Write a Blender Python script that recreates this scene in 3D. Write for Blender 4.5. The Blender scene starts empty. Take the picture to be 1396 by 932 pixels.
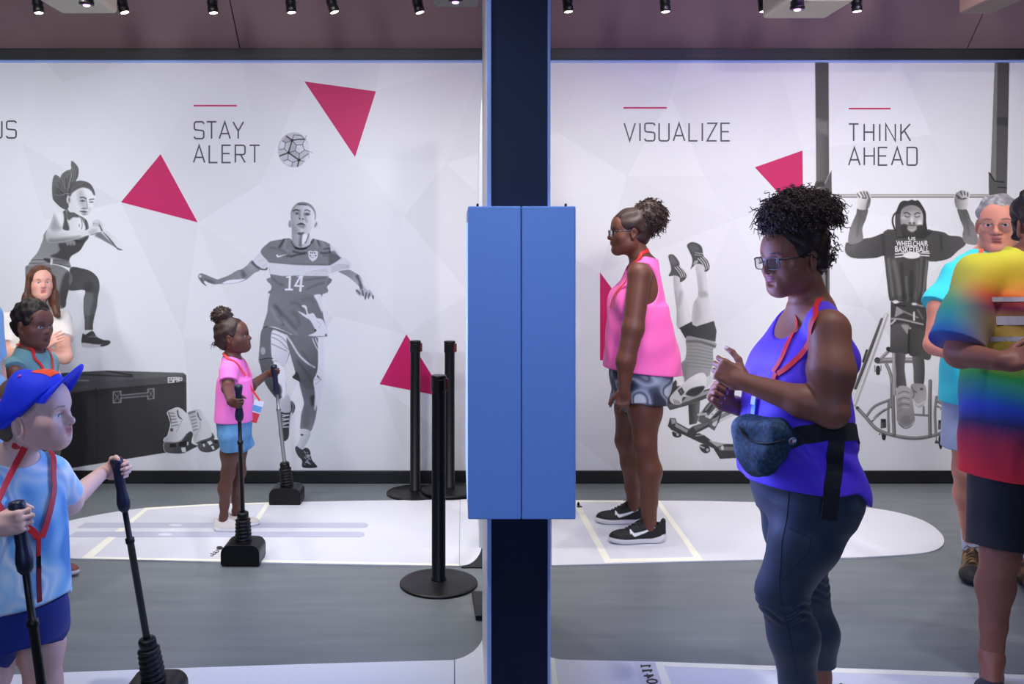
import bpy, bmesh, math, random
import numpy as np
from mathutils import Vector, Matrix
C = bpy.context.scene.collection
F, CX, CY, HC = 1230.0, 625.0, 334.0, 1.55        # focal length (px), vanishing point, eye height
YW = 5.88                                          # depth of the mural wall
PI = math.pi
f32 = np.float32

def W(px, py, Y):
    """world point seen at pixel (px, py) at depth Y"""
    return np.array([(px - CX) / F * Y, Y, HC - (py - CY) / F * Y])
def G(px, py):
    """floor point seen at a pixel"""
    Y = F * HC / (py - CY)
    return np.array([(px - CX) / F * Y, Y, 0.0])

def lin(c):
    c = c / 255.0
    return c / 12.92 if c <= 0.04045 else ((c + 0.055) / 1.055) ** 2.4
def rgb(r, g, b): return (lin(r), lin(g), lin(b), 1.0)

# ------------------------------------------------------------------ materials
def nodes(name):
    m = bpy.data.materials.new(name); m.use_nodes = True
    nt = m.node_tree
    return m, nt, nt.nodes['Principled BSDF']
def mat(name, col, rough=0.6, metal=0.0, bump=0.0, bscale=80.0, var=0.0, vscale=12.0, spec=0.5, sheen=0.0, stretch=None, sss=0.0, coat=0.0):
    """principled surface with optional colour variation and bump from noise in object space"""
    m, nt, b = nodes(name)
    b.inputs['Base Color'].default_value = col
    b.inputs['Roughness'].default_value = rough
    b.inputs['Metallic'].default_value = metal
    b.inputs['Specular IOR Level'].default_value = spec
    b.inputs['Sheen Weight'].default_value = sheen
    b.inputs['Coat Weight'].default_value = coat
    if sss:
        b.inputs['Subsurface Weight'].default_value = sss
        b.inputs['Subsurface Radius'].default_value = (0.012, 0.005, 0.003)
        b.inputs['Subsurface Scale'].default_value = 0.6
    tc = nt.nodes.new('ShaderNodeTexCoord')
    src = tc.outputs['Object']
    if stretch:
        mp = nt.nodes.new('ShaderNodeMapping'); mp.inputs['Scale'].default_value = stretch
        nt.links.new(src, mp.inputs['Vector']); src = mp.outputs['Vector']
    if var:
        n = nt.nodes.new('ShaderNodeTexNoise'); n.inputs['Scale'].default_value = vscale; n.inputs['Detail'].default_value = 5
        nt.links.new(src, n.inputs['Vector'])
        r = nt.nodes.new('ShaderNodeMapRange')
        r.inputs['From Min'].default_value = 0.3; r.inputs['From Max'].default_value = 0.7
        r.inputs['To Min'].default_value = 1 - var; r.inputs['To Max'].default_value = 1 + var
        nt.links.new(n.outputs['Fac'], r.inputs['Value'])
        mx = nt.nodes.new('ShaderNodeVectorMath'); mx.operation = 'SCALE'
        mx.inputs[0].default_value = col[:3]
        nt.links.new(r.outputs['Result'], mx.inputs['Scale'])
        nt.links.new(mx.outputs['Vector'], b.inputs['Base Color'])
    if bump:
        n2 = nt.nodes.new('ShaderNodeTexNoise'); n2.inputs['Scale'].default_value = bscale; n2.inputs['Detail'].default_value = 4
        nt.links.new(src, n2.inputs['Vector'])
        bp = nt.nodes.new('ShaderNodeBump'); bp.inputs['Strength'].default_value = bump; bp.inputs['Distance'].default_value = 0.004
        nt.links.new(n2.outputs['Fac'], bp.inputs['Height']); nt.links.new(bp.outputs['Normal'], b.inputs['Normal'])
    return m
def colmat(name, rough=0.6, sss=0.0, spec=0.5, bump=0.0, bscale=200.0, sheen=0.0, coat=0.0):
    """surface whose own colour is stored per vertex (print, skin with lips and brows, dyed cloth)"""
    m, nt, b = nodes(name)
    a = nt.nodes.new('ShaderNodeAttribute'); a.attribute_name = 'Col'
    nt.links.new(a.outputs['Color'], b.inputs['Base Color'])
    b.inputs['Roughness'].default_value = rough
    b.inputs['Specular IOR Level'].default_value = spec
    b.inputs['Sheen Weight'].default_value = sheen
    b.inputs['Coat Weight'].default_value = coat
    if sss:
        b.inputs['Subsurface Weight'].default_value = sss
        b.inputs['Subsurface Radius'].default_value = (0.010, 0.004, 0.002)
        b.inputs['Subsurface Scale'].default_value = 0.5
    if bump:
        tc = nt.nodes.new('ShaderNodeTexCoord')
        n2 = nt.nodes.new('ShaderNodeTexNoise'); n2.inputs['Scale'].default_value = bscale; n2.inputs['Detail'].default_value = 4
        nt.links.new(tc.outputs['Object'], n2.inputs['Vector'])
        bp = nt.nodes.new('ShaderNodeBump'); bp.inputs['Strength'].default_value = bump; bp.inputs['Distance'].default_value = 0.003
        nt.links.new(n2.outputs['Fac'], bp.inputs['Height']); nt.links.new(bp.outputs['Normal'], b.inputs['Normal'])
    return m
def emit(name, col, strength):
    m, nt, b = nodes(name)
    b.inputs['Base Color'].default_value = (0.02, 0.02, 0.02, 1)
    b.inputs['Emission Color'].default_value = col
    b.inputs['Emission Strength'].default_value = strength
    return m

# ------------------------------------------------------------------ objects
def tag(o, label=None, cat=None, group=None, kind=None):
    if label: o['label'] = label
    if cat: o['category'] = cat
    if group: o['group'] = group
    if kind: o['kind'] = kind
    return o
def empty(name, loc, label=None, cat=None, group=None):
    o = bpy.data.objects.new(name, None); C.objects.link(o); o.location = tuple(loc)
    o.empty_display_size = 0.1
    bpy.context.view_layer.update()
    return tag(o, label, cat, group)
def link(name, me, parent=None, m=None, loc=None):
    """link a mesh; verts are in world space unless loc given. Child verts are stored relative to the parent's location."""
    o = bpy.data.objects.new(name, me); C.objects.link(o)
    if m is not None:
        for mm in (m if isinstance(m, (list, tuple)) else [m]): me.materials.append(mm)
    if parent is not None:
        o.parent = parent
    if loc is not None: o.location = tuple(loc)
    return o
def wpos(o):
    p = Vector((0, 0, 0))
    while o is not None:
        p += o.location; o = o.parent
    return p

class MB:
    """collects shapes (in world space) and links them as ONE mesh object"""
    def __init__(s): s.v = []; s.f = []; s.mi = []; s.sm = []; s.cur = 0; s.col = None; s.vc = []
    def add(s, vs, fs, smooth=False, col=None):
        b = len(s.v)
        s.v += [tuple(map(float, p)) for p in vs]
        s.f += [tuple(b + i for i in f) for f in fs]
        s.mi += [s.cur] * len(fs); s.sm += [smooth] * len(fs)
        c = col if col is not None else s.col
        if c is not None and not (hasattr(c[0], '__len__')): c = [c] * len(vs)
        s.vc += list(c) if c is not None else [(1, 1, 1, 1)] * len(vs)
        return s
    def box(s, lo, hi, bev=0.0, seg=2):
        lo = np.array(lo, float); hi = np.array(hi, float)
        bm = bmesh.new(); bmesh.ops.create_cube(bm, size=1.0)
        for v in bm.verts:
            v.co = Vector([(lo[i] + hi[i]) / 2 + v.co[i] * (hi[i] - lo[i]) for i in range(3)])
        if bev: bmesh.ops.bevel(bm, geom=bm.edges[:], offset=bev, segments=seg, affect='EDGES', profile=0.5)
        return s.bm(bm)
    def bm(s, bm, smooth=False, M=None):
        bm.verts.index_update()
        vs = [(M @ v.co if M else v.co) for v in bm.verts]
        s.add(vs, [[v.index for v in f.verts] for f in bm.faces], smooth)
        bm.free(); return s
    def obox(s, c, ax, half, bev=0.0, seg=2):
        """box with axes ax (3x3 rows) about c"""
        bm = bmesh.new(); bmesh.ops.create_cube(bm, size=2.0)
        for v in bm.verts: v.co = Vector([v.co[i] * half[i] for i in range(3)])
        if bev: bmesh.ops.bevel(bm, geom=bm.edges[:], offset=bev, segments=seg, affect='EDGES', profile=0.5)
        A = np.array(ax, float)
        bm.verts.index_update()
        vs = [np.array(c) + np.array(v.co) @ A for v in bm.verts]
        s.add(vs, [[v.index for v in f.verts] for f in bm.faces]); bm.free(); return s
    def lathe(s, c, prof, n=32, axis=(0, 0, 1), smooth=True, cap=True):
        """profile of (radius, height) turned about axis through c"""
        a = Vector(axis).normalized(); u = a.orthogonal().normalized(); w = a.cross(u)
        c = Vector(c); vs = []; fs = []
        for r, h in prof:
            for i in range(n):
                t = 2 * PI * i / n
                vs.append(c + a * h + (u * math.cos(t) + w * math.sin(t)) * r)
        for j in range(len(prof) - 1):
            for i in range(n):
                k = (i + 1) % n
                fs.append((j * n + i, j * n + k, (j + 1) * n + k, (j + 1) * n + i))
        s.add(vs, fs, smooth)
        if cap:
            m = len(prof) - 1
            s.add([vs[i] for i in range(n)], [tuple(range(n - 1, -1, -1))])
            s.add([vs[m * n + i] for i in range(n)], [tuple(range(n))])
        return s
    def tube(s, pts, r, n=10, caps=True, flat=None, smooth=True):
        """round tube along points; r number or list"""
        pts = [Vector(p) for p in pts]; N = len(pts)
        rs = r if hasattr(r, '__len__') else [r] * N
        vs = []; fs = []; u = None
        for i in range(N):
            t = (pts[min(i + 1, N - 1)] - pts[max(i - 1, 0)])
            t = t.normalized() if t.length > 1e-9 else Vector((0, 0, 1))
            u = (u - t * u.dot(t)) if u is not None else t.orthogonal()
            u = u.normalized() if u.length > 1e-6 else t.orthogonal().normalized()
            w = t.cross(u)
            for k in range(n):
                a = 2 * PI * k / n
                vs.append(pts[i] + (u * math.cos(a) + w * math.sin(a)) * rs[i])
        for i in range(N - 1):
            for k in range(n):
                q = (k + 1) % n
                fs.append((i * n + k, i * n + q, (i + 1) * n + q, (i + 1) * n + k))
        s.add(vs, fs, smooth)
        if caps:
            s.add(vs[:n], [tuple(range(n - 1, -1, -1))]); s.add(vs[-n:], [tuple(range(n))])
        return s
    def strip(s, pts, nrm, width, thick=0.002):
        """flat band (lanyard, strap) along points; nrm = outward normals per point"""
        N = len(pts); P = [Vector(p) for p in pts]; vs = []; fs = []
        for i in range(N):
            t = (P[min(i + 1, N - 1)] - P[max(i - 1, 0)]).normalized()
            n = Vector(nrm[i] if hasattr(nrm[0], '__len__') else nrm); n = (n - t * n.dot(t)).normalized()
            b = t.cross(n)
            w = (width[i] if hasattr(width, '__len__') else width) / 2
            for sx, sn in ((-1, 0), (1, 0), (1, 1), (-1, 1)): vs.append(P[i] + b * w * sx + n * thick * sn)
        for i in range(N - 1):
            for k in range(4):
                q = (k + 1) % 4
                fs.append((i * 4 + k, i * 4 + q, (i + 1) * 4 + q, (i + 1) * 4 + k))
        fs += [(3, 2, 1, 0), tuple(4 * (N - 1) + k for k in range(4))]
        return s.add(vs, fs, False)
    def prism(s, pts, ext, bev=0.0):
        """planar outline (world points) pushed along vector ext"""
        P = [Vector(p) for p in pts]; e = Vector(ext); n = len(P)
        bm = bmesh.new()
        vs = [bm.verts.new(p) for p in P]
        f = bm.faces.new(vs)
        r = bmesh.ops.extrude_face_region(bm, geom=[f])
        for v in r['geom']:
            if isinstance(v, bmesh.types.BMVert): v.co += e
        bmesh.ops.recalc_face_normals(bm, faces=bm.faces[:])
        if bev: bmesh.ops.bevel(bm, geom=bm.edges[:], offset=bev, segments=2, affect='EDGES', profile=0.5)
        if n > 4: bmesh.ops.triangulate(bm, faces=[x for x in bm.faces if len(x.verts) > 4])
        return s.bm(bm)
    def build(s, name, m, parent=None, loc=None, vcol=False):
        o0 = Vector(loc) if loc is not None else (wpos(parent) if parent is not None else Vector((0, 0, 0)))
        me = bpy.data.meshes.new(name)
        me.from_pydata([tuple(Vector(p) - o0) for p in s.v], [], s.f)
        me.polygons.foreach_set('material_index', s.mi)
        me.polygons.foreach_set('use_smooth', s.sm)
        if vcol:
            a = me.color_attributes.new('Col', 'FLOAT_COLOR', 'POINT')
            a.data.foreach_set('color', np.array(s.vc, f32).ravel())
        me.update()
        o = link(name, me, parent, m)
        if loc is not None: o.location = o0
        return o

def catmull(P, n=6, closed=False):
    P = [np.array(p, float) for p in P]; N = len(P); out = []
    rng = range(N) if closed else range(N - 1)
    for i in rng:
        if closed: a, b, c, d = P[(i - 1) % N], P[i], P[(i + 1) % N], P[(i + 2) % N]
        else: a, b, c, d = P[max(i - 1, 0)], P[i], P[i + 1], P[min(i + 2, N - 1)]
        for k in range(n):
            t = k / n
            out.append(0.5 * (2 * b + (c - a) * t + (2 * a - 5 * b + 4 * c - d) * t * t + (3 * b - a - 3 * c + d) * t ** 3))
    if not closed: out.append(P[-1])
    return out

# ------------------------------------------------------------------ sculpting: distance fields meshed by surface nets
def _rot(R): return np.array(R, float)
class Fr:
    """frame: columns of R are the local axes in world; t origin; s scale"""
    def __init__(s, t=(0, 0, 0), R=np.eye(3), sc=1.0): s.t = np.array(t, float); s.R = np.array(R, float); s.s = sc
    def p(s, q): return s.t + s.R @ (np.array(q, float) * s.s)
    def d(s, q): return s.R @ np.array(q, float)
    def sub(s, t, R=np.eye(3), sc=1.0): return Fr(s.p(t), s.R @ np.array(R, float), s.s * sc)
def Rx(a): c, s = math.cos(a), math.sin(a); return np.array([[1, 0, 0], [0, c, -s], [0, s, c]])
def Ry(a): c, s = math.cos(a), math.sin(a); return np.array([[c, 0, s], [0, 1, 0], [-s, 0, c]])
def Rz(a): c, s = math.cos(a), math.sin(a); return np.array([[c, -s, 0], [s, c, 0], [0, 0, 1]])
def frame_yz(y, z):
    """frame whose local y points along y, local z near z"""
    y = np.array(y, float); y /= np.linalg.norm(y)
    z = np.array(z, float); z = z - y * z.dot(y); z /= np.linalg.norm(z)
    return np.stack([np.cross(y, z), y, z], 1)

ID = Fr()
class Sdf:
    def __init__(s, fr=ID): s.ops = []; s.fr = fr; s.paints = []
    # each op: (fn(points)->dist, bbox lo, hi or None, k, mode)
    def _cap(s, a, b, ra, rb, fr):
        fr = fr or s.fr
        a = fr.p(a).astype(f32); b = fr.p(b).astype(f32); ra *= fr.s; rb *= fr.s
        ba = b - a; L = float(ba @ ba) + 1e-12
        def fn(p):
            pa = p - a
            t = np.clip((pa @ ba) / L, 0, 1)
            return np.sqrt(((pa - t[..., None] * ba) ** 2).sum(-1)) - (ra + (rb - ra) * t)
        m = max(ra, rb)
        return fn, np.minimum(a, b) - m, np.maximum(a, b) + m
    def _ell(s, c, r, R, fr):
        fr = fr or s.fr
        cw = fr.p(c).astype(f32); A = (fr.R @ (np.eye(3) if R is None else np.array(R, float))).astype(f32)
        rr = (np.array(r, float) * fr.s).astype(f32)
        def fn(p):
            q = (p - cw) @ A
            k0 = np.sqrt(((q / rr) ** 2).sum(-1)); k1 = np.sqrt(((q / rr ** 2) ** 2).sum(-1)) + 1e-9
            return k0 * (k0 - 1) / k1
        e = np.sqrt(((A * rr) ** 2).sum(1))
        return fn, cw - e, cw + e
    def _box(s, c, h, R, rad, fr):
        fr = fr or s.fr
        cw = fr.p(c).astype(f32); A = (fr.R @ (np.eye(3) if R is None else np.array(R, float))).astype(f32)
        hh = (np.array(h, float) * fr.s).astype(f32); rad *= fr.s
        def fn(p):
            q = np.abs((p - cw) @ A) - (hh - rad)
            return np.sqrt((np.maximum(q, 0) ** 2).sum(-1)) + np.minimum(q.max(-1), 0) - rad
        e = np.abs(A) @ hh
        return fn, cw - e, cw + e
    def _loft(s, secs, fr, ex=2.0):
        """stack of elliptical sections (z, cx, cy, rx, ry) in the frame"""
        fr = fr or s.fr
        S = np.array(sorted(secs), float); S = S * fr.s
        zz = np.linspace(S[0, 0], S[-1, 0], 96)
        def smooth(c):
            # monotone-ish cubic (Catmull-Rom on non-uniform z)
            z = S[:, 0]; y = S[:, c]; m = np.gradient(y, z) if len(z) > 2 else np.full(len(z), (y[-1] - y[0]) / (z[-1] - z[0]))
            i = np.clip(np.searchsorted(z, zz) - 1, 0, len(z) - 2); h = z[i + 1] - z[i]; t = (zz - z[i]) / h
            return ((2 * t ** 3 - 3 * t ** 2 + 1) * y[i] + (t ** 3 - 2 * t ** 2 + t) * h * m[i] + (-2 * t ** 3 + 3 * t ** 2) * y[i + 1] + (t ** 3 - t ** 2) * h * m[i + 1])
        tab = [smooth(c) for c in range(1, 5)]
        z0, z1 = S[0, 0], S[-1, 0]
        A = fr.R.astype(f32); t0 = fr.t.astype(f32)
        def fn(p):
            q = (p - t0) @ A
            z = np.clip(q[..., 2], z0, z1)
            u = (z - z0) / (z1 - z0) * 95; i = np.minimum(u.astype(np.int32), 94); w = (u - i).astype(f32)
            g = [(t[i] * (1 - w) + t[i + 1] * w).astype(f32) for t in tab]
            x = (q[..., 0] - g[0]) / g[2]; y = (q[..., 1] - g[1]) / g[3]
            if ex == 2.0: k0 = np.sqrt(x * x + y * y)
            else: k0 = (np.abs(x) ** ex + np.abs(y) ** ex) ** (1 / ex)
            k1 = np.sqrt((x / g[2]) ** 2 + (y / g[3]) ** 2) + 1e-9
            d = np.where(k0 > 0.2, np.sqrt(x * x + y * y) * (k0 - 1) / k1, -np.minimum(g[2], g[3]) * 0.8)
            dz = np.abs(q[..., 2] - z)
            return np.where(dz > 0, np.sqrt(np.maximum(d, 0) ** 2 + dz ** 2), np.maximum(d, np.maximum(q[..., 2] - z1, z0 - q[..., 2])))
        M = np.abs(S[:, 1:3]).max(0) + S[:, 3:5].max(0)
        cs = np.array([[sx * M[0], sy * M[1], z] for sx in (-1, 1) for sy in (-1, 1) for z in (z0, z1)]) @ fr.R.T + fr.t
        return fn, cs.min(0), cs.max(0)
    def _add(s, g, k, mode):
        s.ops.append((g[0], g[1], g[2], k, mode)); return s
    def cap(s, a, b, ra, rb=None, k=0.01, mode='u', fr=None): return s._add(s._cap(a, b, ra, ra if rb is None else rb, fr), k, mode)
    def ball(s, c, r, k=0.01, mode='u', fr=None): return s._add(s._cap(c, np.array(c, float) + [0, 0, 1e-5], r, r, fr), k, mode)
    def ell(s, c, r, R=None, k=0.01, mode='u', fr=None): return s._add(s._ell(c, r, R, fr), k, mode)
    def box(s, c, h, R=None, rad=0.0, k=0.005, mode='u', fr=None): return s._add(s._box(c, h, R, rad, fr), k, mode)
    def loft(s, secs, k=0.01, mode='u', fr=None, ex=2.0): return s._add(s._loft(secs, fr, ex), k, mode)
    def chain(s, pts, rs, k=0.008, fr=None):
        for i in range(len(pts) - 1): s.cap(pts[i], pts[i + 1], rs[i], rs[i + 1], k=k, fr=fr)
        return s
    def plane(s, c, n, k=0.0, mode='i', fr=None):
        """keep the side opposite to n"""
        fr = fr or s.fr
        cw = fr.p(c).astype(f32); nw = fr.d(n); nw = (nw / np.linalg.norm(nw)).astype(f32)
        return s._add(((lambda p: (p - cw) @ nw), None, None), k, mode)
    def warp(s, fn): s.ops.append((fn, None, None, 0, 'd')); return s
    def grow(s, a): s.ops.append(((lambda p: np.full(p.shape[:-1], -a, f32)), None, None, 0, 'd')); return s
    def sdf(s, other, k=0.0, mode='u'):
        """combine with another field"""
        lo, hi = other.bounds()
        return s._add(((lambda p: other.eval(p)), lo, hi), k, mode)
    def bounds(s):
        lo = np.min([o[1] for o in s.ops if o[1] is not None and o[4] == 'u'], 0); hi = np.max([o[2] for o in s.ops if o[2] is not None and o[4] == 'u'], 0)
        return lo, hi
    @staticmethod
    def _comb(d, v, k, mode):
        if mode == 'd': return d + v
        if mode == 's': a, b, sg = -d, v, -1
        elif mode == 'i': a, b, sg = -d, -v, -1
        else: a, b, sg = d, v, 1
        if k > 0:
            h = np.clip(0.5 + 0.5 * (b - a) / k, 0, 1)
            r = b * (1 - h) + a * h - k * h * (1 - h)
        else: r = np.minimum(a, b)
        return sg * r
    def eval(s, p):
        d = np.ones(p.shape[:-1], f32)
        for fn, lo, hi, k, mode in s.ops: d = s._comb(d, fn(p).astype(f32), k, mode)
        return d
    def mesh(s, h, lo=None, hi=None):
        l0, h0 = s.bounds()
        lo = (l0 if lo is None else np.maximum(lo, l0)) - 0.012; hi = (h0 if hi is None else np.minimum(hi, h0)) + 0.012
        B = 8
        nb = np.ceil((hi - lo) / h / B).astype(int)
        n = nb * B
        bc = np.stack(np.meshgrid(*[lo[i] + (np.arange(nb[i]) + 0.5) * B * h for i in range(3)], indexing='ij'), -1).astype(f32).reshape(-1, 3)
        half = h * B * 0.5 * math.sqrt(3)
        dc = s.eval(bc)
        keep = np.abs(dc) < half * 2.0 + 0.012
        V = np.where(dc > 0, f32(1), f32(-1)).reshape(nb)
        for ax in range(3): V = np.repeat(V, B, ax)
        V = np.ascontiguousarray(V)
        ki = np.nonzero(keep)[0]
        off = np.stack(np.meshgrid(*[np.arange(B)] * 3, indexing='ij'), -1).reshape(-1, 3)
        bidx = np.stack(np.unravel_index(ki, nb), -1)
        for c0 in range(0, len(ki), 4000):
            sl = slice(c0, c0 + 4000)
            gi = bidx[sl][:, None, :] * B + off[None]
            P = (lo + gi * h).astype(f32)
            ctr = bc[ki[sl]]
            D = np.ones(P.shape[:2], f32)
            for fn, plo, phi, k, mode in s.ops:
                if plo is not None:
                    q = np.maximum(np.maximum(plo - ctr, ctr - phi), 0)
                    near = (q ** 2).sum(1) < (half + k + 0.02) ** 2
                    if mode == 'i':
                        D[~near] = np.maximum(D[~near], 0.5)
                    if not near.any(): continue
                    D[near] = s._comb(D[near], fn(P[near]).astype(f32), k, mode)
                else:
                    D = s._comb(D, fn(P).astype(f32), k, mode)
            V[gi[..., 0], gi[..., 1], gi[..., 2]] = D
        return surface_nets(V, lo, h)

def surface_nets(V, lo, h):
    V = np.pad(V, 1, constant_values=1.0); lo = np.array(lo, float) - h
    I = V < 0
    cnt = np.zeros(tuple(np.array(V.shape) - 1), np.uint8)
    cor = [(a, b, c) for a in (0, 1) for b in (0, 1) for c in (0, 1)]
    sh = cnt.shape
    for a, b, c in cor: cnt += I[a:a + sh[0], b:b + sh[1], c:c + sh[2]]
    act = np.argwhere((cnt > 0) & (cnt < 8))
    idx = np.full(sh, -1, np.int32); idx[act[:, 0], act[:, 1], act[:, 2]] = np.arange(len(act))
    val = {c: V[act[:, 0] + c[0], act[:, 1] + c[1], act[:, 2] + c[2]] for c in cor}
    acc = np.zeros((len(act), 3)); num = np.zeros(len(act))
    for i in range(8):
        for j in range(i + 1, 8):
            a, b = cor[i], cor[j]
            if sum(abs(a[q] - b[q]) for q in range(3)) != 1: continue
            va, vb = val[a], val[b]
            m = (va < 0) != (vb < 0)
            t = np.where(m, va / np.where(m, va - vb, 1), 0)
            pt = np.array(a)[None] + t[:, None] * (np.array(b) - np.array(a))[None]
            acc += np.where(m[:, None], pt, 0); num += m
    verts = lo + (act + acc / num[:, None]) * h
    quads = []
    for ax in range(3):
        sl0 = [slice(None)] * 3; sl1 = [slice(None)] * 3
        sl0[ax] = slice(0, -1); sl1[ax] = slice(1, None)
        A, Bb = I[tuple(sl0)], I[tuple(sl1)]
        e = np.argwhere(A != Bb)
        u, w = (ax + 1) % 3, (ax + 2) % 3
        ok = (e[:, u] > 0) & (e[:, w] > 0) & (e[:, u] < V.shape[u] - 1) & (e[:, w] < V.shape[w] - 1)
        e = e[ok]
        inside = A[e[:, 0], e[:, 1], e[:, 2]]
        def cell(du, dw):
            q = e.copy(); q[:, u] += du; q[:, w] += dw
            return idx[q[:, 0], q[:, 1], q[:, 2]]
        q = np.stack([cell(-1, -1), cell(0, -1), cell(0, 0), cell(-1, 0)], 1)
        q[~inside] = q[~inside][:, ::-1]
        quads.append(q)
    q = np.concatenate(quads)
    return verts, q[(q >= 0).all(1)]

def smooth_mesh(v, q, it=1, lam=0.5):
    for _ in range(it):
        acc = np.zeros_like(v); n = np.zeros(len(v))
        for a, b in ((0, 1), (1, 2), (2, 3), (3, 0)):
            np.add.at(acc, q[:, a], v[q[:, b]]); np.add.at(n, q[:, a], 1)
            np.add.at(acc, q[:, b], v[q[:, a]]); np.add.at(n, q[:, b], 1)
        v = v + lam * (acc / np.maximum(n, 1)[:, None] - v)
    return v

def fast_mesh(name, v, q, col=None, smooth=True):
    me = bpy.data.meshes.new(name)
    me.vertices.add(len(v)); me.vertices.foreach_set('co', np.asarray(v, f32).ravel())
    me.loops.add(q.size); me.loops.foreach_set('vertex_index', q.astype(np.int32).ravel())
    me.polygons.add(len(q)); me.polygons.foreach_set('loop_start', np.arange(0, q.size, q.shape[1], dtype=np.int32))
    me.polygons.foreach_set('use_smooth', np.full(len(q), smooth))
    if col is not None:
        a = me.color_attributes.new('Col', 'FLOAT_COLOR', 'POINT')
        c = np.ones((len(v), 4), f32); c[:, :3] = col
        a.data.foreach_set('color', c.ravel())
    me.update(calc_edges=True)
    return me

def paint(v, base, marks):
    """per-vertex own colour: base, then marks = (fn(points)->dist, colour, softness)"""
    c = np.tile(np.array(base[:3], f32), (len(v), 1)); p = v.astype(f32)
    for fn, colr, soft in marks:
        d = fn(p); w = np.clip(0.5 - d / max(soft, 1e-6), 0, 1)[:, None]
        c = c * (1 - w) + np.array(colr[:3], f32) * w
    return c
def sculpt(name, sd, h, m, parent=None, loc=None, col=None, marks=(), it=1, lo=None, hi=None, vcol=None):
    v, q = sd.mesh(h, lo, hi)
    v = smooth_mesh(v, q, it)
    cc = paint(v, col, marks) if col is not None else None
    if vcol is not None: cc = vcol(v)
    o0 = np.array(loc if loc is not None else (wpos(parent) if parent is not None else (0, 0, 0)), float)
    me = fast_mesh(name, v - o0, q, cc)
    o = link(name, me, parent, m)
    if loc is not None: o.location = tuple(o0)
    return o
def waves(seed, n, kmin, kmax, amp, axis=None, squash=0.3):
    """soft fold noise as a sum of plane waves; axis = fold direction (waves vary across it)"""
    rs = np.random.RandomState(seed); K = []
    for _ in range(n):
        d = rs.normal(size=3)
        if axis is not None:
            a = np.array(axis, float); a /= np.linalg.norm(a)
            d = d - a * d.dot(a) * (1 - squash)
        d /= np.linalg.norm(d)
        K.append((d * rs.uniform(kmin, kmax), rs.uniform(0, 6.28), amp / math.sqrt(n) * rs.uniform(0.6, 1.4)))
    K = [(k.astype(f32), f32(ph), f32(a)) for k, ph, a in K]
    def fn(p):
        r = np.zeros(p.shape[:-1], f32)
        for k, ph, a in K: r += a * np.sin(p @ k + ph)
        return r
    return fn
# =================================================================== the room
M = {}
def floor_mat():
    m, nt, b = nodes('grey_floor_vinyl')
    tc = nt.nodes.new('ShaderNodeTexCoord')
    def noise(sc, scale, det=5):
        mp = nt.nodes.new('ShaderNodeMapping'); mp.inputs['Scale'].default_value = sc
        nt.links.new(tc.outputs['Object'], mp.inputs['Vector'])
        n = nt.nodes.new('ShaderNodeTexNoise'); n.inputs['Scale'].default_value = scale; n.inputs['Detail'].default_value = det
        nt.links.new(mp.outputs['Vector'], n.inputs['Vector']); return n.outputs['Fac']
    a = noise((0.6, 4, 1), 4.0); c = noise((0.25, 1.0, 1), 1.6, 3)
    ad = nt.nodes.new('ShaderNodeMath'); ad.operation = 'ADD'
    nt.links.new(a, ad.inputs[0]); nt.links.new(c, ad.inputs[1])
    cr = nt.nodes.new('ShaderNodeValToRGB')
    cr.color_ramp.elements[0].position = 0.35; cr.color_ramp.elements[0].color = rgb(102, 108, 111)
    cr.color_ramp.elements[1].position = 0.75; cr.color_ramp.elements[1].color = rgb(126, 131, 133)
    hf = nt.nodes.new('ShaderNodeMath'); hf.operation = 'MULTIPLY'; hf.inputs[1].default_value = 0.5
    nt.links.new(ad.outputs[0], hf.inputs[0]); nt.links.new(hf.outputs[0], cr.inputs['Fac'])
    nt.links.new(cr.outputs['Color'], b.inputs['Base Color'])
    b.inputs['Roughness'].default_value = 0.42; b.inputs['Specular IOR Level'].default_value = 0.4
    bp = nt.nodes.new('ShaderNodeBump'); bp.inputs['Strength'].default_value = 0.06; bp.inputs['Distance'].default_value = 0.003
    nt.links.new(a, bp.inputs['Height']); nt.links.new(bp.outputs['Normal'], b.inputs['Normal'])
    return m
M['floor'] = floor_mat()
M['mural_white'] = mat('mural_white_vinyl', rgb(226, 227, 230), 0.5, spec=0.3)
M['black_trim'] = mat('black_trim_paint', rgb(17, 18, 20), 0.45, bump=0.1, bscale=60)
M['beam'] = mat('dark_header_paint', rgb(15, 19, 25), 0.5, var=0.3, vscale=9)
M['soffit'] = mat('brown_soffit_paint', rgb(126, 104, 104), 0.8, var=0.05, vscale=3)
M['black_plastic'] = mat('black_plastic', rgb(9, 9, 12), 0.38, spec=0.3, bump=0.05, bscale=300)
M['black_metal'] = mat('black_powder_coated_metal', rgb(11, 11, 13), 0.4, spec=0.35, bump=0.06, bscale=400)
M['rubber'] = mat('black_rubber', rgb(12, 12, 15), 0.5, spec=0.35, bump=0.1, bscale=200)
M['mat_white'] = mat('white_mat_vinyl', rgb(216, 216, 223), 0.45, spec=0.35)
M['mat_cream'] = mat('cream_printed_line', rgb(246, 244, 226), 0.5)
M['mat_track'] = mat('lavender_track', rgb(186, 187, 204), 0.5)
M['ink'] = mat('black_print', rgb(30, 30, 38), 0.5)
M['lens'] = emit('lamp_lens', (1.0, 0.86, 0.62, 1), 14.0)
M['purple_lens'] = emit('projector_lens_glow', (0.62, 0.25, 1.0, 1), 9.0)
M['beige'] = mat('beige_projector_plastic', rgb(196, 186, 160), 0.5)
M['kiosk_lit_blue'] = mat('kiosk_panel_lit_blue', rgb(118, 164, 242), 0.38, spec=0.4)  # blue light falling on the cabinets is put into this base colour
M['navy'] = mat('navy_kiosk_panel', rgb(5, 11, 46), 0.45, spec=0.3)
M['pale_edge'] = mat('pale_blue_edge', rgb(150, 176, 236), 0.45)
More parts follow.
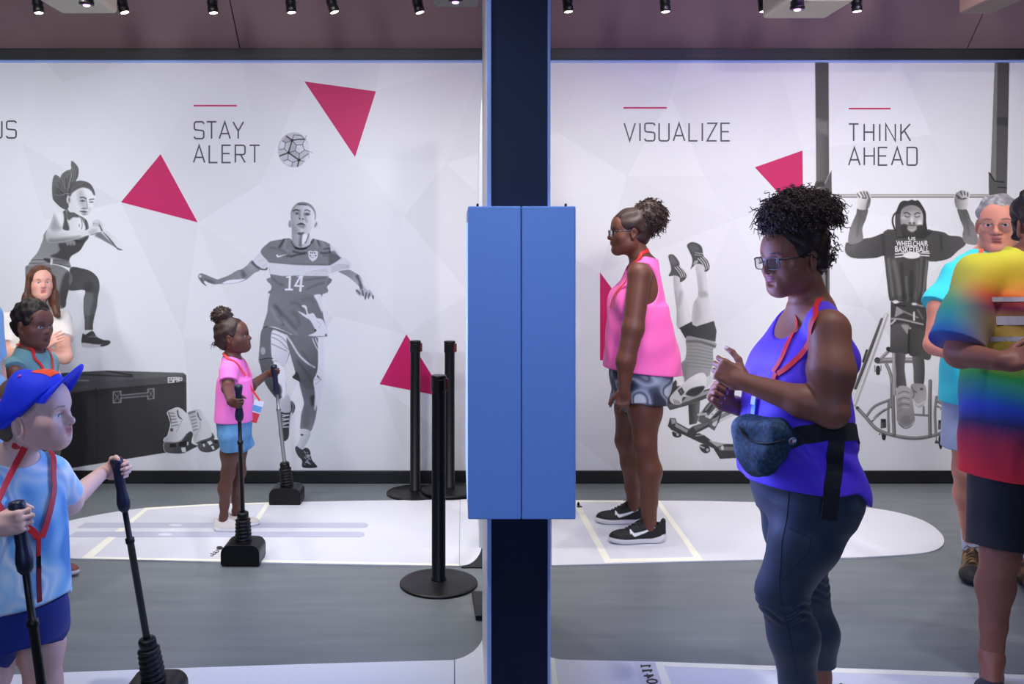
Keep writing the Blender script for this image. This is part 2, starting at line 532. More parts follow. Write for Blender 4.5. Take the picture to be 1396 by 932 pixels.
M['white_panel'] = mat('white_laminate', rgb(232, 234, 236), 0.4)
M['magenta'] = mat('magenta_vinyl', rgb(194, 20, 92), 0.5, spec=0.3)
M['letter'] = mat('charcoal_lettering', rgb(58, 58, 66), 0.5)

fl = MB().box((-7, -3.5, -0.1), (7, YW, 0)).build('floor', M['floor']); tag(fl, 'grey streaked vinyl floor', 'floor', kind='structure')
wl = MB().box((-7, YW, 0), (7, YW + 0.15, 2.80)).build('wall_back', M['mural_white']); tag(wl, 'white wall carrying the sports mural', 'wall', kind='structure')
bb = MB().box((-7, YW - 0.018, 0), (7, YW + 0.001, 0.083), 0.003).build('baseboard_back', M['black_trim']); tag(bb, 'black baseboard under the mural', 'baseboard', kind='structure')
hb = MB().box((-7, YW - 0.05, 2.752), (7, YW + 0.1, 2.822), 0.004).build('trim_1', M['beam']); tag(hb, 'dark header beam above the mural', 'trim', kind='structure')
le = MB().box((-7, YW - 0.012, 2.738), (7, YW + 0.001, 2.752)).build('blue_light_strip', M['pale_edge']); tag(le, 'thin pale strip drawn for the blue light under the header beam', 'trim', kind='structure')  # line of blue light below the beam, built as a coloured strip
# sloping soffit in three panels with fine joints
seams = [-7, W(327, 66, YW)[0], W(1319, 66, YW)[0], 7]
fan = [0, -0.03, 0.055, 0]
tp = np.array([0, -0.62, 1.0])
for i in range(3):
    a, b = seams[i] + (0.004 if i else 0), seams[i + 1] - (0.004 if i < 2 else 0)
    fa, fb = fan[i] , fan[i + 1]
    z0, y0 = 2.815, YW + 0.02
    P = [(a, y0, z0), (b, y0, z0), (b + fb * 3, y0 + tp[1], z0 + tp[2]), (a + fa * 3, y0 + tp[1], z0 + tp[2])]
    so = MB().prism(P, (0, 0.06, 0.04)).build('ceiling' if i == 0 else 'ceiling.%03d' % i, M['soffit'])
    tag(so, ['brown sloping ceiling panel on the left', 'brown and purple sloping ceiling panel in the middle', 'brown sloping ceiling panel on the right'][i], 'ceiling', kind='structure')

# ------------------------------------------------------------------ floor mats
def floor_poly(px, z0, z1, mb):
    P = [G(x, y) for x, y in px]
    return mb.prism([(p[0], p[1], z0) for p in P], (0, 0, z1 - z0), 0.0)
def printed(name, shapes, m, parent, z=0.0068):
    mb = MB()
    for s in shapes:
        P = [G(x, y) for x, y in s]
        mb.prism([(p[0], p[1], z - 0.0006) for p in P], (0, 0, 0.0011 + 0.00006 * (len(mb.v) % 13)))
    return mb.build(name, m, parent)
def smoothpx(pts, n=6): return [tuple(p) for p in catmull(pts, n)]

T = 0.0065
mb = MB()
far_r = [(752, 683), (960, 684)] + smoothpx([(1090, 687), (1165, 691), (1225, 700), (1265, 714), (1286, 733), (1281, 748), (1250, 756), (1170, 761)]) + [(960, 766), (752, 772)]
mt = floor_poly(far_r, 0.0005, T, mb).build('floor_mat', M['mat_white'], loc=G(960, 730))
tag(mt, 'white activity mat with a rounded end under the pink-topped woman', 'floor mat')
def lane(q, w):   # outline of a printed box with line width w (px list of corners near-left, near-right, far-right, far-left)
    return q
printed('printed_frame', [[(779, 683.5), (787.5, 683.5), (835, 769), (825, 769)], [(893.5, 684.5), (899.5, 684.5), (959, 765.5), (949, 765.5)],
                          [(825, 768.5), (958, 765.5), (954, 761), (832, 763.5)], [(783, 683.2), (899, 683.8), (901, 686), (785, 685.6)]], M['mat_cream'], mt)
printed('printed_mark', [[(786, 690), (788.5, 684), (791, 690)], [(785.5, 691.5), (788, 690), (793, 691), (794, 693), (788, 693.5)]], M['ink'], mt)
mb = MB()
far_l = [(626, 773), (500, 771), (300, 767), (200, 764.5), (110, 763)] + smoothpx([(70, 761), (36, 752), (30, 738), (55, 723), (95, 711), (150, 700), (200, 693.5), (280, 688.5)]) + [(365, 686), (500, 683.5), (627, 682)]
mt = floor_poly(far_l, 0.0005, T, mb).build('floor_mat', M['mat_white'], loc=G(400, 730))
tag(mt, 'white activity mat under the girl with the ski poles', 'floor mat')
printed('printed_frame', [[(197.5, 693.6), (204.5, 693.2), (124, 763.3), (110, 763)], [(110, 763), (300, 767), (626, 773), (626, 770.5), (300, 764), (120, 760.5)],
                          [(200, 693.5), (280, 688.7), (365, 686.2), (365, 688), (280, 690.6), (202, 695.6)], [(363, 686.3), (369, 686.1), (351, 715), (343, 715)]], M['mat_cream'], mt)
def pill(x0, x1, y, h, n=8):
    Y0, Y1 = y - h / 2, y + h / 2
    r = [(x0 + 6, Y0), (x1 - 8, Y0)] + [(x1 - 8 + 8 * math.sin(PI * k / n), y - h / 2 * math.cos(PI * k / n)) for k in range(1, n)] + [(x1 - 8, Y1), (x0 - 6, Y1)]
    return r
printed('track_stripe', [pill(111, 502, 717.5, 7), pill(98, 497, 730, 7)], M['mat_track'], mt, 0.0074)  # two flat lavender stripes with rounded ends on the mat
def oval(cx, cy, rx, ry, n=14): return [(cx + rx * math.cos(2 * PI * k / n), cy + ry * math.sin(2 * PI * k / n)) for k in range(n)]
printed('printed_symbol', [oval(239, 717.5, 9, 1.6)], M['mat_white'], mt, 0.0082); printed('printed_symbol', [oval(225, 730.3, 10, 1.7)], M['mat_white'], mt, 0.0082)
# lane number lettering lying along the mat edge, by the near pole
def ring_px(cx, cy, rx, ry, w, a0=0, a1=2 * PI, n=14):
    o = [(cx + rx * math.cos(a0 + (a1 - a0) * k / n), cy + ry * math.sin(a0 + (a1 - a0) * k / n)) for k in range(n + 1)]
    i = [(cx + (rx - w) * math.cos(a0 + (a1 - a0) * k / n), cy + (ry - w * 0.7) * math.sin(a0 + (a1 - a0) * k / n)) for k in range(n + 1)]
    return [[o[k], o[k + 1], i[k + 1], i[k]] for k in range(n)]
dg = ring_px(299.5, 748.5, 4.6, 2.4, 1.6) + [[(297, 747.8), (302, 747.8), (302, 749.3), (297, 749.3)]]
for q in range(3): dg += ring_px(295.5 - q * 3.6, 753 + q * 2.6, 3.2, 1.9, 1.1, -2.2, 2.2, 8)
printed('printed_number', dg, M['ink'], mt, 0.0074)
# end piece with a rounded corner and its black foot
mb = MB()
floor_poly([(627.5, 682), (657, 682), (657, 742)] + [(657 - 27 * (1 - math.cos(a)), 742 + 30.5 * math.sin(a)) for a in np.linspace(0.15, PI / 2, 9)] + [(626.5, 773)], 0.0005, T + 0.001, mb)
mt2 = mb.build('floor_mat', M['mat_white'], loc=G(640, 730)); tag(mt2, 'white end piece with one rounded corner between the far mat and the kiosk', 'floor mat')
# near mats
mb = MB()
near_l = [(-60, 925), (100, 918), (250, 912.5), (420, 907), (619, 901.5), (619, 1080), (-60, 1080)]
mt = floor_poly(near_l, 0.0005, T, mb).build('floor_mat', M['mat_white'], loc=G(300, 960)); tag(mt, 'white activity mat along the bottom edge beside the boy', 'floor mat')
mb = MB()
floor_poly([(620.5, 901.5)] + [tuple(p) for p in catmull([(632, 898), (646, 889.5), (656, 877), (661, 862)], 5)] + [(666, 866), (676, 1080), (620.5, 1080)], 0.0005, T + 0.001, mb)
mt2 = mb.build('floor_mat', M['mat_white'], loc=G(650, 950)); tag(mt2, 'white curved end piece of the near mat beside the navy kiosk post', 'floor mat')
mb = MB()
near_r = [(744, 896)] + smoothpx([(752, 898), (762, 900.5), (778, 901.5)]) + [(900, 904), (1040, 909), (1300, 918), (1400, 922), (1500, 927), (1500, 1080), (744, 1080)]
mt = floor_poly(near_r, 0.0005, T, mb).build('floor_mat', M['mat_white'], loc=G(1000, 980)); tag(mt, 'white numbered mat along the bottom edge by the woman in purple', 'floor mat')
printed('printed_frame', [[(751, 899.5), (756, 900.5), (764, 960), (754, 960)], [(893, 904.5), (903, 904.5), (925, 960), (910, 960)],
                          [(897, 904.5), (1040, 909.5), (1300, 918.5), (1400, 922.5), (1400, 928.5), (1300, 924.5), (1040, 915.5), (908, 911)]], M['mat_cream'], mt)
printed('printed_panel', [[(864, 904.5), (894, 905.5), (915, 960), (884, 960)]], mat('grey_printed_panel', rgb(205, 205, 214), 0.5), mt)
# number 411 reading along the mat (strokes as pixel quads: it lies sideways)
def strokes_px(segs, w):
    out = []
    for a, b in segs:
        a = np.array(a, float); b = np.array(b, float); t = (b - a) / np.linalg.norm(b - a); n = np.array([-t[1], t[0]]) * w / 2
        out.append([tuple(a + n), tuple(b + n), tuple(b - n), tuple(a - n)])
    return out
printed('printed_number', strokes_px([((874, 910.5), (887, 909.5)), ((874, 908.8), (874.6, 912.4)), ((887, 909.5), (884.5, 912)),
                                      ((876, 917), (889, 916)), ((876, 915.3), (876.6, 918.8)), ((889, 916), (886.5, 918.6)),
                                      ((877.5, 924.2), (891, 923)), ((882, 921), (883, 927.2)), ((883, 927.2), (890, 922.6))], 1.7) + ring_px(889, 931.5, 8, 3.6, 2.4), M['ink'], mt, 0.0082)

# ------------------------------------------------------------------ kiosk partition
ki = empty('kiosk', (0.197, 3.0, 0), 'double kiosk tinted by blue light, seen end-on, on a dark navy post', 'kiosk')
YB = 2.80
x0, xm, x1 = W(638, 0, YB)[0], W(711, 0, YB)[0], W(785, 0, YB)[0]
zb, zt = W(0, 708, YB)[2], W(0, 281, YB)[2]
sc = emit('blue_screen_glow', (0.22, 0.36, 1.0, 1), 1.6)
for a, b, s in ((x0, xm - 0.0012, -1), (xm + 0.0012, x1, 1)):
    c = MB().box((a, YB, zb), (b, YB + 0.52, zt), 0.004).build('cabinet', M['kiosk_lit_blue'], ki)
    xo = a if s < 0 else b
    sp = MB().box((min(xo, xo + s * 0.003), YB + 0.04, zb + 0.05), (max(xo, xo + s * 0.003), YB + 0.48, zt - 0.05), 0.001).build('screen', sc, c)
    hg = MB().lathe((xo - s * 0.03, YB + 0.012, zt), [(0.004, 0), (0.004, 0.006), (0.002, 0.009)], 12).build('screw', M['black_metal'], c)
pa, pb = W(664.5, 0, YB + 0.06)[0], W(750.5, 0, YB + 0.06)[0]
yp = YB + 0.06
MB().box((pa + 0.013, yp + 0.012, 0), (pb - 0.009, yp + 1.0, 3.7)).build('post', M['navy'], ki)
MB().box((pa, yp, 0.0), (pa + 0.0125, yp + 0.05, 3.7), 0.002).build('edge_trim', M['pale_edge'], ki)
MB().box((pb - 0.0085, yp, 0.0), (pb, yp + 0.05, 3.7), 0.002).build('edge_trim', M['pale_edge'], ki)
MB().box((pa, yp + 0.051, 0.0), (pa + 0.0125, yp + 0.62, 3.7), 0.002).build('side_panel', M['white_panel'], ki)
MB().box((pb - 0.0085, yp + 0.051, 0.0), (pb, yp + 0.98, 3.7), 0.002).build('side_panel', M['white_panel'], ki)
ft = MB()
q = [G(643.2, 812), G(648.5, 846)]
ft.prism([(q[0][0], q[0][1], 0.0005), (q[1][0], q[1][1], 0.0005), (q[1][0] + 0.06, q[1][1], 0.0005), (q[0][0] + 0.06, q[0][1], 0.0005)], (0, 0, 0.022), 0.003)
ft.build('foot_plate', M['black_metal'], ki)
# second, far partition fin behind it
fn = empty('divider_panel', (0.13, 4.7, 0), 'narrow white divider panel just visible behind the kiosk', 'divider')
Yf = 4.6
a = W(653.2, 0, Yf)[0]; b = W(657, 0, Yf)[0]
MB().prism([(W(656.5, 136, Yf)[0], Yf, W(0, 136, Yf)[2]), (a, Yf, W(0, 300, Yf)[2]), (a, Yf, 0.0), (b + 0.004, Yf, 0.0), (b + 0.004, Yf, W(0, 136, Yf)[2])], (0, 0.5, 0)).build('panel', M['white_panel'], fn)
MB().prism([tuple(G(629, 774.5)), tuple(G(659, 774.5)), tuple(G(659, 738)), tuple(G(655, 742))], (0, 0, 0.006)).build('foot_plate', M['black_metal'], fn)
MB().box((b + 0.0045, Yf - 0.002, 0), (b + 0.012, Yf + 0.5, W(0, 137, Yf)[2])).build('edge_strip', M['black_trim'], fn)

# ------------------------------------------------------------------ lamps and projectors
def spotlight(px, py, tilt, label):
    Y = 4.6
    e = empty('spotlight', W(px, py - 8, Y), label, 'spotlight', 'track spotlights above the mural')
    ax = np.array([math.sin(tilt), 0.0, -math.cos(tilt)])
    c = W(px, py, Y); r = 0.026
    prof = [(r * 0.82, 0), (r, -0.004), (r, -0.03), (r * 0.86, -0.033), (r * 0.86, -0.06), (r * 0.95, -0.063), (r * 0.95, -0.12), (r * 0.5, -0.128)]
    h = MB().lathe(c, prof, 24, ax).build('housing', M['black_metal'], e)
    fi = MB()
    for k in range(4): fi.lathe(c + ax * (-0.036 - 0.0065 * k), [(r * 0.9, 0), (r * 1.08, -0.001), (r * 1.08, -0.003), (r * 0.9, -0.004)], 24, ax)
    fi.build('cooling_fin', M['black_metal'], h)
    MB().lathe(c, [(r * 0.78, 0.0008), (r * 0.5, 0.003), (0.001, 0.004)], 20, ax).build('lens', M['lens'], h)
    u = np.array([math.cos(tilt), 0, math.sin(tilt)])
    MB().tube([c - ax * 0.07 + u * r * 1.25, c - ax * 0.15 + u * r * 1.25, c - ax * 0.19], 0.004, 8).build('yoke', M['black_metal'], e)
    MB().tube([c - ax * 0.12, c - ax * 0.19, c - ax * 0.19 + np.array([0, 0, 0.3])], 0.008, 8).build('stem', M['black_metal'], e)
    return e
LP = [(53, 17.5, 0.12), (170, 17, 0.28), (291, 17.5, 0.12), (397.5, 17, 0.1), (456, 16.5, 0.3), (572.5, 17, 0.25), (775, 16, 0.1), (907.5, 16, 0.08), (1041.5, 15.5, 0.1), (1168.5, 15.5, 0.08), (1331, 14.5, 0.2)]
LT = ['black spotlight beside the left beige projector, leftmost of the row', 'black spotlight above the hair of the printed jumping woman, second from the left end', 'black spotlight just left of the ceiling joint above STAY', 'black spotlight above the printed football, close to its right neighbour',
      'black spotlight above the upper magenta triangle', 'black spotlight nearest the left side of the navy post', 'black spotlight nearest the right side of the navy post',
      'black spotlight above the word VISUALIZE', 'black spotlight just left of the purple-lensed projector', 'black spotlight just right of the purple-lensed projector', 'black spotlight on the ceiling joint at the right end of the row']
for (x, y, t), l in zip(LP, LT): spotlight(x, y, t, l)
def projector(px0, px1, py, lx, ly, label, body=M['beige'], Y=4.2):
    c = W((px0 + px1) / 2, py, Y); w = (px1 - px0) / F * Y / 2
    e = empty('projector', c, label, 'projector', 'projectors hanging above the lanes')
    bdy = MB().box((c[0] - w, Y - 0.12, c[2]), (c[0] + w, Y + 0.22, c[2] + 0.12), 0.02, 3).build('body', body, e)
    l = W(lx, ly, Y - 0.1)
    MB().lathe(l + np.array([0, 0, 0.05]), [(0.03, 0), (0.03, -0.035), (0.033, -0.037), (0.033, -0.048), (0.022, -0.05)], 20).build('lens_barrel', M['black_plastic'], e)
    MB().lathe(l + np.array([0, 0, -0.001]), [(0.016, 0.0), (0.012, -0.004), (0.001, -0.006)], 16).build('lens', M['purple_lens'], e)
    MB().tube([c + np.array([0, 0.05, 0.11]), c + np.array([0, 0.05, 0.5])], 0.02, 12).build('mount_pole', M['black_metal'], e)
    return e
projector(56, 137, 3, 118, 7, 'beige projector with a small glowing lens near the left end of the ceiling')
projector(590, 655, -6, 621, 3, 'small dark projector lens close to the left of the navy post', M['black_plastic'])
projector(1060, 1152, 10, 1087, 13, 'beige projector with a purple glowing lens above the woman in purple')
projector(1341, 1388, 4, 1400, -8, 'brown projector underside at the right end of the ceiling', mat('brown_projector_plastic', rgb(120, 96, 84), 0.5))

# ------------------------------------------------------------------ belt stanchions
def stanchion(foot_px, top_y, label, belt, z0=0.0):
    p = G(*foot_px) + [0, 0, z0]; Y = p[1]
    H = W(0, top_y, Y)[2] - z0; R = 0.178
    e = empty('stanchion', p, label, 'stanchion', 'black belt barrier posts')
    MB().lathe(p, [(R, 0.001), (R, 0.008), (R - 0.004, 0.011), (R - 0.02, 0.0125), (0.05, 0.018), (0.036, 0.022)], 64).build('base', M['black_metal'], e)
    po = MB().lathe(p, [(0.036, 0.0215), (0.036, 0.03), (0.0315, 0.034), (0.0315, H - 0.075)], 40).build('post', M['black_metal'], e)
    hd = MB().lathe(p, [(0.033, H - 0.0745), (0.035, H - 0.07), (0.035, H - 0.012), (0.036, H - 0.011), (0.036, H - 0.004), (0.031, H)], 40).build('head', M['black_plastic'], e)
    for k in range(3):
        a = belt + (k - 1) * PI / 2
        d = np.array([math.cos(a), math.sin(a), 0]); t = np.array([-d[1], d[0], 0])
        MB().obox(p + d * 0.037 + np.array([0, 0, H - 0.042]), [d, t, (0, 0, 1)], (0.007, 0.013, 0.026), 0.003).build('belt_clip', M['black_plastic'] if k != 1 else mat('dark_red_belt', rgb(90, 14, 26), 0.6), hd)
    return e
stanchion((566, 672.5), 464, 'black belt stanchion in front of the lower left magenta triangle', 0.0)
stanchion((613, 672.5), 464.5, 'black belt stanchion partly hidden by the blue kiosk edge', -0.4, 0.0185)
stanchion((598, 796), 511, 'nearest black belt stanchion on the open grey floor', 0.3)

# ------------------------------------------------------------------ ski-pole joysticks
M['pole_grey'] = mat('brushed_grey_pole', rgb(150, 150, 152), 0.3, metal=0.7)
M['navy_grip'] = mat('navy_black_grip', rgb(20, 26, 50), 0.4)
def joystick(front, top, label, w=0.187, boot=0.040, thick=0.0115, upper=None, base_yaw=0.0):
    """front: floor point at the middle of the block's front edge; top: world point of the grip's top"""
    p = np.array(front, float); D = 0.15; Hb = 0.105
    e = empty('pole_station', (p[0], p[1] + D / 2, 0), label, 'ski pole station', 'tilting pole controllers')
    r = 0.042; prof = [(-w / 2, 0.012)]
    prof += [(-w / 2 + r - r * math.cos(a), Hb - r + r * math.sin(a)) for a in np.linspace(0, PI / 2, 7)]
    prof += [(w / 2 - r + r * math.sin(a), Hb - r + r * math.cos(a)) for a in np.linspace(0, PI / 2, 7)] + [(w / 2, 0.012)]
    MB().prism([(p[0] + x, p[1], z) for x, z in prof], (0, D, 0), 0.003).build('base_block', M['black_plastic'], e)
    MB().box((p[0] - w / 2 + 0.003, p[1] + 0.003, 0.0068), (p[0] + w / 2 - 0.003, p[1] + D - 0.003, 0.0125)).build('base_plate', M['black_metal'], e)
    c = np.array([p[0], p[1] + D / 2, Hb]); t = np.array(top, float)
    ax = (t - c) / np.linalg.norm(t - c); L = np.linalg.norm(t - c)
    pf = [(boot, -0.012), (boot * 1.05, 0.004)]
    nb = 6; hb = 0.108
    for k in range(nb):
        z = 0.004 + hb * k / nb; q = boot * (1.0 - 0.12 * k / nb)
        pf += [(q * 0.80, z + 0.002), (q, z + 0.006), (q * 1.02, z + 0.011), (q * 0.82, z + 0.016)]
    MB().lathe(c, pf, 36, ax).build('rubber_boot', M['rubber'], e)
    MB().lathe(c + ax * (hb + 0.0), [(boot * 0.62, 0), (boot * 0.72, 0.004), (boot * 0.72, 0.03), (boot * 0.62, 0.036), (thick * 1.2, 0.037)], 30, ax).build('collar', M['black_plastic'], e)
    mid = 0.62 * L
    MB().lathe(c, [(thick, 0.05), (thick, mid), (thick * 1.25, mid + 0.003), (thick * 1.25, mid + 0.018), (thick * 0.8, mid + 0.02), (thick * 0.8, L - 0.17)], 20, ax).build('pole', upper or M['black_metal'], e)
    g = MB().lathe(c + ax * (L - 0.18), [(0.012, 0), (0.019, 0.01), (0.0215, 0.03), (0.019, 0.05), (0.0155, 0.07), (0.0165, 0.10), (0.0155, 0.135), (0.019, 0.155), (0.021, 0.168), (0.018, 0.178), (0.006, 0.181)], 24, ax).build('grip', M['navy_grip'], e)
    return e, c, ax, L
def jtop(px, py, Y): return W(px, py, Y)
JS = {}
JS['girl_near'] = joystick(G(327, 773), W(325, 524, 4.34), 'black pole station the girl in pink holds upright')
JS['girl_far'] = joystick(G(388, 690), W(373, 497, 5.33), 'pole station with a grey tilted pole in front of the printed footballer', upper=M['pole_grey'])
JS['boy_far'] = joystick(W(199, 334 + 1.55 * F / 2.93, 2.93), W(158, 624, 2.93), 'black pole station the boy in the blue cap grips with his outstretched hand')
JS['boy_near'] = joystick(W(66, 334 + 1.55 * F / 2.12, 2.12) * np.array([1, 1, 0]), W(22, 682, 2.25), 'black pole held close to the body of the boy, at the lower left corner')
# =================================================================== the printed mural on the back wall
M['print'] = colmat('matte_mural_print', 0.5, spec=0.3)
GAIN = lin(226) / lin(222)
def T(x0, y0, s): return lambda pts: [(x0 + u / s, y0 + v / s) for u, v in pts]
class Paint:
    """prints one picture: shapes are composited onto a fine grid, then the grid cells that carry ink become one flat mesh on the wall"""
    def __init__(s, x0, y0, x1, y1, res=1.6):
        s.x0, s.y0, s.res = x0, y0, res
        s.W = int((x1 - x0) * res) + 1; s.H = int((y1 - y0) * res) + 1
        gx, gy = np.meshgrid(x0 + np.arange(s.W) / res, y0 + np.arange(s.H) / res)
        s.P = np.stack([gx, gy], -1)
        s.g = np.full((s.H, s.W), 222.0); s.a = np.zeros((s.H, s.W)); s.tr = lambda p: p
    def view(s, *a): s.tr = T(*a); s.sc = a[2]; return s
    def _win(s, lo, hi):
        i0 = max(int((lo[0] - s.x0) * s.res) - 1, 0); i1 = min(int((hi[0] - s.x0) * s.res) + 2, s.W)
        j0 = max(int((lo[1] - s.y0) * s.res) - 1, 0); j1 = min(int((hi[1] - s.y0) * s.res) + 2, s.H)
        return slice(j0, max(j1, j0)), slice(i0, max(i1, i0))
    def _polyd(s, q, P):
        d = np.full(P.shape[:2], 1e9); sg = np.zeros(P.shape[:2], bool); n = len(q)
        for i in range(n):
            a, b = q[i], q[(i + 1) % n]; e = b - a; w = P - a
            L = e @ e
            if L < 1e-12: continue
            t = np.clip((w @ e) / L, 0, 1)
            d = np.minimum(d, ((w - t[..., None] * e) ** 2).sum(-1))
            c = ((a[1] <= P[..., 1]) != (b[1] <= P[..., 1]))
            xs = a[0] + (P[..., 1] - a[1]) * e[0] / (e[1] if abs(e[1]) > 1e-9 else 1e-9)
            sg ^= c & (P[..., 0] < xs)
        d = np.sqrt(d); return np.where(sg, -d, d)
    def _comp(s, win, cov, g, base, al):
        A = s.a[win]; Gc = s.g[win]
        cov = cov * al
        if base:
            na = np.maximum(A, cov); Gn = np.where(na > 1e-4, (Gc * A * (1 - cov) + g * cov) / np.maximum(A * (1 - cov) + cov, 1e-4), Gc)
            s.a[win] = na; s.g[win] = Gn
        else:
            s.g[win] = Gc * (1 - cov) + g * cov
    def _grad(s, g, P):
        if not hasattr(g, '__len__'): return g
        g0, g1, p0, p1 = g; p0, p1 = np.array(s.tr([p0, p1])); e = p1 - p0
        t = np.clip(((P - p0) @ e) / (e @ e), 0, 1); return g0 + (g1 - g0) * t
    def p(s, pts, g, f=0.7, base=False, al=1.0, sm=True):
        q = np.array(s.tr(pts), float)
        if sm: q = np.array(catmull(q, 4, True))
        win = s._win(q.min(0) - f * 2, q.max(0) + f * 2); P = s.P[win]
        if P.size == 0: return s
        d = s._polyd(q, P)
        s._comp(win, np.clip(0.5 - d / (2 * f), 0, 1), s._grad(g, P), base, al); return s
    def b(s, pts, g, f=0.45, sm=True): return s.p(pts, g, f, True, 1.0, sm)
    def l(s, pts, w, g, f=0.5, base=False, al=1.0, sm=True):
        """stroke; w in view units (number or (start, end))"""
        q = np.array(s.tr(pts), float)
        if sm and len(q) > 2: q = np.array(catmull(q, 5))
        w0, w1 = (w if hasattr(w, '__len__') else (w, w)); w0 /= s.sc; w1 /= s.sc
        m = max(w0, w1) / 2 + 2 * f
        win = s._win(q.min(0) - m, q.max(0) + m); P = s.P[win]
        if P.size == 0: return s
        d = np.full(P.shape[:2], 1e9); n = len(q)
        for i in range(n - 1):
            a, b = q[i], q[i + 1]; e = b - a; L = e @ e
            if L < 1e-12: continue
            t = np.clip(((P - a) @ e) / L, 0, 1)
            ww = (w0 + (w1 - w0) * (i + t) / (n - 1)) / 2
            d = np.minimum(d, np.sqrt(((P - a - t[..., None] * e) ** 2).sum(-1)) - ww)
        s._comp(win, np.clip(0.5 - d / (2 * f), 0, 1), s._grad(g, P), base, al); return s
    def o(s, c, r, g, f=None, base=False, al=1.0):
        """soft ellipse"""
        c = np.array(s.tr([c])[0]); r = np.array(r if hasattr(r, '__len__') else (r, r), float) / s.sc
        f = f if f is not None else 0.5
        win = s._win(c - r - 2 * f, c + r + 2 * f); P = s.P[win]
        if P.size == 0: return s
        k = np.sqrt((((P - c) / r) ** 2).sum(-1)); d = (k - 1) * r.min()
        s._comp(win, np.clip(0.5 - d / (2 * f), 0, 1), g, base, al); return s
    def noise(s, amp, seed=0):
        s.g += np.random.RandomState(seed).normal(size=s.g.shape) * amp; return s
    def build(s, name, label, cat, off=0.0012, tint=(1, 1, 1), parent=None, thr=0.12):
        k = s.a > thr
        cell = k[:-1, :-1] | k[1:, :-1] | k[:-1, 1:] | k[1:, 1:]
        cell = (k[:-1, :-1].astype(int) + k[1:, :-1] + k[:-1, 1:] + k[1:, 1:]) >= 2
        idx = np.arange(s.H * s.W).reshape(s.H, s.W)
        q = np.stack([idx[:-1, :-1][cell], idx[1:, :-1][cell], idx[1:, 1:][cell], idx[:-1, 1:][cell]], 1)
        used = np.unique(q); re = np.full(s.H * s.W, -1); re[used] = np.arange(len(used))
        P = s.P.reshape(-1, 2)[used]
        Y = YW - off
        v = np.stack([(P[:, 0] - CX) / F * YW, np.full(len(P), Y), HC - (P[:, 1] - CY) / F * YW], 1)
        A = np.clip(s.a, 0, 1); Gf = np.where(A > 0, s.g * A + 222 * (1 - A), 222)
        gg = np.clip(Gf.reshape(-1)[used], 4, 250) / 255
        li = np.where(gg <= 0.04045, gg / 12.92, ((gg + 0.055) / 1.055) ** 2.4) * GAIN
        col = np.clip(li[:, None] * np.array(tint)[None], 0, 0.95)
        c = np.array([v[:, 0].mean(), Y, v[:, 2].min()])
        o = link(name, fast_mesh(name, v - c, re[q], col, False), parent, M['print']); o.location = tuple(c)
        if label: tag(o, label, cat)
        return o

def wall_pts(px, off): return [((x - CX) / F * YW, YW - off, HC - (y - CY) / F * YW) for x, y in px]
# pale facets over the whole wall
rs = random.Random(11)
fp = [(-300, 83), (-120, 83), (60, 83), (180, 83), (330, 83), (520, 83), (660, 83), (800, 83), (925, 83), (1060, 83), (1225, 83), (1400, 83), (1600, 83),
      (-300, 642), (-100, 642), (110, 642), (270, 642), (420, 642), (560, 642), (690, 642), (840, 642), (960, 642), (1120, 642), (1300, 642), (1500, 642), (1600, 642),
      (165, 275), (219, 210), (270, 303), (415, 111), (512, 124), (484, 214), (518, 523), (554, 456), (592, 536), (1029, 228), (1094, 205), (1094, 275), (818, 372), (915, 490),
      (85, 112), (30, 195), (-60, 400), (60, 300), (250, 150), (355, 250), (461, 296), (551, 295), (516, 405), (608, 222), (640, 400), (333, 470), (250, 460), (455, 430),
      (690, 300), (760, 180), (915, 130), (960, 240), (1000, 300), (855, 240), (1270, 183), (1240, 300), (1180, 420), (1340, 330), (1280, 540), (1100, 500), (1050, 400), (690, 520), (-300, 300), (1600, 300), (600, 590), (180, 560), (380, 570)]
from mathutils.geometry import delaunay_2d_cdt
vv, _, ff, *_r = delaunay_2d_cdt([Vector(p) for p in fp], [], [], 0, 1e-6)
mb = MB()
for f in ff:
    g = 222 + rs.uniform(-5.5, 3.5)
    k = lin(g) * GAIN
    mb.add(wall_pts([tuple(vv[i]) for i in f], 0.0005), [tuple(range(len(f)))], col=(k * 0.985, k * 0.99, k * 1.01, 1))
fo = mb.build('facet_pattern', M['print'], wl, vcol=True)

# magenta triangles
def vinyl(px, label):
    P = wall_pts(px, 0.0011)
    c = np.mean(np.array(P), 0)
    o = MB().prism(P, (0, 0.0006, 0)).build('triangle_decal', M['magenta'], loc=c); return tag(o, label, 'wall decal', 'magenta triangles')
vinyl([(415, 111), (512.5, 124.5), (484, 214)], 'magenta triangle pointing down, above and right of the printed football')
vinyl([(219, 210), (269.5, 303), (165, 275.5)], 'magenta triangle between the printed jumping woman and the word ALERT')
vinyl([(554, 455.5), (607, 541), (517.5, 523.5)], 'magenta triangle low on the wall behind the belt stanchions')
vinyl([(1094, 205), (1095, 300), (1029, 228)], 'magenta triangle above the hair of the woman in purple')
vinyl([(818, 371), (905, 490), (818, 491)], 'magenta triangle mostly hidden behind the woman in pink')

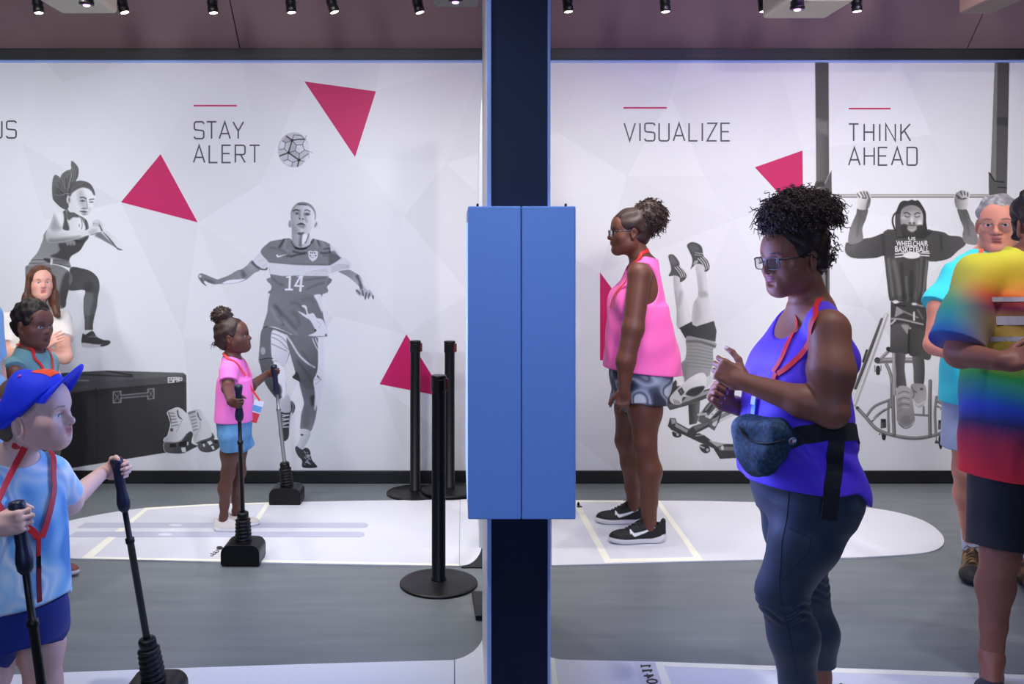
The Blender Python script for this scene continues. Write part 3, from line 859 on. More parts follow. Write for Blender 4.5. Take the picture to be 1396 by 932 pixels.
# headings: thin condensed capitals as bent strips
def arc(c, r, a0, a1, n=5): return [(c[0] + r * math.cos(math.radians(a0 + (a1 - a0) * k / n)), c[1] + r * math.sin(math.radians(a0 + (a1 - a0) * k / n))) for k in range(n + 1)]
r_ = 0.13
GL = {  # glyphs: width, strokes on a unit cap height (y up)
    'S': (0.56, [arc((0.43, 0.87), r_, 0, 90) + arc((0.13, 0.87), r_, 90, 180) + arc((0.13, 0.64), r_, 180, 250) + arc((0.43, 0.36), r_, 70, 0) + arc((0.43, 0.13), r_, 0, -90) + arc((0.13, 0.13), r_, -90, -180)]),
    'T': (0.58, [[(0, 1), (0.58, 1)], [(0.29, 1), (0.29, 0)]]), 'A': (0.64, [[(0, 0), (0.32, 1), (0.64, 0)], [(0.1, 0.3), (0.54, 0.3)]]),
    'Y': (0.62, [[(0, 1), (0.31, 0.45), (0.62, 1)], [(0.31, 0.45), (0.31, 0)]]), 'L': (0.48, [[(0, 1), (0, 0), (0.48, 0)]]),
    'E': (0.5, [[(0.5, 1), (0, 1), (0, 0), (0.5, 0)], [(0, 0.52), (0.44, 0.52)]]),
    'R': (0.56, [[(0, 0), (0, 1)] + arc((0.43, 0.87), r_, 90, 0) + arc((0.43, 0.59), r_, 0, -90) + [(0, 0.46)], [(0.3, 0.46), (0.56, 0)]]),
    'V': (0.62, [[(0, 1), (0.31, 0), (0.62, 1)]]), 'I': (0.05, [[(0.025, 1), (0.025, 0)]]),
    'U': (0.56, [[(0, 1)] + arc((0.13, 0.13), r_, 180, 270) + arc((0.43, 0.13), r_, 270, 360) + [(0.56, 1)]]),
    'Z': (0.54, [[(0, 1), (0.54, 1), (0, 0), (0.54, 0)]]), 'H': (0.56, [[(0, 1), (0, 0)], [(0.56, 1), (0.56, 0)], [(0, 0.52), (0.56, 0.52)]]),
    'N': (0.56, [[(0, 0), (0, 1), (0.56, 0), (0.56, 1)]]), 'K': (0.56, [[(0, 1), (0, 0)], [(0.54, 1), (0.02, 0.42)], [(0.2, 0.6), (0.56, 0)]]),
    'D': (0.56, [[(0, 0), (0, 1)] + arc((0.43, 0.87), r_, 90, 0) + arc((0.43, 0.13), r_, 0, -90) + [(0, 0)]]),
    'F': (0.48, [[(0.48, 1), (0, 1), (0, 0)], [(0, 0.52), (0.42, 0.52)]]),
    'O': (0.56, [arc((0.43, 0.87), r_, 0, 90) + arc((0.13, 0.87), r_, 90, 180) + arc((0.13, 0.13), r_, 180, 270) + arc((0.43, 0.13), r_, 270, 360) + [(0.56, 0.87)]]),
    'C': (0.54, [arc((0.41, 0.87), r_, 0, 90) + arc((0.13, 0.87), r_, 90, 180) + arc((0.13, 0.13), r_, 180, 270) + arc((0.41, 0.13), r_, 270, 360)])}
def ribbon(pts, w):
    q = [np.array(p, float) for p in pts]; n = len(q); L = []; R = []
    for i in range(n):
        a = q[i] - q[i - 1] if i else q[1] - q[0]; b = q[i + 1] - q[i] if i < n - 1 else a
        a = a / np.linalg.norm(a); b = b / np.linalg.norm(b)
        na, nb = np.array([-a[1], a[0]]), np.array([-b[1], b[0]]); m = na + nb; m = m / max(np.linalg.norm(m), 1e-6)
        k = w / 2 / max(m @ nb, 0.35)
        L.append(q[i] + m * k); R.append(q[i] - m * k)
    return [[tuple(L[i]), tuple(L[i + 1]), tuple(R[i + 1]), tuple(R[i])] for i in range(n - 1)]
def word(mb, txt, x, y0, y1, x1, w=2.1):
    """capitals from cap line y0 to base line y1 spread from x to x1"""
    h = y1 - y0
    tot = sum(GL[c][0] for c in txt) * h; gap = (x1 - x - tot) / max(len(txt) - 1, 1)
    cx = x; lay = 0
    for c in txt:
        for st in GL[c][1]:
            lay += 1
            for qd in ribbon([(cx + u * h, y1 - v * h) for u, v in st], w):
                P = wall_pts(qd, 0.0011 + 0.00004 * (lay % 9))
                mb.add(P, [(0, 1, 2, 3)])
        cx += GL[c][0] * h + gap
def heading(words, bar, label):
    c = np.array(wall_pts([bar[:2]], 0.001)[0])
    mb = MB()
    for wd in words: word(mb, *wd)
    o = mb.build('wall_heading', M['letter'], loc=c); tag(o, label, 'wall lettering', 'mural headings')
    if bar: MB().prism(wall_pts([(bar[0], bar[2] - 1.1), (bar[1], bar[2] - 1.1), (bar[1], bar[2] + 1.1), (bar[0], bar[2] + 1.1)], 0.0015), (0, 0.0007, 0)).build('accent_bar', M['magenta'], o)
    return o
heading([('STAY', 265, 166, 189, 332), ('ALERT', 264, 198, 221.5, 354)], (264, 323, 144), 'grey lettering STAY ALERT under a magenta bar')
heading([('VISUALIZE', 851, 168, 192, 995)], (850, 909, 147), 'grey lettering VISUALIZE under a magenta bar')
heading([('THINK', 1157, 169, 192, 1241), ('AHEAD', 1157, 201, 225, 1250)], (1157, 1214, 148), 'grey lettering THINK AHEAD under a magenta bar')
heading([('FOCUS', -66, 165, 188, 22)], (-66, -8, 144), 'grey lettering ending in US cut by the left edge')

# ---- jumping woman
A = Paint(28, 214, 175, 480)
A.view(30, 340, 6.66)
A.b([(440, 165), (540, 170), (630, 200), (690, 260), (705, 340), (690, 430), (680, 520), (660, 600), (645, 680), (640, 735), (575, 735), (570, 650), (560, 560), (560, 450), (568, 368), (430, 370), (440, 280)], (66, 84, (450, 200), (690, 420)))
A.p([(565, 400), (640, 400), (645, 470), (620, 560), (610, 660), (600, 735), (570, 700), (558, 560)], 118, 2.2, al=0.75)
A.p([(570, 300), (620, 290), (650, 330), (620, 380), (570, 370)], 55, 2, al=0.6)
for k in range(9): A.l([(575, 600 + k * 15), (610, 610 + k * 14), (648, 596 + k * 14)], 5, 45, al=0.7)
A.b([(30, 190), (60, 140), (200, 130), (330, 145), (420, 190), (458, 240), (455, 290), (430, 350), (405, 450), (390, 525), (300, 540), (200, 540), (60, 400)], (118, 130, (200, 150), (330, 400)))
A.p([(372, 250), (420, 200), (455, 245), (440, 330), (410, 440), (390, 528), (335, 490), (342, 380)], 62, 2.0, al=0.9)
A.p([(430, 210), (452, 250), (440, 310), (425, 300), (432, 250)], 120, 1.0, al=0.6)
A.b([(565, 736), (642, 733), (645, 760), (600, 775), (565, 780)], 215)
A.b([(552, 760), (575, 772), (640, 738), (680, 790), (740, 820), (790, 825), (803, 846), (770, 872), (690, 887), (560, 887), (540, 842)], 62)
A.p([(544, 846), (690, 862), (800, 848), (772, 874), (690, 889), (556, 889)], 190, 0.5)
A.p([(720, 862), (800, 846), (775, 870), (720, 880)], 60, 0.6)
for k in range(4): A.l([(600 + k * 22, 800 - k * 4), (650 + k * 22, 770 + k * 12)], 6, 120)
A.view(30, 280, 9.307)
A.b([(540, 60), (300, 330), (270, 420), (240, 500), (200, 590), (160, 640), (110, 700), (85, 775), (240, 740), (380, 740), (500, 760), (620, 790), (600, 700), (630, 640), (680, 610), (740, 570), (800, 470), (850, 390), (830, 200), (700, 110), (620, 70)], (140, 120, (150, 700), (500, 300)))
A.p([(470, 480), (640, 470), (720, 440), (845, 388), (800, 470), (740, 570), (680, 610), (620, 660), (590, 700), (380, 650), (380, 630), (440, 605), (480, 560)], 62, 1.2)
for k in range(5): A.l([(650 + k * 18, 430 + k * 4), (690 + k * 20, 470 - k * 5)], 14, 40, al=0.8)
for k in range(3): A.p([(560 + k * 40, 470), (590 + k * 40, 450), (600 + k * 40, 490), (575 + k * 40, 510)], 150, 0.8, al=0.7)
A.p([(280, 670), (360, 680), (360, 725), (290, 700)], 45, 0.8); A.p([(390, 680), (560, 700), (580, 740), (500, 745), (400, 725)], 105, 1)
A.l([(120, 690), (300, 690), (600, 705)], 10, 75, al=0.8); A.l([(90, 735), (380, 735), (610, 775)], 12, 70, al=0.8)
A.p([(365, 680), (390, 680), (385, 745), (360, 745)], 200, 0.6)
A.p([(570, 200), (600, 165), (690, 140), (760, 180), (800, 310), (600, 320)], (205, 225, (580, 250), (740, 250)), 0.8)
A.p([(575, 75), (660, 70), (700, 110), (720, 150), (650, 150), (590, 185)], 85, 1.0)
A.p([(515, 305), (545, 180), (575, 200), (600, 310)], 78, 0.8); A.p([(800, 160), (822, 170), (832, 290), (812, 300)], 70, 0.6)
A.l([(540, 60), (555, 180), (575, 300)], 26, 75); A.l([(755, 180), (765, 250), (755, 300)], 10, 110); A.l([(728, 240), (726, 265)], 8, 70)
A.b([(900, 210), (950, 178), (1000, 195), (1030, 260), (1040, 320), (1090, 335), (1180, 400), (1270, 480), (1297, 530), (1280, 567), (1230, 565), (1170, 522), (1080, 472), (990, 422), (900, 380)], (205, 222, (950, 400), (1250, 480)))
A.p([(920, 370), (990, 345), (1060, 400), (1170, 520), (1080, 472), (990, 420)], 118, 1.0)
A.p([(1030, 340), (1090, 390), (1150, 460), (1210, 535), (1275, 562), (1215, 562), (1150, 490), (1090, 410)], 60, 0.9)
A.b([(410, 90), (470, 70), (520, 95), (530, 180), (520, 300), (640, 320), (760, 315), (830, 305), (880, 260), (950, 235), (1000, 285), (1025, 345), (960, 350), (900, 380), (850, 375), (760, 402), (640, 442), (500, 468), (350, 478), (318, 450), (300, 395), (315, 320), (350, 250), (380, 170)], (215, 165, (500, 300), (430, 470)))
A.p([(405, 120), (470, 240), (500, 300), (400, 320), (360, 270), (385, 180)], 135, 3.0, al=0.75)
A.p([(345, 470), (350, 430), (430, 420), (640, 400), (740, 390), (640, 440), (500, 466)], 105, 2.6, al=0.75)
A.p([(440, 90), (520, 110), (520, 250), (490, 230)], 228, 2, al=0.8)
for k in range(5): A.l([(900 + k * 20, 225 - abs(k - 2) * 4), (910 + k * 20, 262)], 6, 120, al=0.8)
A.l([(985, 250), (1015, 320)], 16, 80); A.l([(860, 380), (960, 345), (1010, 345)], 8, 80); A.p([(850, 330), (900, 300), (950, 300), (930, 350), (870, 365)], 170, 2, al=0.7)
A.view(50, 210, 10.715)
A.b([(470, 420), (560, 400), (640, 385), (740, 405), (800, 450), (840, 520), (858, 590), (845, 680), (820, 770), (790, 840), (740, 885), (690, 893), (640, 870), (560, 850), (470, 830), (440, 620)], (212, 228, (500, 700), (800, 640)))
A.b([(510, 98), (560, 130), (605, 190), (616, 250), (605, 330), (580, 380), (560, 420), (500, 520), (450, 600), (470, 760), (430, 812), (360, 782), (300, 732), (240, 662), (228, 590), (224, 500), (230, 400), (245, 335), (275, 300), (330, 330), (345, 345), (370, 290), (440, 240), (500, 220), (503, 150)], (100, 78, (300, 400), (430, 600)))
A.p([(470, 430), (560, 395), (640, 384), (740, 405), (800, 450), (842, 520), (857, 590), (835, 600), (800, 540), (740, 500), (660, 490), (590, 520), (520, 570), (490, 620), (450, 590)], 88, 0.8)
rr = random.Random(4)
for k in range(34):
    a = rr.uniform(0, 1); x = 240 + a * 330; y = 690 - a * 250 + rr.uniform(-120, 60)
    A.l([(450 + rr.uniform(-40, 40), 560 + rr.uniform(-60, 60)), (x * 0.5 + 220, y * 0.6 + 200), (x, y - 160 * (1 - abs(a - 0.5)))], (12, 6), rr.choice([40, 48, 150, 165, 60]), al=0.55)
for k in range(6): A.l([(560 - k * 14, 400), (585 - k * 14, 300), (560 - k * 16, 190)], 9, [50, 150, 60, 170, 50, 160][k], al=0.6)
for k in range(10): A.l([(480 + k * 8, 600 - k * 14), (560 + k * 14, 500 - k * 5), (650 + k * 15, 430 + k * 2)], 7, [150, 40, 165, 50, 45, 140, 50, 60, 130, 45][k], al=0.6)
A.o((465, 665), (28, 58), 200, 0.6); A.o((478, 670), (12, 38), 100, 0.7)
A.p([(600, 560), (660, 520), (700, 600), (720, 690), (735, 780), (700, 800), (640, 760), (610, 700)], 168, 3.0, al=0.75)
A.l([(640, 635), (690, 632), (722, 652)], 16, 55); A.l([(770, 668), (800, 660), (836, 655)], 14, 65)
A.o((672, 682), (30, 11), 50, 0.8); A.o((800, 700), (26, 9), 70, 0.8)
A.l([(722, 660), (735, 740), (740, 790)], 12, 110, 1.0, al=0.7); A.o((695, 795), (32, 9), 85, 0.9); A.p([(625, 835), (690, 825), (745, 842), (700, 858)], 80, 0.7); A.o((690, 880), (55, 14), 110, 1.2, al=0.8)
A.p([(760, 780), (800, 800), (760, 870), (735, 860)], 185, 2, al=0.6)
A.noise(2.5, 1)
A.build('athlete_picture', 'black and white print of a ponytailed woman jumping', 'mural figure')

# ---- plyo box
A = Paint(60, 500, 262, 642)
A.view(0, 0, 1.0)
A.b([(62, 512), (88, 508), (145, 504.8), (250, 508), (254, 511), (254, 518), (88, 530)], (70, 100, (90, 520), (200, 508)), sm=False)
A.b([(62, 528), (128, 522), (252, 512), (254, 513), (255, 612), (172, 625.5), (90, 639), (62, 641)], (44, 60, (90, 580), (230, 540)), sm=False)
A.p([(88, 527), (128, 521.5), (252, 511), (253, 520), (128, 531), (88, 537)], 82, 1.2, sm=False)
A.l([(145, 505.5), (180, 511)], 1.6, 40, sm=False); A.l([(100, 510), (181, 513)], 1.6, 45, sm=False)
A.l([(88, 538), (127, 532), (253, 522)], 0.9, 42, sm=False); A.l([(131, 528), (132, 632)], 1.2, 40, sm=False)
for k in range(7): A.l([(104 + k * 2.6, 518.6), (105 + k * 2.6, 518.4)], 1.3, 150)
for q in ([(154.5, 534), (165, 533), (165, 548), (154.5, 549)], [(201.5, 530.5), (210, 529.5), (210, 543), (201.5, 544)]):
    A.l(q + q[:1], 0.8, 170, sm=False); A.l([q[0], q[2]], 0.6, 150); A.l([q[1], q[3]], 0.6, 150)
A.l([(165.5, 538.5), (201.5, 535)], 0.9, 165, sm=False); A.l([(165.5, 542.5), (201.5, 539.5)], 0.9, 165, sm=False); A.l([(165.5, 540.5), (201.5, 537.2)], 2.4, 75, sm=False)
x = 229.5
for st in ([(0, 0), (2.6, 0)], [(0, 3), (2.3, 3)], [(0, 6), (2.6, 6)], [(0, 0), (0, 6)]), ([(2.6, 0), (0.2, 0), (0, 3), (2.6, 3), (2.6, 6), (0, 6)],), ([(0, 6.3), (0, 0), (2.6, 0), (2.6, 3), (0, 3)],), ([(0, 6), (0, 0), (2.6, 5.6), (2.6, 0)],):
    for sgm in st: A.l([(x + a, 514.8 + b * 1.05 - (x - 229) * 0.06) for a, b in sgm], 1.35, 212, 0.3, sm=False)
    x += 3.9
A.o((246.4, 516.5), 2.7, 212, 0.3); A.l([(244.5, 516.5), (248.5, 516.5)], 0.6, 60); A.l([(246.4, 514.2), (246.4, 519)], 0.6, 60)
A.noise(2, 2)
A.build('box_picture', 'printed black padded jump box with a stitched handle', 'mural picture')

# ---- skates
A = Paint(221, 552, 304, 622, 2.0)
A.view(210, 540, 10.96)
def skate_sole(pts, holes, lights):
    A.b(pts, (95, 62, (pts[0][0], 700), (pts[0][0] + 300, 830)), sm=True)
    for h in holes: A.p(h, 32, 0.4, sm=False)
    for h in lights: A.p(h, 215, 0.4, sm=False)
skate_sole([(620, 700), (680, 665), (850, 605), (862, 540), (905, 600), (900, 645), (960, 650), (992, 710), (970, 770), (900, 815), (800, 837), (710, 822), (660, 770), (650, 710)], [[(690, 690), (780, 665), (790, 680), (720, 705)], [(885, 640), (940, 655), (955, 700), (910, 700)]], [[(790, 680), (850, 660), (878, 700), (832, 732)], [(723, 715), (752, 705), (767, 745), (745, 757)], [(850, 745), (890, 740), (906, 790), (880, 797)]])
A.b([(505, 240), (570, 215), (640, 190), (690, 205), (720, 250), (760, 310), (810, 380), (845, 460), (857, 530), (850, 602), (780, 632), (680, 662), (620, 697), (590, 660), (590, 600), (570, 490), (540, 380), (520, 310)], (178, 208, (540, 400), (740, 420)))
A.l([(650, 250), (665, 300), (700, 355)], 16, 80); A.p([(510, 245), (600, 215), (620, 235), (530, 265)], 120, 0.6)
for k in range(5): A.l([(555 + k * 8, 310 + k * 50), (620 + k * 8, 295 + k * 48)], 12, 110)
A.l([(690, 380), (690, 460), (640, 560), (620, 620)], 8, 140, al=0.8)
skate_sole([(160, 685), (300, 690), (410, 660), (480, 570), (545, 520), (582, 560), (570, 620), (560, 690), (600, 720), (655, 740), (560, 790), (480, 832), (410, 852), (280, 852), (190, 837), (152, 790)], [[(235, 712), (326, 700), (326, 755), (235, 760)], [(370, 690), (490, 660), (482, 730), (370, 747)]], [[(495, 680), (518, 680), (512, 730), (492, 730)], [(405, 765), (470, 760), (482, 830), (420, 836)]])
A.b([(200, 240), (260, 200), (340, 170), (400, 185), (450, 220), (490, 270), (520, 340), (550, 440), (567, 490), (540, 522), (490, 550), (440, 620), (400, 660), (300, 687), (160, 682), (153, 630), (200, 590), (230, 500), (250, 410), (225, 320)], (182, 214, (220, 400), (420, 420)))
A.l([(352, 215), (365, 290), (405, 335)], 18, 65); A.l([(215, 240), (245, 330), (255, 410)], 14, 80)
for k in range(5): A.l([(225 + k * 9, 245 + k * 50), (300 + k * 16, 255 + k * 42)], 12, 100)
for k in range(7): A.o((425 - k * 14, 350 + k * 28), 7, 110, 0.3)
A.o((265, 500), (22, 26), 70, 0.6); A.l([(160, 680), (300, 684), (400, 658), (490, 556)], 10, 120)
A.build('skates_picture', 'printed pair of white ice skates leaning on the printed black box', 'mural picture', off=0.0016)

# ---- football
A = Paint(377, 178, 428, 230, 2.2)
A.view(365, 170, 14.333)
A.o((505, 490), (308, 342), 186, 0.5, True)
A.p([(560, 395), (680, 390), (720, 495), (620, 565), (540, 510)], 205, 0.5, sm=False); A.o((285, 405), (50, 75), 205, 0.5); A.o((400, 740), (70, 50), 205, 0.5)
A.p([(475, 305), (560, 395), (540, 510), (405, 545)], 165, 0.4, sm=False); A.p([(360, 220), (475, 305), (350, 355), (280, 315)], 160, 0.5, sm=False); A.p([(540, 510), (620, 565), (615, 690), (405, 545)], 165, 0.4, sm=False)
A.p([(720, 300), (830, 420), (830, 640), (700, 800), (720, 660), (810, 555), (720, 495), (690, 390)], 218, 1.2, al=0.85)
for w, g, ls in ((24, 35, [[(365, 220), (475, 305)], [(475, 305), (600, 285), (730, 285)], [(475, 305), (405, 545)], [(405, 545), (235, 610)], [(405, 545), (610, 690)], [(610, 690), (580, 830)]]),
                 (12, 70, [[(610, 690), (810, 555)], [(475, 305), (560, 395)], [(560, 395), (680, 390)], [(680, 390), (720, 495)], [(720, 495), (620, 565)], [(620, 565), (540, 510)], [(540, 510), (560, 395)], [(540, 510), (405, 545)], [(620, 565), (615, 690)], [(720, 495), (800, 520)], [(680, 390), (715, 300)], [(475, 305), (350, 355)], [(350, 355), (290, 315)], [(350, 355), (325, 465)], [(325, 465), (360, 510)], [(325, 465), (230, 490)], [(405, 545), (390, 680)], [(390, 680), (490, 735)], [(490, 735), (470, 815)], [(390, 680), (310, 705)], [(490, 735), (610, 690)], [(610, 690), (715, 720)], [(475, 305), (510, 200)], [(510, 200), (640, 205)], [(640, 205), (730, 285)]])):
    for q in ls: A.l(q, w, g, 0.35, sm=False)
A.o((475, 305), 30, 25, 0.4); A.o((405, 545), 30, 25, 0.4); A.o((610, 690), 30, 25, 0.4)
A.l([(725, 300), (755, 215)], 16, 150, 0.4, True); A.l([(800, 520), (880, 552)], 14, 175, 0.4, True); A.l([(800, 540), (805, 650)], 14, 170, 0.4, True)
A.build('ball_picture', 'printed grey football above the footballer', 'mural picture', tint=(0.97, 0.97, 1.05))

# ---- footballer
A = Paint(265, 270, 515, 642)
A.view(350, 520, 7.46)
A.b([(440, -20), (460, 120), (480, 220), (455, 320), (445, 420), (450, 485), (545, 508), (590, 400), (612, 280), (622, 180), (600, 60), (590, -20)], (100, 125, (590, 200), (450, 300)))
A.p([(550, 150), (612, 150), (605, 240), (560, 240)], 48, 2.0, al=0.85); A.p([(500, 250), (540, 320), (530, 450), (470, 470), (460, 380)], 95, 3, al=0.7); A.p([(600, 100), (640, 110), (600, 280), (585, 260)], 210, 1.2)
A.b([(450, 482), (545, 505), (522, 600), (460, 690), (405, 665), (440, 580)], (205, 175, (450, 560), (530, 600))); A.o((460, 540), (14, 10), 60, 0.5)
A.b([(392, 690), (405, 655), (460, 690), (500, 670), (540, 700), (560, 790), (595, 835), (610, 872), (470, 872), (460, 800), (420, 755)], 62)
rr = random.Random(2)
for k in range(16): A.l([(480 + rr.uniform(-20, 60), 690 + rr.uniform(0, 150)), (510 + rr.uniform(0, 70), 700 + rr.uniform(0, 150))], 9, rr.choice([210, 170, 40]), 0.5)
A.p([(470, 860), (540, 845), (600, 850), (612, 874), (470, 876)], 40, 0.6)
A.b([(190, 165), (300, 118), (345, 190), (362, 300), (300, 322), (245, 312), (247, 250)], (205, 185, (230, 200), (340, 260)))
A.b([(243, 310), (290, 318), (345, 300), (348, 195), (388, 240), (382, 300), (342, 380), (332, 480), (322, 570), (280, 606), (235, 572), (224, 480), (243, 370)], 55)
for k in range(7): A.l([(255 + (k % 2) * 8, 335 + k * 21), (325, 345 + k * 19 - (k % 2) * 26)], 10, 205, 0.5)
A.p([(340, 330), (365, 320), (350, 420), (340, 520), (330, 480)], 220, 0.8, al=0.9); A.l([(350, 200), (372, 245), (362, 300)], 14, 120)
A.view(345, 440, 7.764)
A.b([(75, 380), (80, 470), (130, 640), (250, 805), (295, 795), (340, 750), (350, 640), (310, 460), (220, 390)], (92, 72, (90, 450), (230, 700)))
A.p([(225, 400), (330, 470), (352, 640), (345, 760), (305, 790), (290, 690), (250, 600), (225, 500)], 228, 1.2); A.p([(245, 640), (290, 660), (305, 730), (275, 750), (240, 690)], 60, 1.5, al=0.85)
A.b([(95, 65), (200, 45), (420, 140), (400, 280), (355, 420), (312, 462), (250, 400), (75, 392), (58, 420), (70, 250)], 106)
A.p([(195, 95), (290, 100), (405, 170), (392, 280), (352, 422), (312, 462), (250, 400), (200, 385)], (222, 205, (220, 200), (350, 350)), 0.6)
for q in ([(200, 150), (280, 190), (370, 280)], [(200, 110), (300, 150), (390, 250)], [(195, 220), (260, 250), (360, 300)]): A.l(q, 8, 135, 0.6)
A.o((105, 295), (26, 40), 165, 0.6); A.l([(75, 388), (150, 375), (205, 375)], 10, 50)
A.b([(370, 130), (690, 160), (705, 300), (690, 450), (672, 560), (655, 640), (640, 700), (560, 690), (495, 625), (415, 575), (445, 520), (400, 350)], (112, 88, (480, 300), (650, 520)))
A.l([(350, 130), (400, 200), (480, 330), (560, 410), (650, 470)], 20, 205, 0.8); A.p([(440, 545), (470, 520), (500, 620), (415, 578)], 50, 0.6)
A.l([(470, 400), (560, 520), (620, 620)], 22, 70, 2, al=0.7); A.l([(520, 300), (600, 420), (660, 500)], 16, 80, 2, al=0.6)
for q in ([(630, 165), (660, 240), (690, 290)], [(660, 165), (690, 240)]): A.l(q, 9, 215)
A.b([(690, 160), (745, 170), (742, 600), (715, 800), (680, 900), (650, 700), (640, 605), (685, 480)], 219)
A.l([(680, 560), (715, 600)], 14, 90); A.l([(650, 600), (720, 590), (660, 650)], 12, 190)
A.view(345, 380, 10.358)
A.b([(240, -20), (260, 100), (240, 200), (215, 320), (200, 470), (160, 600), (130, 720), (150, 700), (270, 672), (400, 712), (520, 772), (650, 812), (760, 830), (900, 822), (1056, 805), (1050, 740), (1010, 600), (980, 450), (970, 260), (1030, 130), (1065, -20)], (124, 112, (250, 300), (900, 300)))
for q, w, g in (([(300, 370), (380, 480), (420, 640)], 30, 78), ([(330, 400), (480, 560), (600, 700)], 34, 82), ([(560, 470), (640, 560), (640, 650)], 40, 92), ([(540, 340), (640, 350), (700, 450)], 26, 90), ([(250, 400), (330, 560), (400, 620)], 16, 150), ([(400, 560), (520, 690), (620, 780)], 14, 148), ([(700, 300), (800, 280), (850, 330)], 30, 95), ([(250, 180), (600, 200), (900, 100)], 18, 100)): A.l(q, w, g, 2.4, al=0.75)
A.p([(640, 460), (690, 475), (755, 505), (735, 420), (690, 390), (700, 370), (755, 385), (780, 490), (850, 482), (900, 550), (985, 580), (1055, 740), (1056, 805), (780, 802), (880, 750), (850, 660), (800, 580), (720, 530)], 218, 0.6)
A.p([(860, 230), (965, 230), (978, 470), (900, 310)], 218, 0.8); A.o((880, 725), (14, 18), 45, 0.5); A.o((1030, 795), (14, 20), 80, 0.5); A.l([(900, 600), (960, 640), (920, 690)], 6, 175); A.l([(150, 690), (200, 670)], 14, 40)
A.view(260, 320, 10.738)
A.b([(905, 375), (820, 450), (740, 505), (680, 520), (560, 590), (430, 640), (370, 645), (180, 568), (130, 572), (108, 610), (130, 660), (170, 710), (232, 752), (226, 735), (192, 692), (215, 675), (250, 695), (330, 722), (450, 718), (560, 718), (680, 702), (780, 672), (850, 630), (930, 560), (1015, 508)], (120, 138, (200, 640), (850, 520)))
A.p([(460, 708), (560, 662), (700, 650), (800, 645), (700, 692), (560, 714)], 226, 0.6); A.p([(740, 520), (785, 540), (810, 600), (770, 625), (745, 580)], 78, 2.2, al=0.8); A.p([(190, 640), (300, 660), (350, 710), (260, 690)], 85, 1.4, al=0.8); A.o((140, 605), (20, 18), 210, 0.6); A.l([(150, 640), (180, 690), (225, 740)], 12, 70)
A.p([(830, 440), (900, 400), (940, 470), (880, 540)], 152, 2.5, al=0.8)
A.b([(905, 372), (890, 420), (960, 482), (1020, 512), (1112, 517), (1122, 470), (1060, 490), (980, 440)], 92)
A.b([(1010, 255), (908, 372), (950, 430), (1030, 488), (1085, 500), (1122, 470), (1137, 420), (1145, 402)], 208, sm=False); A.l([(1000, 390), (1080, 360)], 8, 185, 0.7); A.l([(1050, 480), (1100, 440)], 8, 180, 0.7)
A.view(420, 310, 9.32)
A.b([(380, 555), (440, 530), (520, 535), (600, 575), (660, 615), (695, 680), (725, 740), (790, 800), (838, 870), (830, 917), (808, 880), (780, 880), (770, 912), (750, 880), (727, 922), (700, 872), (640, 862), (600, 800), (620, 783), (650, 790), (655, 760), (600, 700), (500, 620)], (135, 175, (500, 600), (700, 700)))
A.p([(600, 620), (635, 600), (680, 680), (692, 780), (650, 765), (640, 690)], 85, 1.3, al=0.9); A.p([(650, 620), (700, 690), (780, 790), (740, 790), (690, 720)], 215, 1.0, al=0.9)
for q in ([(620, 800), (660, 840)], [(690, 800), (700, 860)], [(740, 830), (725, 910)], [(780, 840), (765, 905)], [(825, 870), (828, 910)]): A.l(q, 16, 70, 0.6)
A.b([(265, 480), (405, 378), (470, 385), (545, 450), (558, 500), (520, 535), (440, 545), (375, 555), (265, 595)], 210, sm=False)
for k in range(4): A.l([(300, 500 + k * 22), (400, 470 + k * 20), (520, 480 + k * 10)], 7, 165, 0.7)
A.view(350, 320, 11.633)
A.b([(540, 62), (440, 60), (390, 72), (250, 95), (180, 130), (60, 270), (190, 436), (195, 520), (210, 620), (235, 740), (240, 850), (230, 935), (1060, 935), (1110, 800), (1140, 650), (1160, 485), (1330, 370), (1270, 250), (1165, 150), (1060, 100), (950, 75), (880, 65), (820, 160), (700, 200), (600, 160)], (116, 122, (200, 300), (1000, 600)))
A.p([(1155, 180), (1200, 290), (1300, 330), (1330, 372), (1160, 480), (1140, 400)], 92, 1.0); A.p([(1165, 150), (1270, 215), (1345, 340), (1310, 345), (1230, 250), (1180, 260)], 205, 0.6)
A.p([(190, 440), (500, 470), (1162, 487), (1148, 652), (820, 650), (600, 645), (400, 652), (210, 620)], 210, 0.5, sm=False)
for k in range(5): A.l([(760 + k * 70, 640), (860 + k * 70, 580), (1120, 540 + k * 16)], 7, 180, 0.8, al=0.8)
for q, w in (([(580, 262), (690, 288), (780, 285)], 26), ([(540, 345), (640, 315), (760, 295)], 28), ([(435, 60), (400, 130), (360, 195)], 34), ([(1020, 285), (1090, 290), (1155, 275)], 26), ([(480, 340), (520, 325)], 20), ([(1070, 225), (1155, 215)], 16), ([(900, 70), (880, 130)], 18), ([(960, 80), (1000, 170)], 16)): A.l(q, w, 48, 1.2, al=0.85)
for q, w in (([(220, 200), (350, 230), (470, 290)], 22), ([(1060, 330), (1150, 330)], 18), ([(560, 460), (760, 470), (1100, 470)], 16), ([(250, 680), (330, 760), (420, 800)], 26), ([(760, 720), (900, 700), (1080, 680)], 20), ([(800, 860), (950, 790), (1060, 760)], 22)): A.l(q, w, 86, 1.6, al=0.75)
for q in ([(470, 90), (440, 200), (500, 260)], [(930, 90), (960, 200)], [(1040, 120), (1080, 190)]): A.l(q, 18, 148, 1.5, al=0.7)
A.l([(560, 110), (610, 195), (700, 222), (800, 195), (865, 110)], 34, 62, 0.7); A.l([(620, 205), (700, 222), (780, 205)], 34, 26, 0.7)
A.p([(305, 318), (330, 308), (345, 335), (480, 303), (365, 352), (325, 356)], 222, 0.4, sm=False)
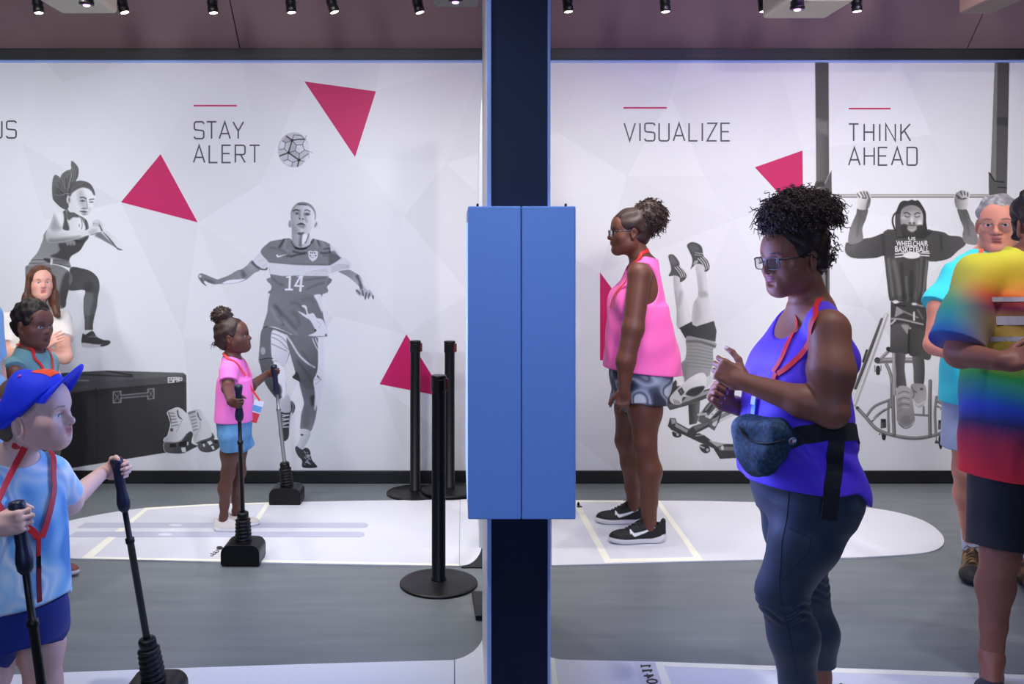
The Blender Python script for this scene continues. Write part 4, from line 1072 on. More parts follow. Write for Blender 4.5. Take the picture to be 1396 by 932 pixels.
A.p([(820, 258), (860, 252), (895, 262), (930, 252), (972, 265), (966, 350), (940, 390), (885, 425), (840, 385), (822, 340)], 212, 0.4, sm=False)
for c in ((855, 285), (885, 285), (920, 285), (850, 330), (935, 330)): A.o(c, (11, 14), 85, 0.4)
A.l([(865, 330), (905, 330)], 16, 190); A.l([(860, 360), (905, 360)], 9, 130)
A.l([(475, 672), (530, 662)], 26, 224, 0.4, sm=False); A.l([(528, 660), (518, 860)], 34, 224, 0.4, sm=False); A.l([(460, 866), (562, 866)], 30, 224, 0.4, sm=False)
A.l([(690, 662), (612, 802)], 28, 224, 0.4, sm=False); A.l([(606, 808), (738, 812)], 28, 224, 0.4, sm=False); A.l([(712, 660), (692, 885)], 36, 224, 0.4, sm=False); A.l([(640, 662), (740, 662)], 10, 224, 0.4, sm=False)
A.view(380, 265, 11.65)
A.b([(185, 410), (162, 428), (154, 490), (175, 525), (200, 500)], 140); A.b([(590, 425), (617, 450), (612, 500), (572, 535), (550, 500)], 190); A.l([(600, 455), (580, 500)], 14, 90)
A.b([(200, 250), (250, 170), (310, 130), (390, 117), (480, 140), (540, 190), (580, 260), (592, 330), (582, 420), (560, 500), (520, 560), (490, 620), (505, 720), (495, 790), (400, 842), (320, 832), (240, 792), (210, 740), (205, 560), (195, 430), (190, 330)], (152, 216, (220, 450), (540, 420)))
A.p([(225, 215), (310, 130), (390, 117), (480, 140), (545, 190), (586, 270), (594, 380), (574, 400), (570, 300), (520, 218), (440, 172), (350, 168), (280, 182), (215, 262), (192, 330), (200, 240)], 128, 0.7); A.l([(310, 155), (390, 158), (440, 165)], 18, 60, 0.8)
A.l([(232, 264), (270, 244), (322, 256)], 24, 56); A.l([(415, 258), (450, 246), (495, 268)], 20, 92)
A.o((285, 302), (36, 20), 66, 0.7); A.o((262, 305), (10, 9), 190, 0.4); A.o((450, 312), (46, 24), 78, 0.9); A.p([(320, 260), (350, 250), (340, 380), (315, 370)], 115, 1.4, al=0.7)
A.p([(400, 280), (440, 380), (460, 440), (430, 430), (400, 340)], 135, 1.6, al=0.8); A.o((335, 385), (12, 13), 55, 0.5); A.o((384, 392), (14, 13), 70, 0.5)
A.p([(282, 484), (340, 452), (380, 455), (425, 488), (350, 482)], 42, 0.6); A.p([(290, 486), (420, 488), (390, 540), (340, 520)], 135, 1.0); A.p([(215, 480), (300, 560), (290, 620), (230, 600)], 130, 2.6, al=0.6)
A.p([(300, 612), (400, 602), (370, 640), (330, 640)], 55, 1.0); A.p([(340, 640), (372, 640), (362, 830), (320, 800)], 105, 1.6); A.p([(385, 640), (470, 640), (440, 740), (375, 790)], 226, 1.0); A.l([(478, 630), (450, 720), (420, 770)], 16, 90, 1.0); A.p([(360, 540), (400, 570), (370, 600), (345, 580)], 205, 1.2, al=0.8)
A.l([(215, 740), (250, 800), (330, 838)], 20, 100, 1.5, al=0.6)
A.noise(2.5, 3)
A.build('athlete_picture', 'black and white print of a footballer wearing number 14', 'mural figure', tint=(0.97, 0.98, 1.06))

# ---- upside-down woman on the bench
A = Paint(903, 326, 1032, 632)
A.view(890, 520, 7.764)
A.b([(375, 245), (440, 225), (500, 190), (490, 380), (460, 445), (385, 457)], (58, 105, (400, 300), (480, 300)), sm=False)
A.b([(500, 330), (600, 200), (660, 130), (900, 150), (1000, 200), (985, 330), (930, 320), (690, 440), (650, 520), (590, 480), (480, 420)], 92, sm=False)
A.p([(520, 320), (640, 170), (680, 160), (600, 330)], 60, 0.6, sm=False); A.l([(510, 320), (560, 240), (650, 165)], 26, 155, 0.5); A.l([(560, 300), (640, 200), (700, 150)], 16, 130, 0.4)
A.l([(600, 375), (780, 175)], 36, 205, 0.4, sm=False)
for k in range(4): A.o((630 + k * 42, 345 - k * 46), 6, 60, 0.3)
A.l([(650, 380), (800, 240), (900, 170)], 20, 45, 0.5, sm=False); A.l([(720, 340), (905, 250)], 16, 190, 0.4, sm=False); A.l([(640, 410), (860, 290)], 30, 130, 0.4, sm=False); A.l([(650, 450), (920, 315)], 44, 198, 0.4, sm=False); A.l([(720, 432), (900, 340)], 9, 90, 0.4, sm=False)
A.l([(730, 300), (665, 510)], 16, 55, 0.4, sm=False); A.p([(800, 240), (880, 200), (890, 240), (830, 265)], 150, 0.5, sm=False)
A.b([(158, 470), (180, 385), (240, 388), (252, 430), (380, 500), (430, 468), (580, 420), (605, 470), (480, 540), (545, 568), (630, 630), (770, 658), (1000, 665), (1000, 802), (710, 817), (640, 705), (500, 645), (330, 565), (200, 515)], 62, sm=False)
A.p([(190, 395), (235, 395), (245, 440), (200, 450)], 150, 0.6, sm=False); A.p([(240, 435), (375, 512), (360, 545), (235, 475)], 145, 0.6, sm=False); A.p([(590, 625), (650, 610), (770, 660), (680, 690)], 165, 0.6, sm=False); A.p([(690, 690), (1000, 690), (1000, 728), (705, 728)], 115, 0.6, sm=False)
A.p([(430, 470), (580, 425), (590, 450), (450, 520)], 105, 0.6, sm=False); A.l([(470, 545), (590, 490)], 14, 180, 0.4); A.l([(455, 575), (540, 560)], 9, 170, 0.4); A.l([(480, 350), (560, 340)], 24, 175, 0.5); A.o((570, 365), 16, 190, 0.4)
A.b([(205, 530), (245, 515), (290, 540), (300, 575), (260, 592), (215, 575)], 50); A.o((262, 560), 15, 170, 0.5); A.b([(490, 680), (530, 660), (590, 680), (605, 735), (560, 758), (515, 735)], 58); A.o((578, 722), 17, 175, 0.5); A.l([(490, 680), (540, 700)], 18, 165, 0.4); A.o((735, 700), (16, 24), 205, 0.5); A.o((890, 690), (14, 22), 190, 0.5); A.l([(210, 520), (250, 540)], 14, 150)
A.b([(110, 200), (180, 302), (370, 250), (680, 135), (680, 60), (520, 90), (340, 110), (240, -20), (170, 60), (130, 120)], 58, sm=False)
A.p([(285, 240), (500, 160), (680, 98), (680, 62), (500, 118), (350, 168)], 150, 0.7, sm=False); A.p([(130, 230), (180, 290), (370, 240), (660, 140), (660, 120), (370, 215), (220, 240)], 84, 1.0, sm=False)
A.view(895, 320, 7.77)
A.b([(180, 430), (245, 455), (262, 520), (285, 580), (320, 680), (345, 800), (375, 905), (370, 960), (225, 990), (212, 800), (188, 600)], (170, 214, (200, 650), (290, 640)))
A.p([(250, 590), (275, 640), (240, 760), (220, 700)], 150, 2.6, al=0.7); A.l([(195, 600), (215, 760), (225, 930)], 18, 150, 2, al=0.6)
A.b([(415, 330), (505, 325), (530, 440), (545, 560), (552, 640), (592, 780), (620, 900), (600, 980), (390, 980), (388, 740), (440, 640), (430, 480)], (186, 216, (420, 700), (580, 700)))
A.p([(440, 600), (520, 600), (540, 650), (460, 660)], 145, 2.2, al=0.7); A.p([(440, 420), (470, 440), (490, 600), (440, 620)], 165, 2.6, al=0.7); A.p([(400, 700), (440, 690), (470, 860), (400, 930)], 165, 3, al=0.7)
A.b([(125, 225), (165, 205), (205, 235), (240, 290), (247, 330), (290, 380), (318, 430), (300, 475), (250, 500), (245, 455), (200, 430), (150, 437), (128, 430), (152, 380), (150, 330)], 76)
A.b([(322, 110), (365, 78), (430, 88), (480, 130), (497, 220), (540, 270), (563, 340), (545, 380), (510, 388), (500, 330), (440, 308), (388, 337), (360, 365), (378, 300), (375, 240), (340, 160)], 72)
for k in range(3): A.l([(195 + k * 22, 345 - k * 8), (240 + k * 22, 400 - k * 6), (262 + k * 20, 450 - k * 4)], 9, 185, 0.4); A.l([(440 + k * 25, 250 - k * 8), (485 + k * 22, 300 - k * 8), (515 + k * 18, 370 - k * 8)], 10, 185, 0.4)
A.p([(140, 235), (170, 220), (220, 300), (160, 310)], 105, 1.5, al=0.7); A.p([(345, 120), (400, 100), (450, 150), (380, 180)], 92, 1.5, al=0.7); A.l([(410, 190), (485, 200)], 10, 150, 0.4); A.l([(405, 210), (480, 222)], 8, 150, 0.4); A.p([(400, 280), (440, 270), (420, 320), (392, 325)], 150, 0.6)
A.view(895, 430, 7.17)
A.b([(222, 120), (345, 58), (352, 90), (390, 105), (560, 52), (587, 150), (575, 255), (400, 222), (280, 220)], (52, 74, (300, 150), (540, 150)), sm=False)
A.b([(285, 250), (300, 200), (400, 215), (570, 260), (578, 312), (552, 335), (553, 450), (525, 560), (500, 600), (330, 640), (262, 660), (250, 550), (240, 465), (278, 425), (292, 330)], (135, 158, (270, 400), (500, 420)))
for k in range(8): A.l([(290, 265 + k * 32), (400, 262 + k * 34), (555, 305 + k * 30)], 7, 105 + 10 * (k % 2), 0.8, al=0.75)
A.l([(300, 250), (430, 255), (570, 300)], 22, 80, 1, al=0.7); A.p([(250, 480), (300, 470), (290, 640), (262, 650)], 118, 2, al=0.7)
A.p([(210, 620), (260, 590), (270, 660), (200, 690)], 205, 0.8)
A.b([(430, 558), (480, 580), (497, 670), (455, 745), (380, 785), (300, 795), (255, 800), (242, 862), (170, 867), (128, 822), (150, 770), (230, 690), (330, 605)], (222, 190, (400, 600), (300, 780)))
A.p([(285, 770), (340, 712), (465, 688), (445, 745), (370, 790)], 55, 1.0); A.p([(205, 730), (245, 698), (275, 750), (237, 787)], 62, 0.5, sm=False); A.p([(222, 735), (242, 720), (258, 748), (238, 765)], 95, 0.4, sm=False)
for k in range(4): A.l([(165 + k * 16, 820 + k * 5), (180 + k * 16, 862)], 7, 95, 0.5)
A.p([(500, 590), (560, 620), (510, 690), (480, 720)], 205, 0.8, True)
A.noise(2.5, 4)
A.build('athlete_picture', 'black and white print of an athlete upside down on a decline bench', 'mural figure')

# ---- pull-up rig and wheelchair athlete
A = Paint(1106, 80, 1380, 404)
A.view(0, 0, 1.0)
A.b([(1111, 82), (1129.5, 82), (1131, 404), (1114, 404)], (96, 70, (1112, 100), (1130, 100)), sm=False)
A.p([(1111, 82), (1129.5, 82), (1130, 165), (1111, 160)], 70, 1.5, sm=False); A.p([(1111, 160), (1118, 166), (1128, 165), (1129, 185), (1112, 178)], 104, 2, sm=False)
A.b([(1112, 247), (1127, 244), (1133.5, 232), (1134, 272), (1128, 292), (1108, 290), (1107, 262)], 74, sm=False); A.l([(1112, 258), (1124, 250), (1130, 238)], 1.6, 130); A.p([(1113, 249), (1124, 247), (1124, 254), (1113, 255)], 45, 0.6, sm=False); A.o((1116, 258), 1.3, 150)
A.p([(1117, 340), (1129, 340), (1130, 400), (1118, 400)], 112, 1.5, sm=False); A.l([(1117, 352), (1128, 352)], 2.5, 50); A.l([(1126, 300), (1127, 400)], 3, 48)
A.b([(1356, 82), (1376, 82), (1372.5, 268), (1348, 268), (1347.6, 234), (1350.5, 236)], (72, 84, (1370, 100), (1365, 260)), sm=False)
A.p([(1356, 82), (1360, 82), (1357.5, 250), (1351, 236)], 118, 0.7, sm=False); A.l([(1348, 235), (1356, 247), (1368, 248)], 1.8, 36, sm=False); A.l([(1360, 255), (1372, 256)], 1.4, 40); A.p([(1359, 160), (1374, 160), (1374, 172), (1359, 170)], 58, 1.5, sm=False)
A.b([(1133, 264.6), (1348, 264.6), (1348, 269.4), (1133, 269.4)], 178, sm=False); A.l([(1133, 269), (1348, 269)], 1.5, 74, 0.3); A.l([(1133, 265), (1348, 265)], 1.0, 110, 0.3)
A.noise(2.5, 7)
A.build('rack_picture', 'printed dark pull-up rack, two posts and a bar', 'mural picture', tint=(1.04, 1.0, 0.96))
A = Paint(1148, 255, 1345, 618)
A.view(1160, 530, 9.307)
def tube(q, w, g=104):
    A.l(q, w, g, 0.4, True); A.l([(x - 0.12 * w, y - 0.18 * w) for x, y in q], w * 0.35, g + 50, 0.8)
tube([(480, 140), (472, 300), (478, 540)], 32); tube([(1085, 100), (1065, 300), (1075, 560)], 34)
tube([(195, 350), (300, 220), (490, 140)], 36); tube([(1090, 150), (1230, 230), (1345, 330)], 36); tube([(265, 410), (370, 310), (480, 240)], 26, 92); tube([(1100, 220), (1220, 310), (1300, 400)], 26, 92)
A.l([(285, 375), (370, 285), (440, 240)], 24, 205, 0.4, True); A.l([(1120, 250), (1220, 320), (1290, 385)], 24, 205, 0.4, True)
for k in range(7): A.l([(290 + k * 22, 372 - k * 20 + k * k * 0.6), (300 + k * 22, 350 - k * 20 + k * k * 0.6)], 9, 70, 0.3); A.l([(1135 + k * 22, 262 + k * 17), (1148 + k * 22, 245 + k * 18)], 9, 70, 0.3)
for cx, cy in ((412, 440), (1142, 455)): A.b([(cx - 34, cy - 60), (cx + 32, cy - 60), (cx + 36, cy + 50), (cx - 36, cy + 60)], 66, sm=False); A.o((cx, cy - 40), (24, 20), 32, 0.5); A.l([(cx - 20, cy - 10), (cx - 18, cy + 40)], 8, 130)
A.b([(392, 560), (442, 560), (440, 630), (420, 652), (395, 630)], 40); A.b([(1115, 600), (1155, 600), (1162, 700), (1138, 768), (1112, 700)], 34)
for x in (1082, 1186): A.l([(x, 580), (x, 680)], 12, 100, 0.4, True)
A.l([(1075, 678), (1205, 684)], 26, 62, 0.4, True); A.o((1085, 670), 20, 80, 0.4, True); A.o((1190, 680), 20, 80, 0.4, True); A.o((365, 572), 12, 80, 0.4, True)
tube([(800, 325), (985, 336)], 28); tube([(922, 225), (920, 320)], 26)
tube([(80, 240), (200, 370), (330, 510), (550, 592), (800, 625), (1020, 597), (1200, 530), (1350, 420)], 44); A.o((80, 238), 20, 60, 0.4, True)
A.view(1155, 400, 5.83)
tube([(275, 205), (200, 400), (65, 750)], 25, 58); tube([(312, 172), (220, 430), (58, 882)], 36, 172); A.l([(155, 450), (125, 540)], 16, 50, 0.4, True)
A.b([(345, 60), (372, 70), (372, 450), (340, 450)], 66, sm=False)
tube([(245, 535), (360, 530), (520, 530)], 44, 112); tube([(270, 515), (345, 440)], 26, 120); tube([(310, 560), (352, 680), (350, 900)], 26, 108); A.b([(230, 580), (258, 580), (258, 640), (230, 640)], 50); A.l([(218, 570), (220, 620)], 6, 80, 0.3, True); A.l([(268, 570), (268, 612)], 6, 80, 0.3, True); A.o((238, 530), 24, 70, 0.4, True); A.l([(325, 440), (345, 450)], 34, 40, 0.5, True)
A.b([(372, 450), (458, 455), (455, 600), (468, 765), (395, 770), (385, 600)], (70, 92, (380, 600), (460, 600))); A.b([(520, 480), (606, 500), (606, 728), (535, 728), (525, 600)], (96, 70, (530, 600), (600, 600)))
A.view(1160, 530, 9.307)
A.b([(760, -50), (850, -70), (945, -40), (952, 140), (890, 235), (820, 212), (765, 120)], (150, 178, (800, 0), (900, 150))); A.l([(770, 130), (840, 200), (920, 170), (965, 150)], 26, 205, 0.6); A.l([(800, 20), (830, 45)], 10, 70); A.o((895, 0), (22, 16), 80, 0.6); A.l([(770, -30), (800, 60), (780, 120)], 10, 90)
A.b([(580, -10), (735, -20), (775, 120), (802, 300), (806, 420), (740, 492), (660, 497), (588, 420), (580, 300)], (170, 138, (620, 50), (700, 400)))
A.l([(588, 410), (660, 480), (740, 478), (806, 415)], 16, 190, 0.6); A.l([(600, 430), (690, 498), (790, 455)], 8, 60, 0.5)
for k in range(6): A.l([(600, 60 + k * 38), (670, 30 + k * 40), (740, 50 + k * 38)], 9, [90, 195][k % 2], 0.5)
A.p([(640, 350), (740, 340), (760, 420), (700, 450), (640, 420)], 120, 2, al=0.6); A.p([(585, 140), (640, 120), (650, 280), (590, 290)], 125, 2, al=0.5)
tube([(530, -60), (535, 200), (548, 575)], 46, 96); tube([(1005, -100), (1000, 250), (1003, 595)], 46, 96)
A.view(1155, 400, 5.83)
tube([(368, 470), (372, 640), (375, 800)], 26, 130)
A.b([(350, 80), (470, 60), (640, 60), (640, 330), (560, 300), (480, 260), (345, 260)], 62, sm=False)
A.p([(390, 100), (460, 145), (375, 190)], 142, 0.6, sm=False)
for q, g in (([(350, 200), (430, 205), (600, 245)], 150), ([(440, 140), (560, 190)], 120), ([(530, 150), (530, 210)], 205), ([(380, 90), (460, 100)], 40), ([(520, 80), (600, 100)], 130), ([(350, 240), (380, 210)], 190), ([(560, 130), (600, 200)], 95)): A.l(q, 14, g, 0.6)
A.b([(352, 262), (430, 235), (490, 250), (500, 340), (485, 475), (420, 468), (340, 465), (345, 380)], (84, 66, (400, 300), (480, 440))); A.p([(430, 250), (490, 255), (480, 320), (460, 300)], 150, 1.0, al=0.9)
A.b([(495, 290), (560, 280), (660, 330), (660, 520), (560, 500), (485, 475)], (62, 74, (500, 400), (600, 400))); A.l([(490, 290), (487, 470)], 12, 35, 1)
A.view(1190, 340, 6.66)
A.b([(95, -160), (300, -165), (470, -160), (520, -60), (510, 60), (490, 250), (462, 455), (320, 475), (170, 468), (145, 440), (130, 320), (112, 150)], (72, 62, (150, 100), (450, 200)))
for q, w, g in (([(140, 90), (160, 250), (180, 420)], 18, 120), ([(190, 110), (220, 250), (240, 400)], 40, 104), ([(300, 250), (305, 380)], 16, 112), ([(400, 120), (400, 300), (380, 440)], 22, 92), ([(440, 60), (430, 250), (420, 420)], 12, 110), ([(495, 70), (475, 250), (455, 420)], 9, 150), ([(260, 130), (270, 300), (290, 440)], 26, 48), ([(350, 200), (345, 420)], 26, 46)): A.l(q, w, g, 2.0, al=0.8)
for k in range(6): A.l([(230 + k * 40, 390), (240 + k * 38, 440), (235 + k * 38, 470)], 12, [95, 40][k % 2], 1.2, al=0.8)
A.o((205, 475), (26, 16), 205, 0.7); A.o((375, 495), (24, 12), 200, 0.7)
A.view(1140, 250, 8.475)
A.b([(110, 690), (140, 680), (300, 640), (420, 620), (540, 575), (690, 560), (690, 800), (540, 835), (430, 862), (200, 862), (105, 795)], (82, 64, (250, 700), (450, 820))); A.l([(530, 600), (545, 700), (550, 820)], 24, 46, 2.2, al=0.8); A.p([(120, 700), (240, 690), (220, 760), (120, 790)], 96, 3, al=0.7)
A.b([(250, 280), (362, 285), (345, 400), (300, 520), (308, 640), (240, 690), (142, 690), (148, 560), (190, 440), (230, 350)], (126, 88, (180, 560), (320, 420))); A.l([(280, 330), (260, 460), (240, 600)], 22, 78, 2.0, al=0.6)
A.b([(232, 112), (250, 95), (300, 84), (350, 82), (388, 125), (398, 200), (365, 295), (250, 295), (240, 220), (252, 165)], (205, 150, (270, 200), (380, 240)))
for q in ([(240, 120), (270, 160)], [(280, 100), (310, 150)], [(315, 95), (345, 160)], [(300, 165), (340, 170)], [(350, 100), (380, 170)]): A.l(q, 13, 66, 0.6)
A.p([(365, 180), (398, 190), (360, 300), (340, 290)], 75, 1.2, al=0.8)
A.view(1280, 240, 8.467)
A.b([(-150, 640), (-60, 630), (60, 650), (120, 685), (250, 700), (310, 780), (220, 860), (90, 960), (-150, 960)], (70, 82, (20, 800), (250, 760))); A.l([(20, 680), (30, 850)], 20, 46, 2, al=0.7)
A.b([(212, 365), (312, 375), (370, 510), (405, 560), (445, 700), (440, 790), (300, 770), (270, 680), (282, 600), (240, 490)], (90, 128, (250, 500), (400, 640))); A.l([(270, 400), (320, 520), (350, 680)], 18, 82, 2, al=0.6)
A.b([(188, 210), (220, 180), (270, 162), (350, 190), (340, 260), (332, 340), (312, 382), (210, 375), (178, 290)], (120, 200, (195, 300), (320, 300)))
for q in ([(250, 175), (265, 215)], [(290, 180), (300, 215)], [(225, 235), (260, 265), (310, 255)], [(330, 195), (330, 230)], [(205, 220), (230, 260)]): A.l(q, 14, 62, 0.6)
A.view(1200, 260, 9.32)
A.b([(200, 570), (188, 350), (210, 240), (250, 150), (300, 125), (350, 128), (400, 112), (440, 126), (485, 122), (540, 200), (577, 280), (583, 400), (605, 510), (660, 520), (560, 600), (480, 605), (330, 600), (230, 600)], 46)
A.l([(215, 262), (168, 315), (155, 400), (190, 505)], 22, 42, 0.5, True)
for k in range(6): A.l([(215 + k * 8, 300), (205 + k * 10, 430), (215 + k * 12, 575)], 6, 88, 0.5, al=0.8)
A.b([(262, 262), (310, 210), (400, 184), (490, 215), (537, 290), (542, 400), (520, 480), (450, 530), (380, 530), (290, 495), (258, 400)], (140, 172, (280, 300), (520, 380)))
A.p([(300, 210), (400, 184), (490, 215), (520, 270), (400, 250), (290, 280)], 118, 2, al=0.7); A.o((500, 420), (26, 46), 215, 1.6, al=0.85); A.o((300, 345), (34, 20), 190, 1.5, al=0.7); A.o((400, 370), (18, 40), 210, 1.4, al=0.85)
A.l([(300, 285), (340, 278), (375, 300)], 16, 66); A.l([(435, 298), (470, 280), (505, 288)], 16, 66); A.l([(312, 322), (340, 335), (370, 328)], 11, 50); A.l([(440, 328), (470, 335), (500, 320)], 11, 60); A.o((375, 410), (16, 12), 70, 0.7); A.o((428, 410), (16, 12), 78, 0.7)
A.p([(262, 440), (300, 420), (345, 440), (345, 490), (400, 525), (455, 492), (468, 440), (542, 440), (535, 520), (470, 580), (340, 572), (275, 525)], 52, 1.2); A.p([(340, 430), (400, 425), (460, 432), (440, 448), (360, 448)], 82, 1.0); A.p([(350, 462), (400, 468), (450, 458), (420, 482), (375, 482)], 135, 0.7)
A.o((400, 818), (112, 44), 216, 0.5)
for q in ([(190, 806), (300, 792)], [(190, 842), (300, 830)], [(520, 788), (622, 792)], [(520, 820), (618, 826)]): A.l(q, 14, 214, 0.4)
A.noise(2.5, 5)
wc = A.build('athlete_picture', 'black and white print of a man with locs in a sports wheelchair', 'mural figure', off=0.0018, tint=(1.03, 1.0, 0.97))
def flat_text(txt, cx, y0, y1, width, m, parent, off, bold=0.02):
    cu = bpy.data.curves.new('lettering', 'FONT'); cu.body = txt; cu.align_x = 'CENTER'; cu.offset = bold; cu.resolution_u = 2
    ob = bpy.data.objects.new('lettering_tmp', cu); C.objects.link(ob); bpy.context.view_layer.update()
    me = bpy.data.meshes.new_from_object(ob.evaluated_get(bpy.context.evaluated_depsgraph_get()))
    bpy.data.objects.remove(ob)
    n = len(me.vertices); co = np.zeros(n * 3, f32); me.vertices.foreach_get('co', co); co = co.reshape(-1, 3)
    xa, xb, ya, yb = co[:, 0].min(), co[:, 0].max(), co[:, 1].min(), co[:, 1].max()
    px = cx + ((co[:, 0] - xa) / (xb - xa) - 0.5) * width; py = y1 - (co[:, 1] - ya) / (yb - ya) * (y1 - y0)
    py = py + 0.9 * (1 - ((px - cx) / (width / 2 + 0.01)) ** 2) * (1 if len(txt) > 3 else 0)
    P = np.array(wall_pts(list(zip(px, py)), off)) - np.array(wpos(parent))
    me.vertices.foreach_set('co', P.astype(f32).ravel()); me.update(); me.name = 'lettering'
    return link('lettering', me, parent, m)
M['print_white'] = mat('white_print', rgb(218, 217, 214), 0.5)
flat_text('US', 1243, 323, 327.6, 10, M['print_white'], wc, 0.0022)
flat_text('WHEELCHAIR', 1243.2, 327.4, 335, 43.5, M['print_white'], wc, 0.0022)
flat_text('BASKETBALL', 1243.2, 335, 343.2, 46.5, M['print_white'], wc, 0.0022)
# =================================================================== people kit
def skinmat(name, rough=0.5): return colmat(name, rough, sss=0.08, spec=0.4, bump=0.08, bscale=350)
M['skin'] = skinmat('skin')
def fr_at(x, y, deg, z=0.0): return Fr((x, y, z), Rz(math.radians(deg)))

def head(sd, fr, fz=1.0, jaw=1.0, nose=1.0, lips=1.0, ears=True, brow=1.0, cheek=1.0, ear_dz=0.0, ear_s=1.0):
    """adult head 0.235 tall at scale 1; origin between the ears, +y face, +z crown; fz shortens the face"""
    z = lambda v: v * (fz if v < 0 else 1.0)
    def P(x, y, q): return (x, y, z(q))
    sd.ell((0, -0.014, 0.036), (0.074, 0.094, 0.084), k=0.02, fr=fr)
    sd.ell(P(0, 0.028, -0.022), (0.063, 0.064, 0.082 * (0.5 + 0.5 * fz)), k=0.03, fr=fr)
    sd.ell(P(0, 0.028, -0.070), (0.054 * jaw, 0.056, 0.044 * fz), k=0.03, fr=fr)
    sd.ball(P(0, 0.070, -0.094), 0.019, k=0.03, fr=fr)
    for m in (-1, 1):
        sd.cap(P(m * 0.048 * jaw, 0.0, -0.062), P(m * 0.016, 0.066, -0.098), 0.016, 0.014, k=0.035, fr=fr)
        sd.ball(P(m * 0.043, 0.052, -0.026), 0.022 * cheek, k=0.03, fr=fr)
        sd.cap((m * 0.042, 0.066, 0.024), (m * 0.010, 0.078, 0.020), 0.010 * brow, k=0.016, fr=fr)
    sd.ell((0, 0.058, 0.045), (0.055, 0.03, 0.04), k=0.03, fr=fr)
    for m in (-1, 1):
        sd.ell(P(m * 0.031, 0.092, 0.003), (0.018, 0.013, 0.011), k=0.012, mode='s', fr=fr)
        sd.ball(P(m * 0.031, 0.0705, 0.003), 0.0128, k=0.003, fr=fr)
        sd.ell(P(m * 0.031, 0.0735, 0.0088), (0.0152, 0.0115, 0.0052), k=0.005, fr=fr)
        sd.ell(P(m * 0.031, 0.0720, -0.0050), (0.0145, 0.0110, 0.0042), k=0.005, fr=fr)
    sd.cap(P(0, 0.080, 0.012), P(0, 0.100, -0.022), 0.0085 * nose, 0.0105 * nose, k=0.012, fr=fr)
    sd.ball(P(0, 0.1035, -0.0255), 0.0105 * nose, k=0.008, fr=fr)
    for m in (-1, 1):
        sd.ell(P(m * 0.0125 * nose, 0.093, -0.030), (0.0085, 0.011, 0.0078), k=0.007, fr=fr)
        sd.ell(P(m * 0.007 * nose, 0.099, -0.0375), (0.0038, 0.005, 0.003), k=0.003, mode='s', fr=fr)
    sd.ell(P(0, 0.080, -0.056), (0.028, 0.013, 0.020), k=0.014, fr=fr)
    sd.ell(P(0, 0.0905, -0.0515), (0.021, 0.0085 * lips, 0.0058 * lips * fz), k=0.005, fr=fr)
    sd.ell(P(0, 0.0895, -0.0635), (0.0185, 0.0085 * lips, 0.0066 * lips * fz), k=0.005, fr=fr)
    sd.ell(P(0, 0.1005, -0.0572), (0.020, 0.0050, 0.0011 * fz), k=0.002, mode='s', fr=fr)
    sd.ell(P(0, 0.092, -0.0765), (0.016, 0.008, 0.006), k=0.010, mode='s', fr=fr)
    if ears:
        for m in (-1, 1):
            R = Rz(m * -0.45) @ Rx(0.2)
            c = P(m * 0.0765, -0.008, -0.006 + ear_dz)
            sd.ell(c, (0.0078 * ear_s, 0.0175 * ear_s, 0.030 * ear_s), R, k=0.005, fr=fr)
            sd.ell((c[0] + m * 0.0078, c[1] + 0.002, c[2] + 0.003), (0.0055, 0.0105 * ear_s, 0.019 * ear_s), R, k=0.004, mode='s', fr=fr)
            sd.ball((c[0] - m * 0.002, c[1] + 0.006, c[2] - 0.026), 0.0085, k=0.006, fr=fr)
def face_marks(sd, fr, fz=1.0, lip=(0.3, 0.1, 0.1), browc=(0.02, 0.015, 0.012), iris=(0.02, 0.012, 0.01), white=(0.72, 0.72, 0.72), gaze=(0, 0), brow_w=1.0, blush=None, skin=None, scalp=None):
    z = lambda v: v * (fz if v < 0 else 1.0)
    mk = []
    e = lambda c, r, R=None: sd._ell((c[0], c[1], z(c[2])), r, R, fr)[0]
    c_ = lambda a, b, ra, rb: sd._cap((a[0], a[1], z(a[2])), (b[0], b[1], z(b[2])), ra, rb, fr)[0]
    if scalp is not None: mk.append((scalp[0].eval, scalp[1], 0.004))
    if blush is not None:
        for m in (-1, 1): mk.append((e((m * 0.045, 0.062, -0.03), (0.022, 0.02, 0.02)), blush, 0.025))
    mk.append((e((0, 0.096, -0.0515), (0.021, 0.010, 0.0062)), lip, 0.004))
    mk.append((e((0, 0.096, -0.0635), (0.018, 0.010, 0.0066)), lip, 0.004))
    mk.append((e((0, 0.098, -0.0572), (0.019, 0.009, 0.0016)), tuple(v * 0.35 for v in lip), 0.002))
    for m in (-1, 1):
        mk.append((e((m * 0.031, 0.083, 0.0025), (0.0128, 0.010, 0.0058)), white, 0.003))
        mk.append((e((m * 0.031 + gaze[0], 0.085, 0.003 + gaze[1]), (0.0058, 0.010, 0.0058)), iris, 0.002))
        mk.append((c_((m * 0.018, 0.085, 0.006), (m * 0.045, 0.074, 0.0065), 0.0022, 0.0022), browc, 0.002))
        mk.append((e((m * 0.027, 0.082, 0.0275), (0.0150, 0.018, 0.0034 * brow_w), Ry(m * -0.12)), browc, 0.0035))
        mk.append((e((m * 0.043, 0.072, 0.0270), (0.0085, 0.018, 0.0024 * brow_w), Ry(m * 0.35)), browc, 0.0035))
        mk.append((e((m * 0.007, 0.099, -0.0375), (0.0042, 0.006, 0.003)), tuple(v * 0.3 for v in lip), 0.002))
    return mk

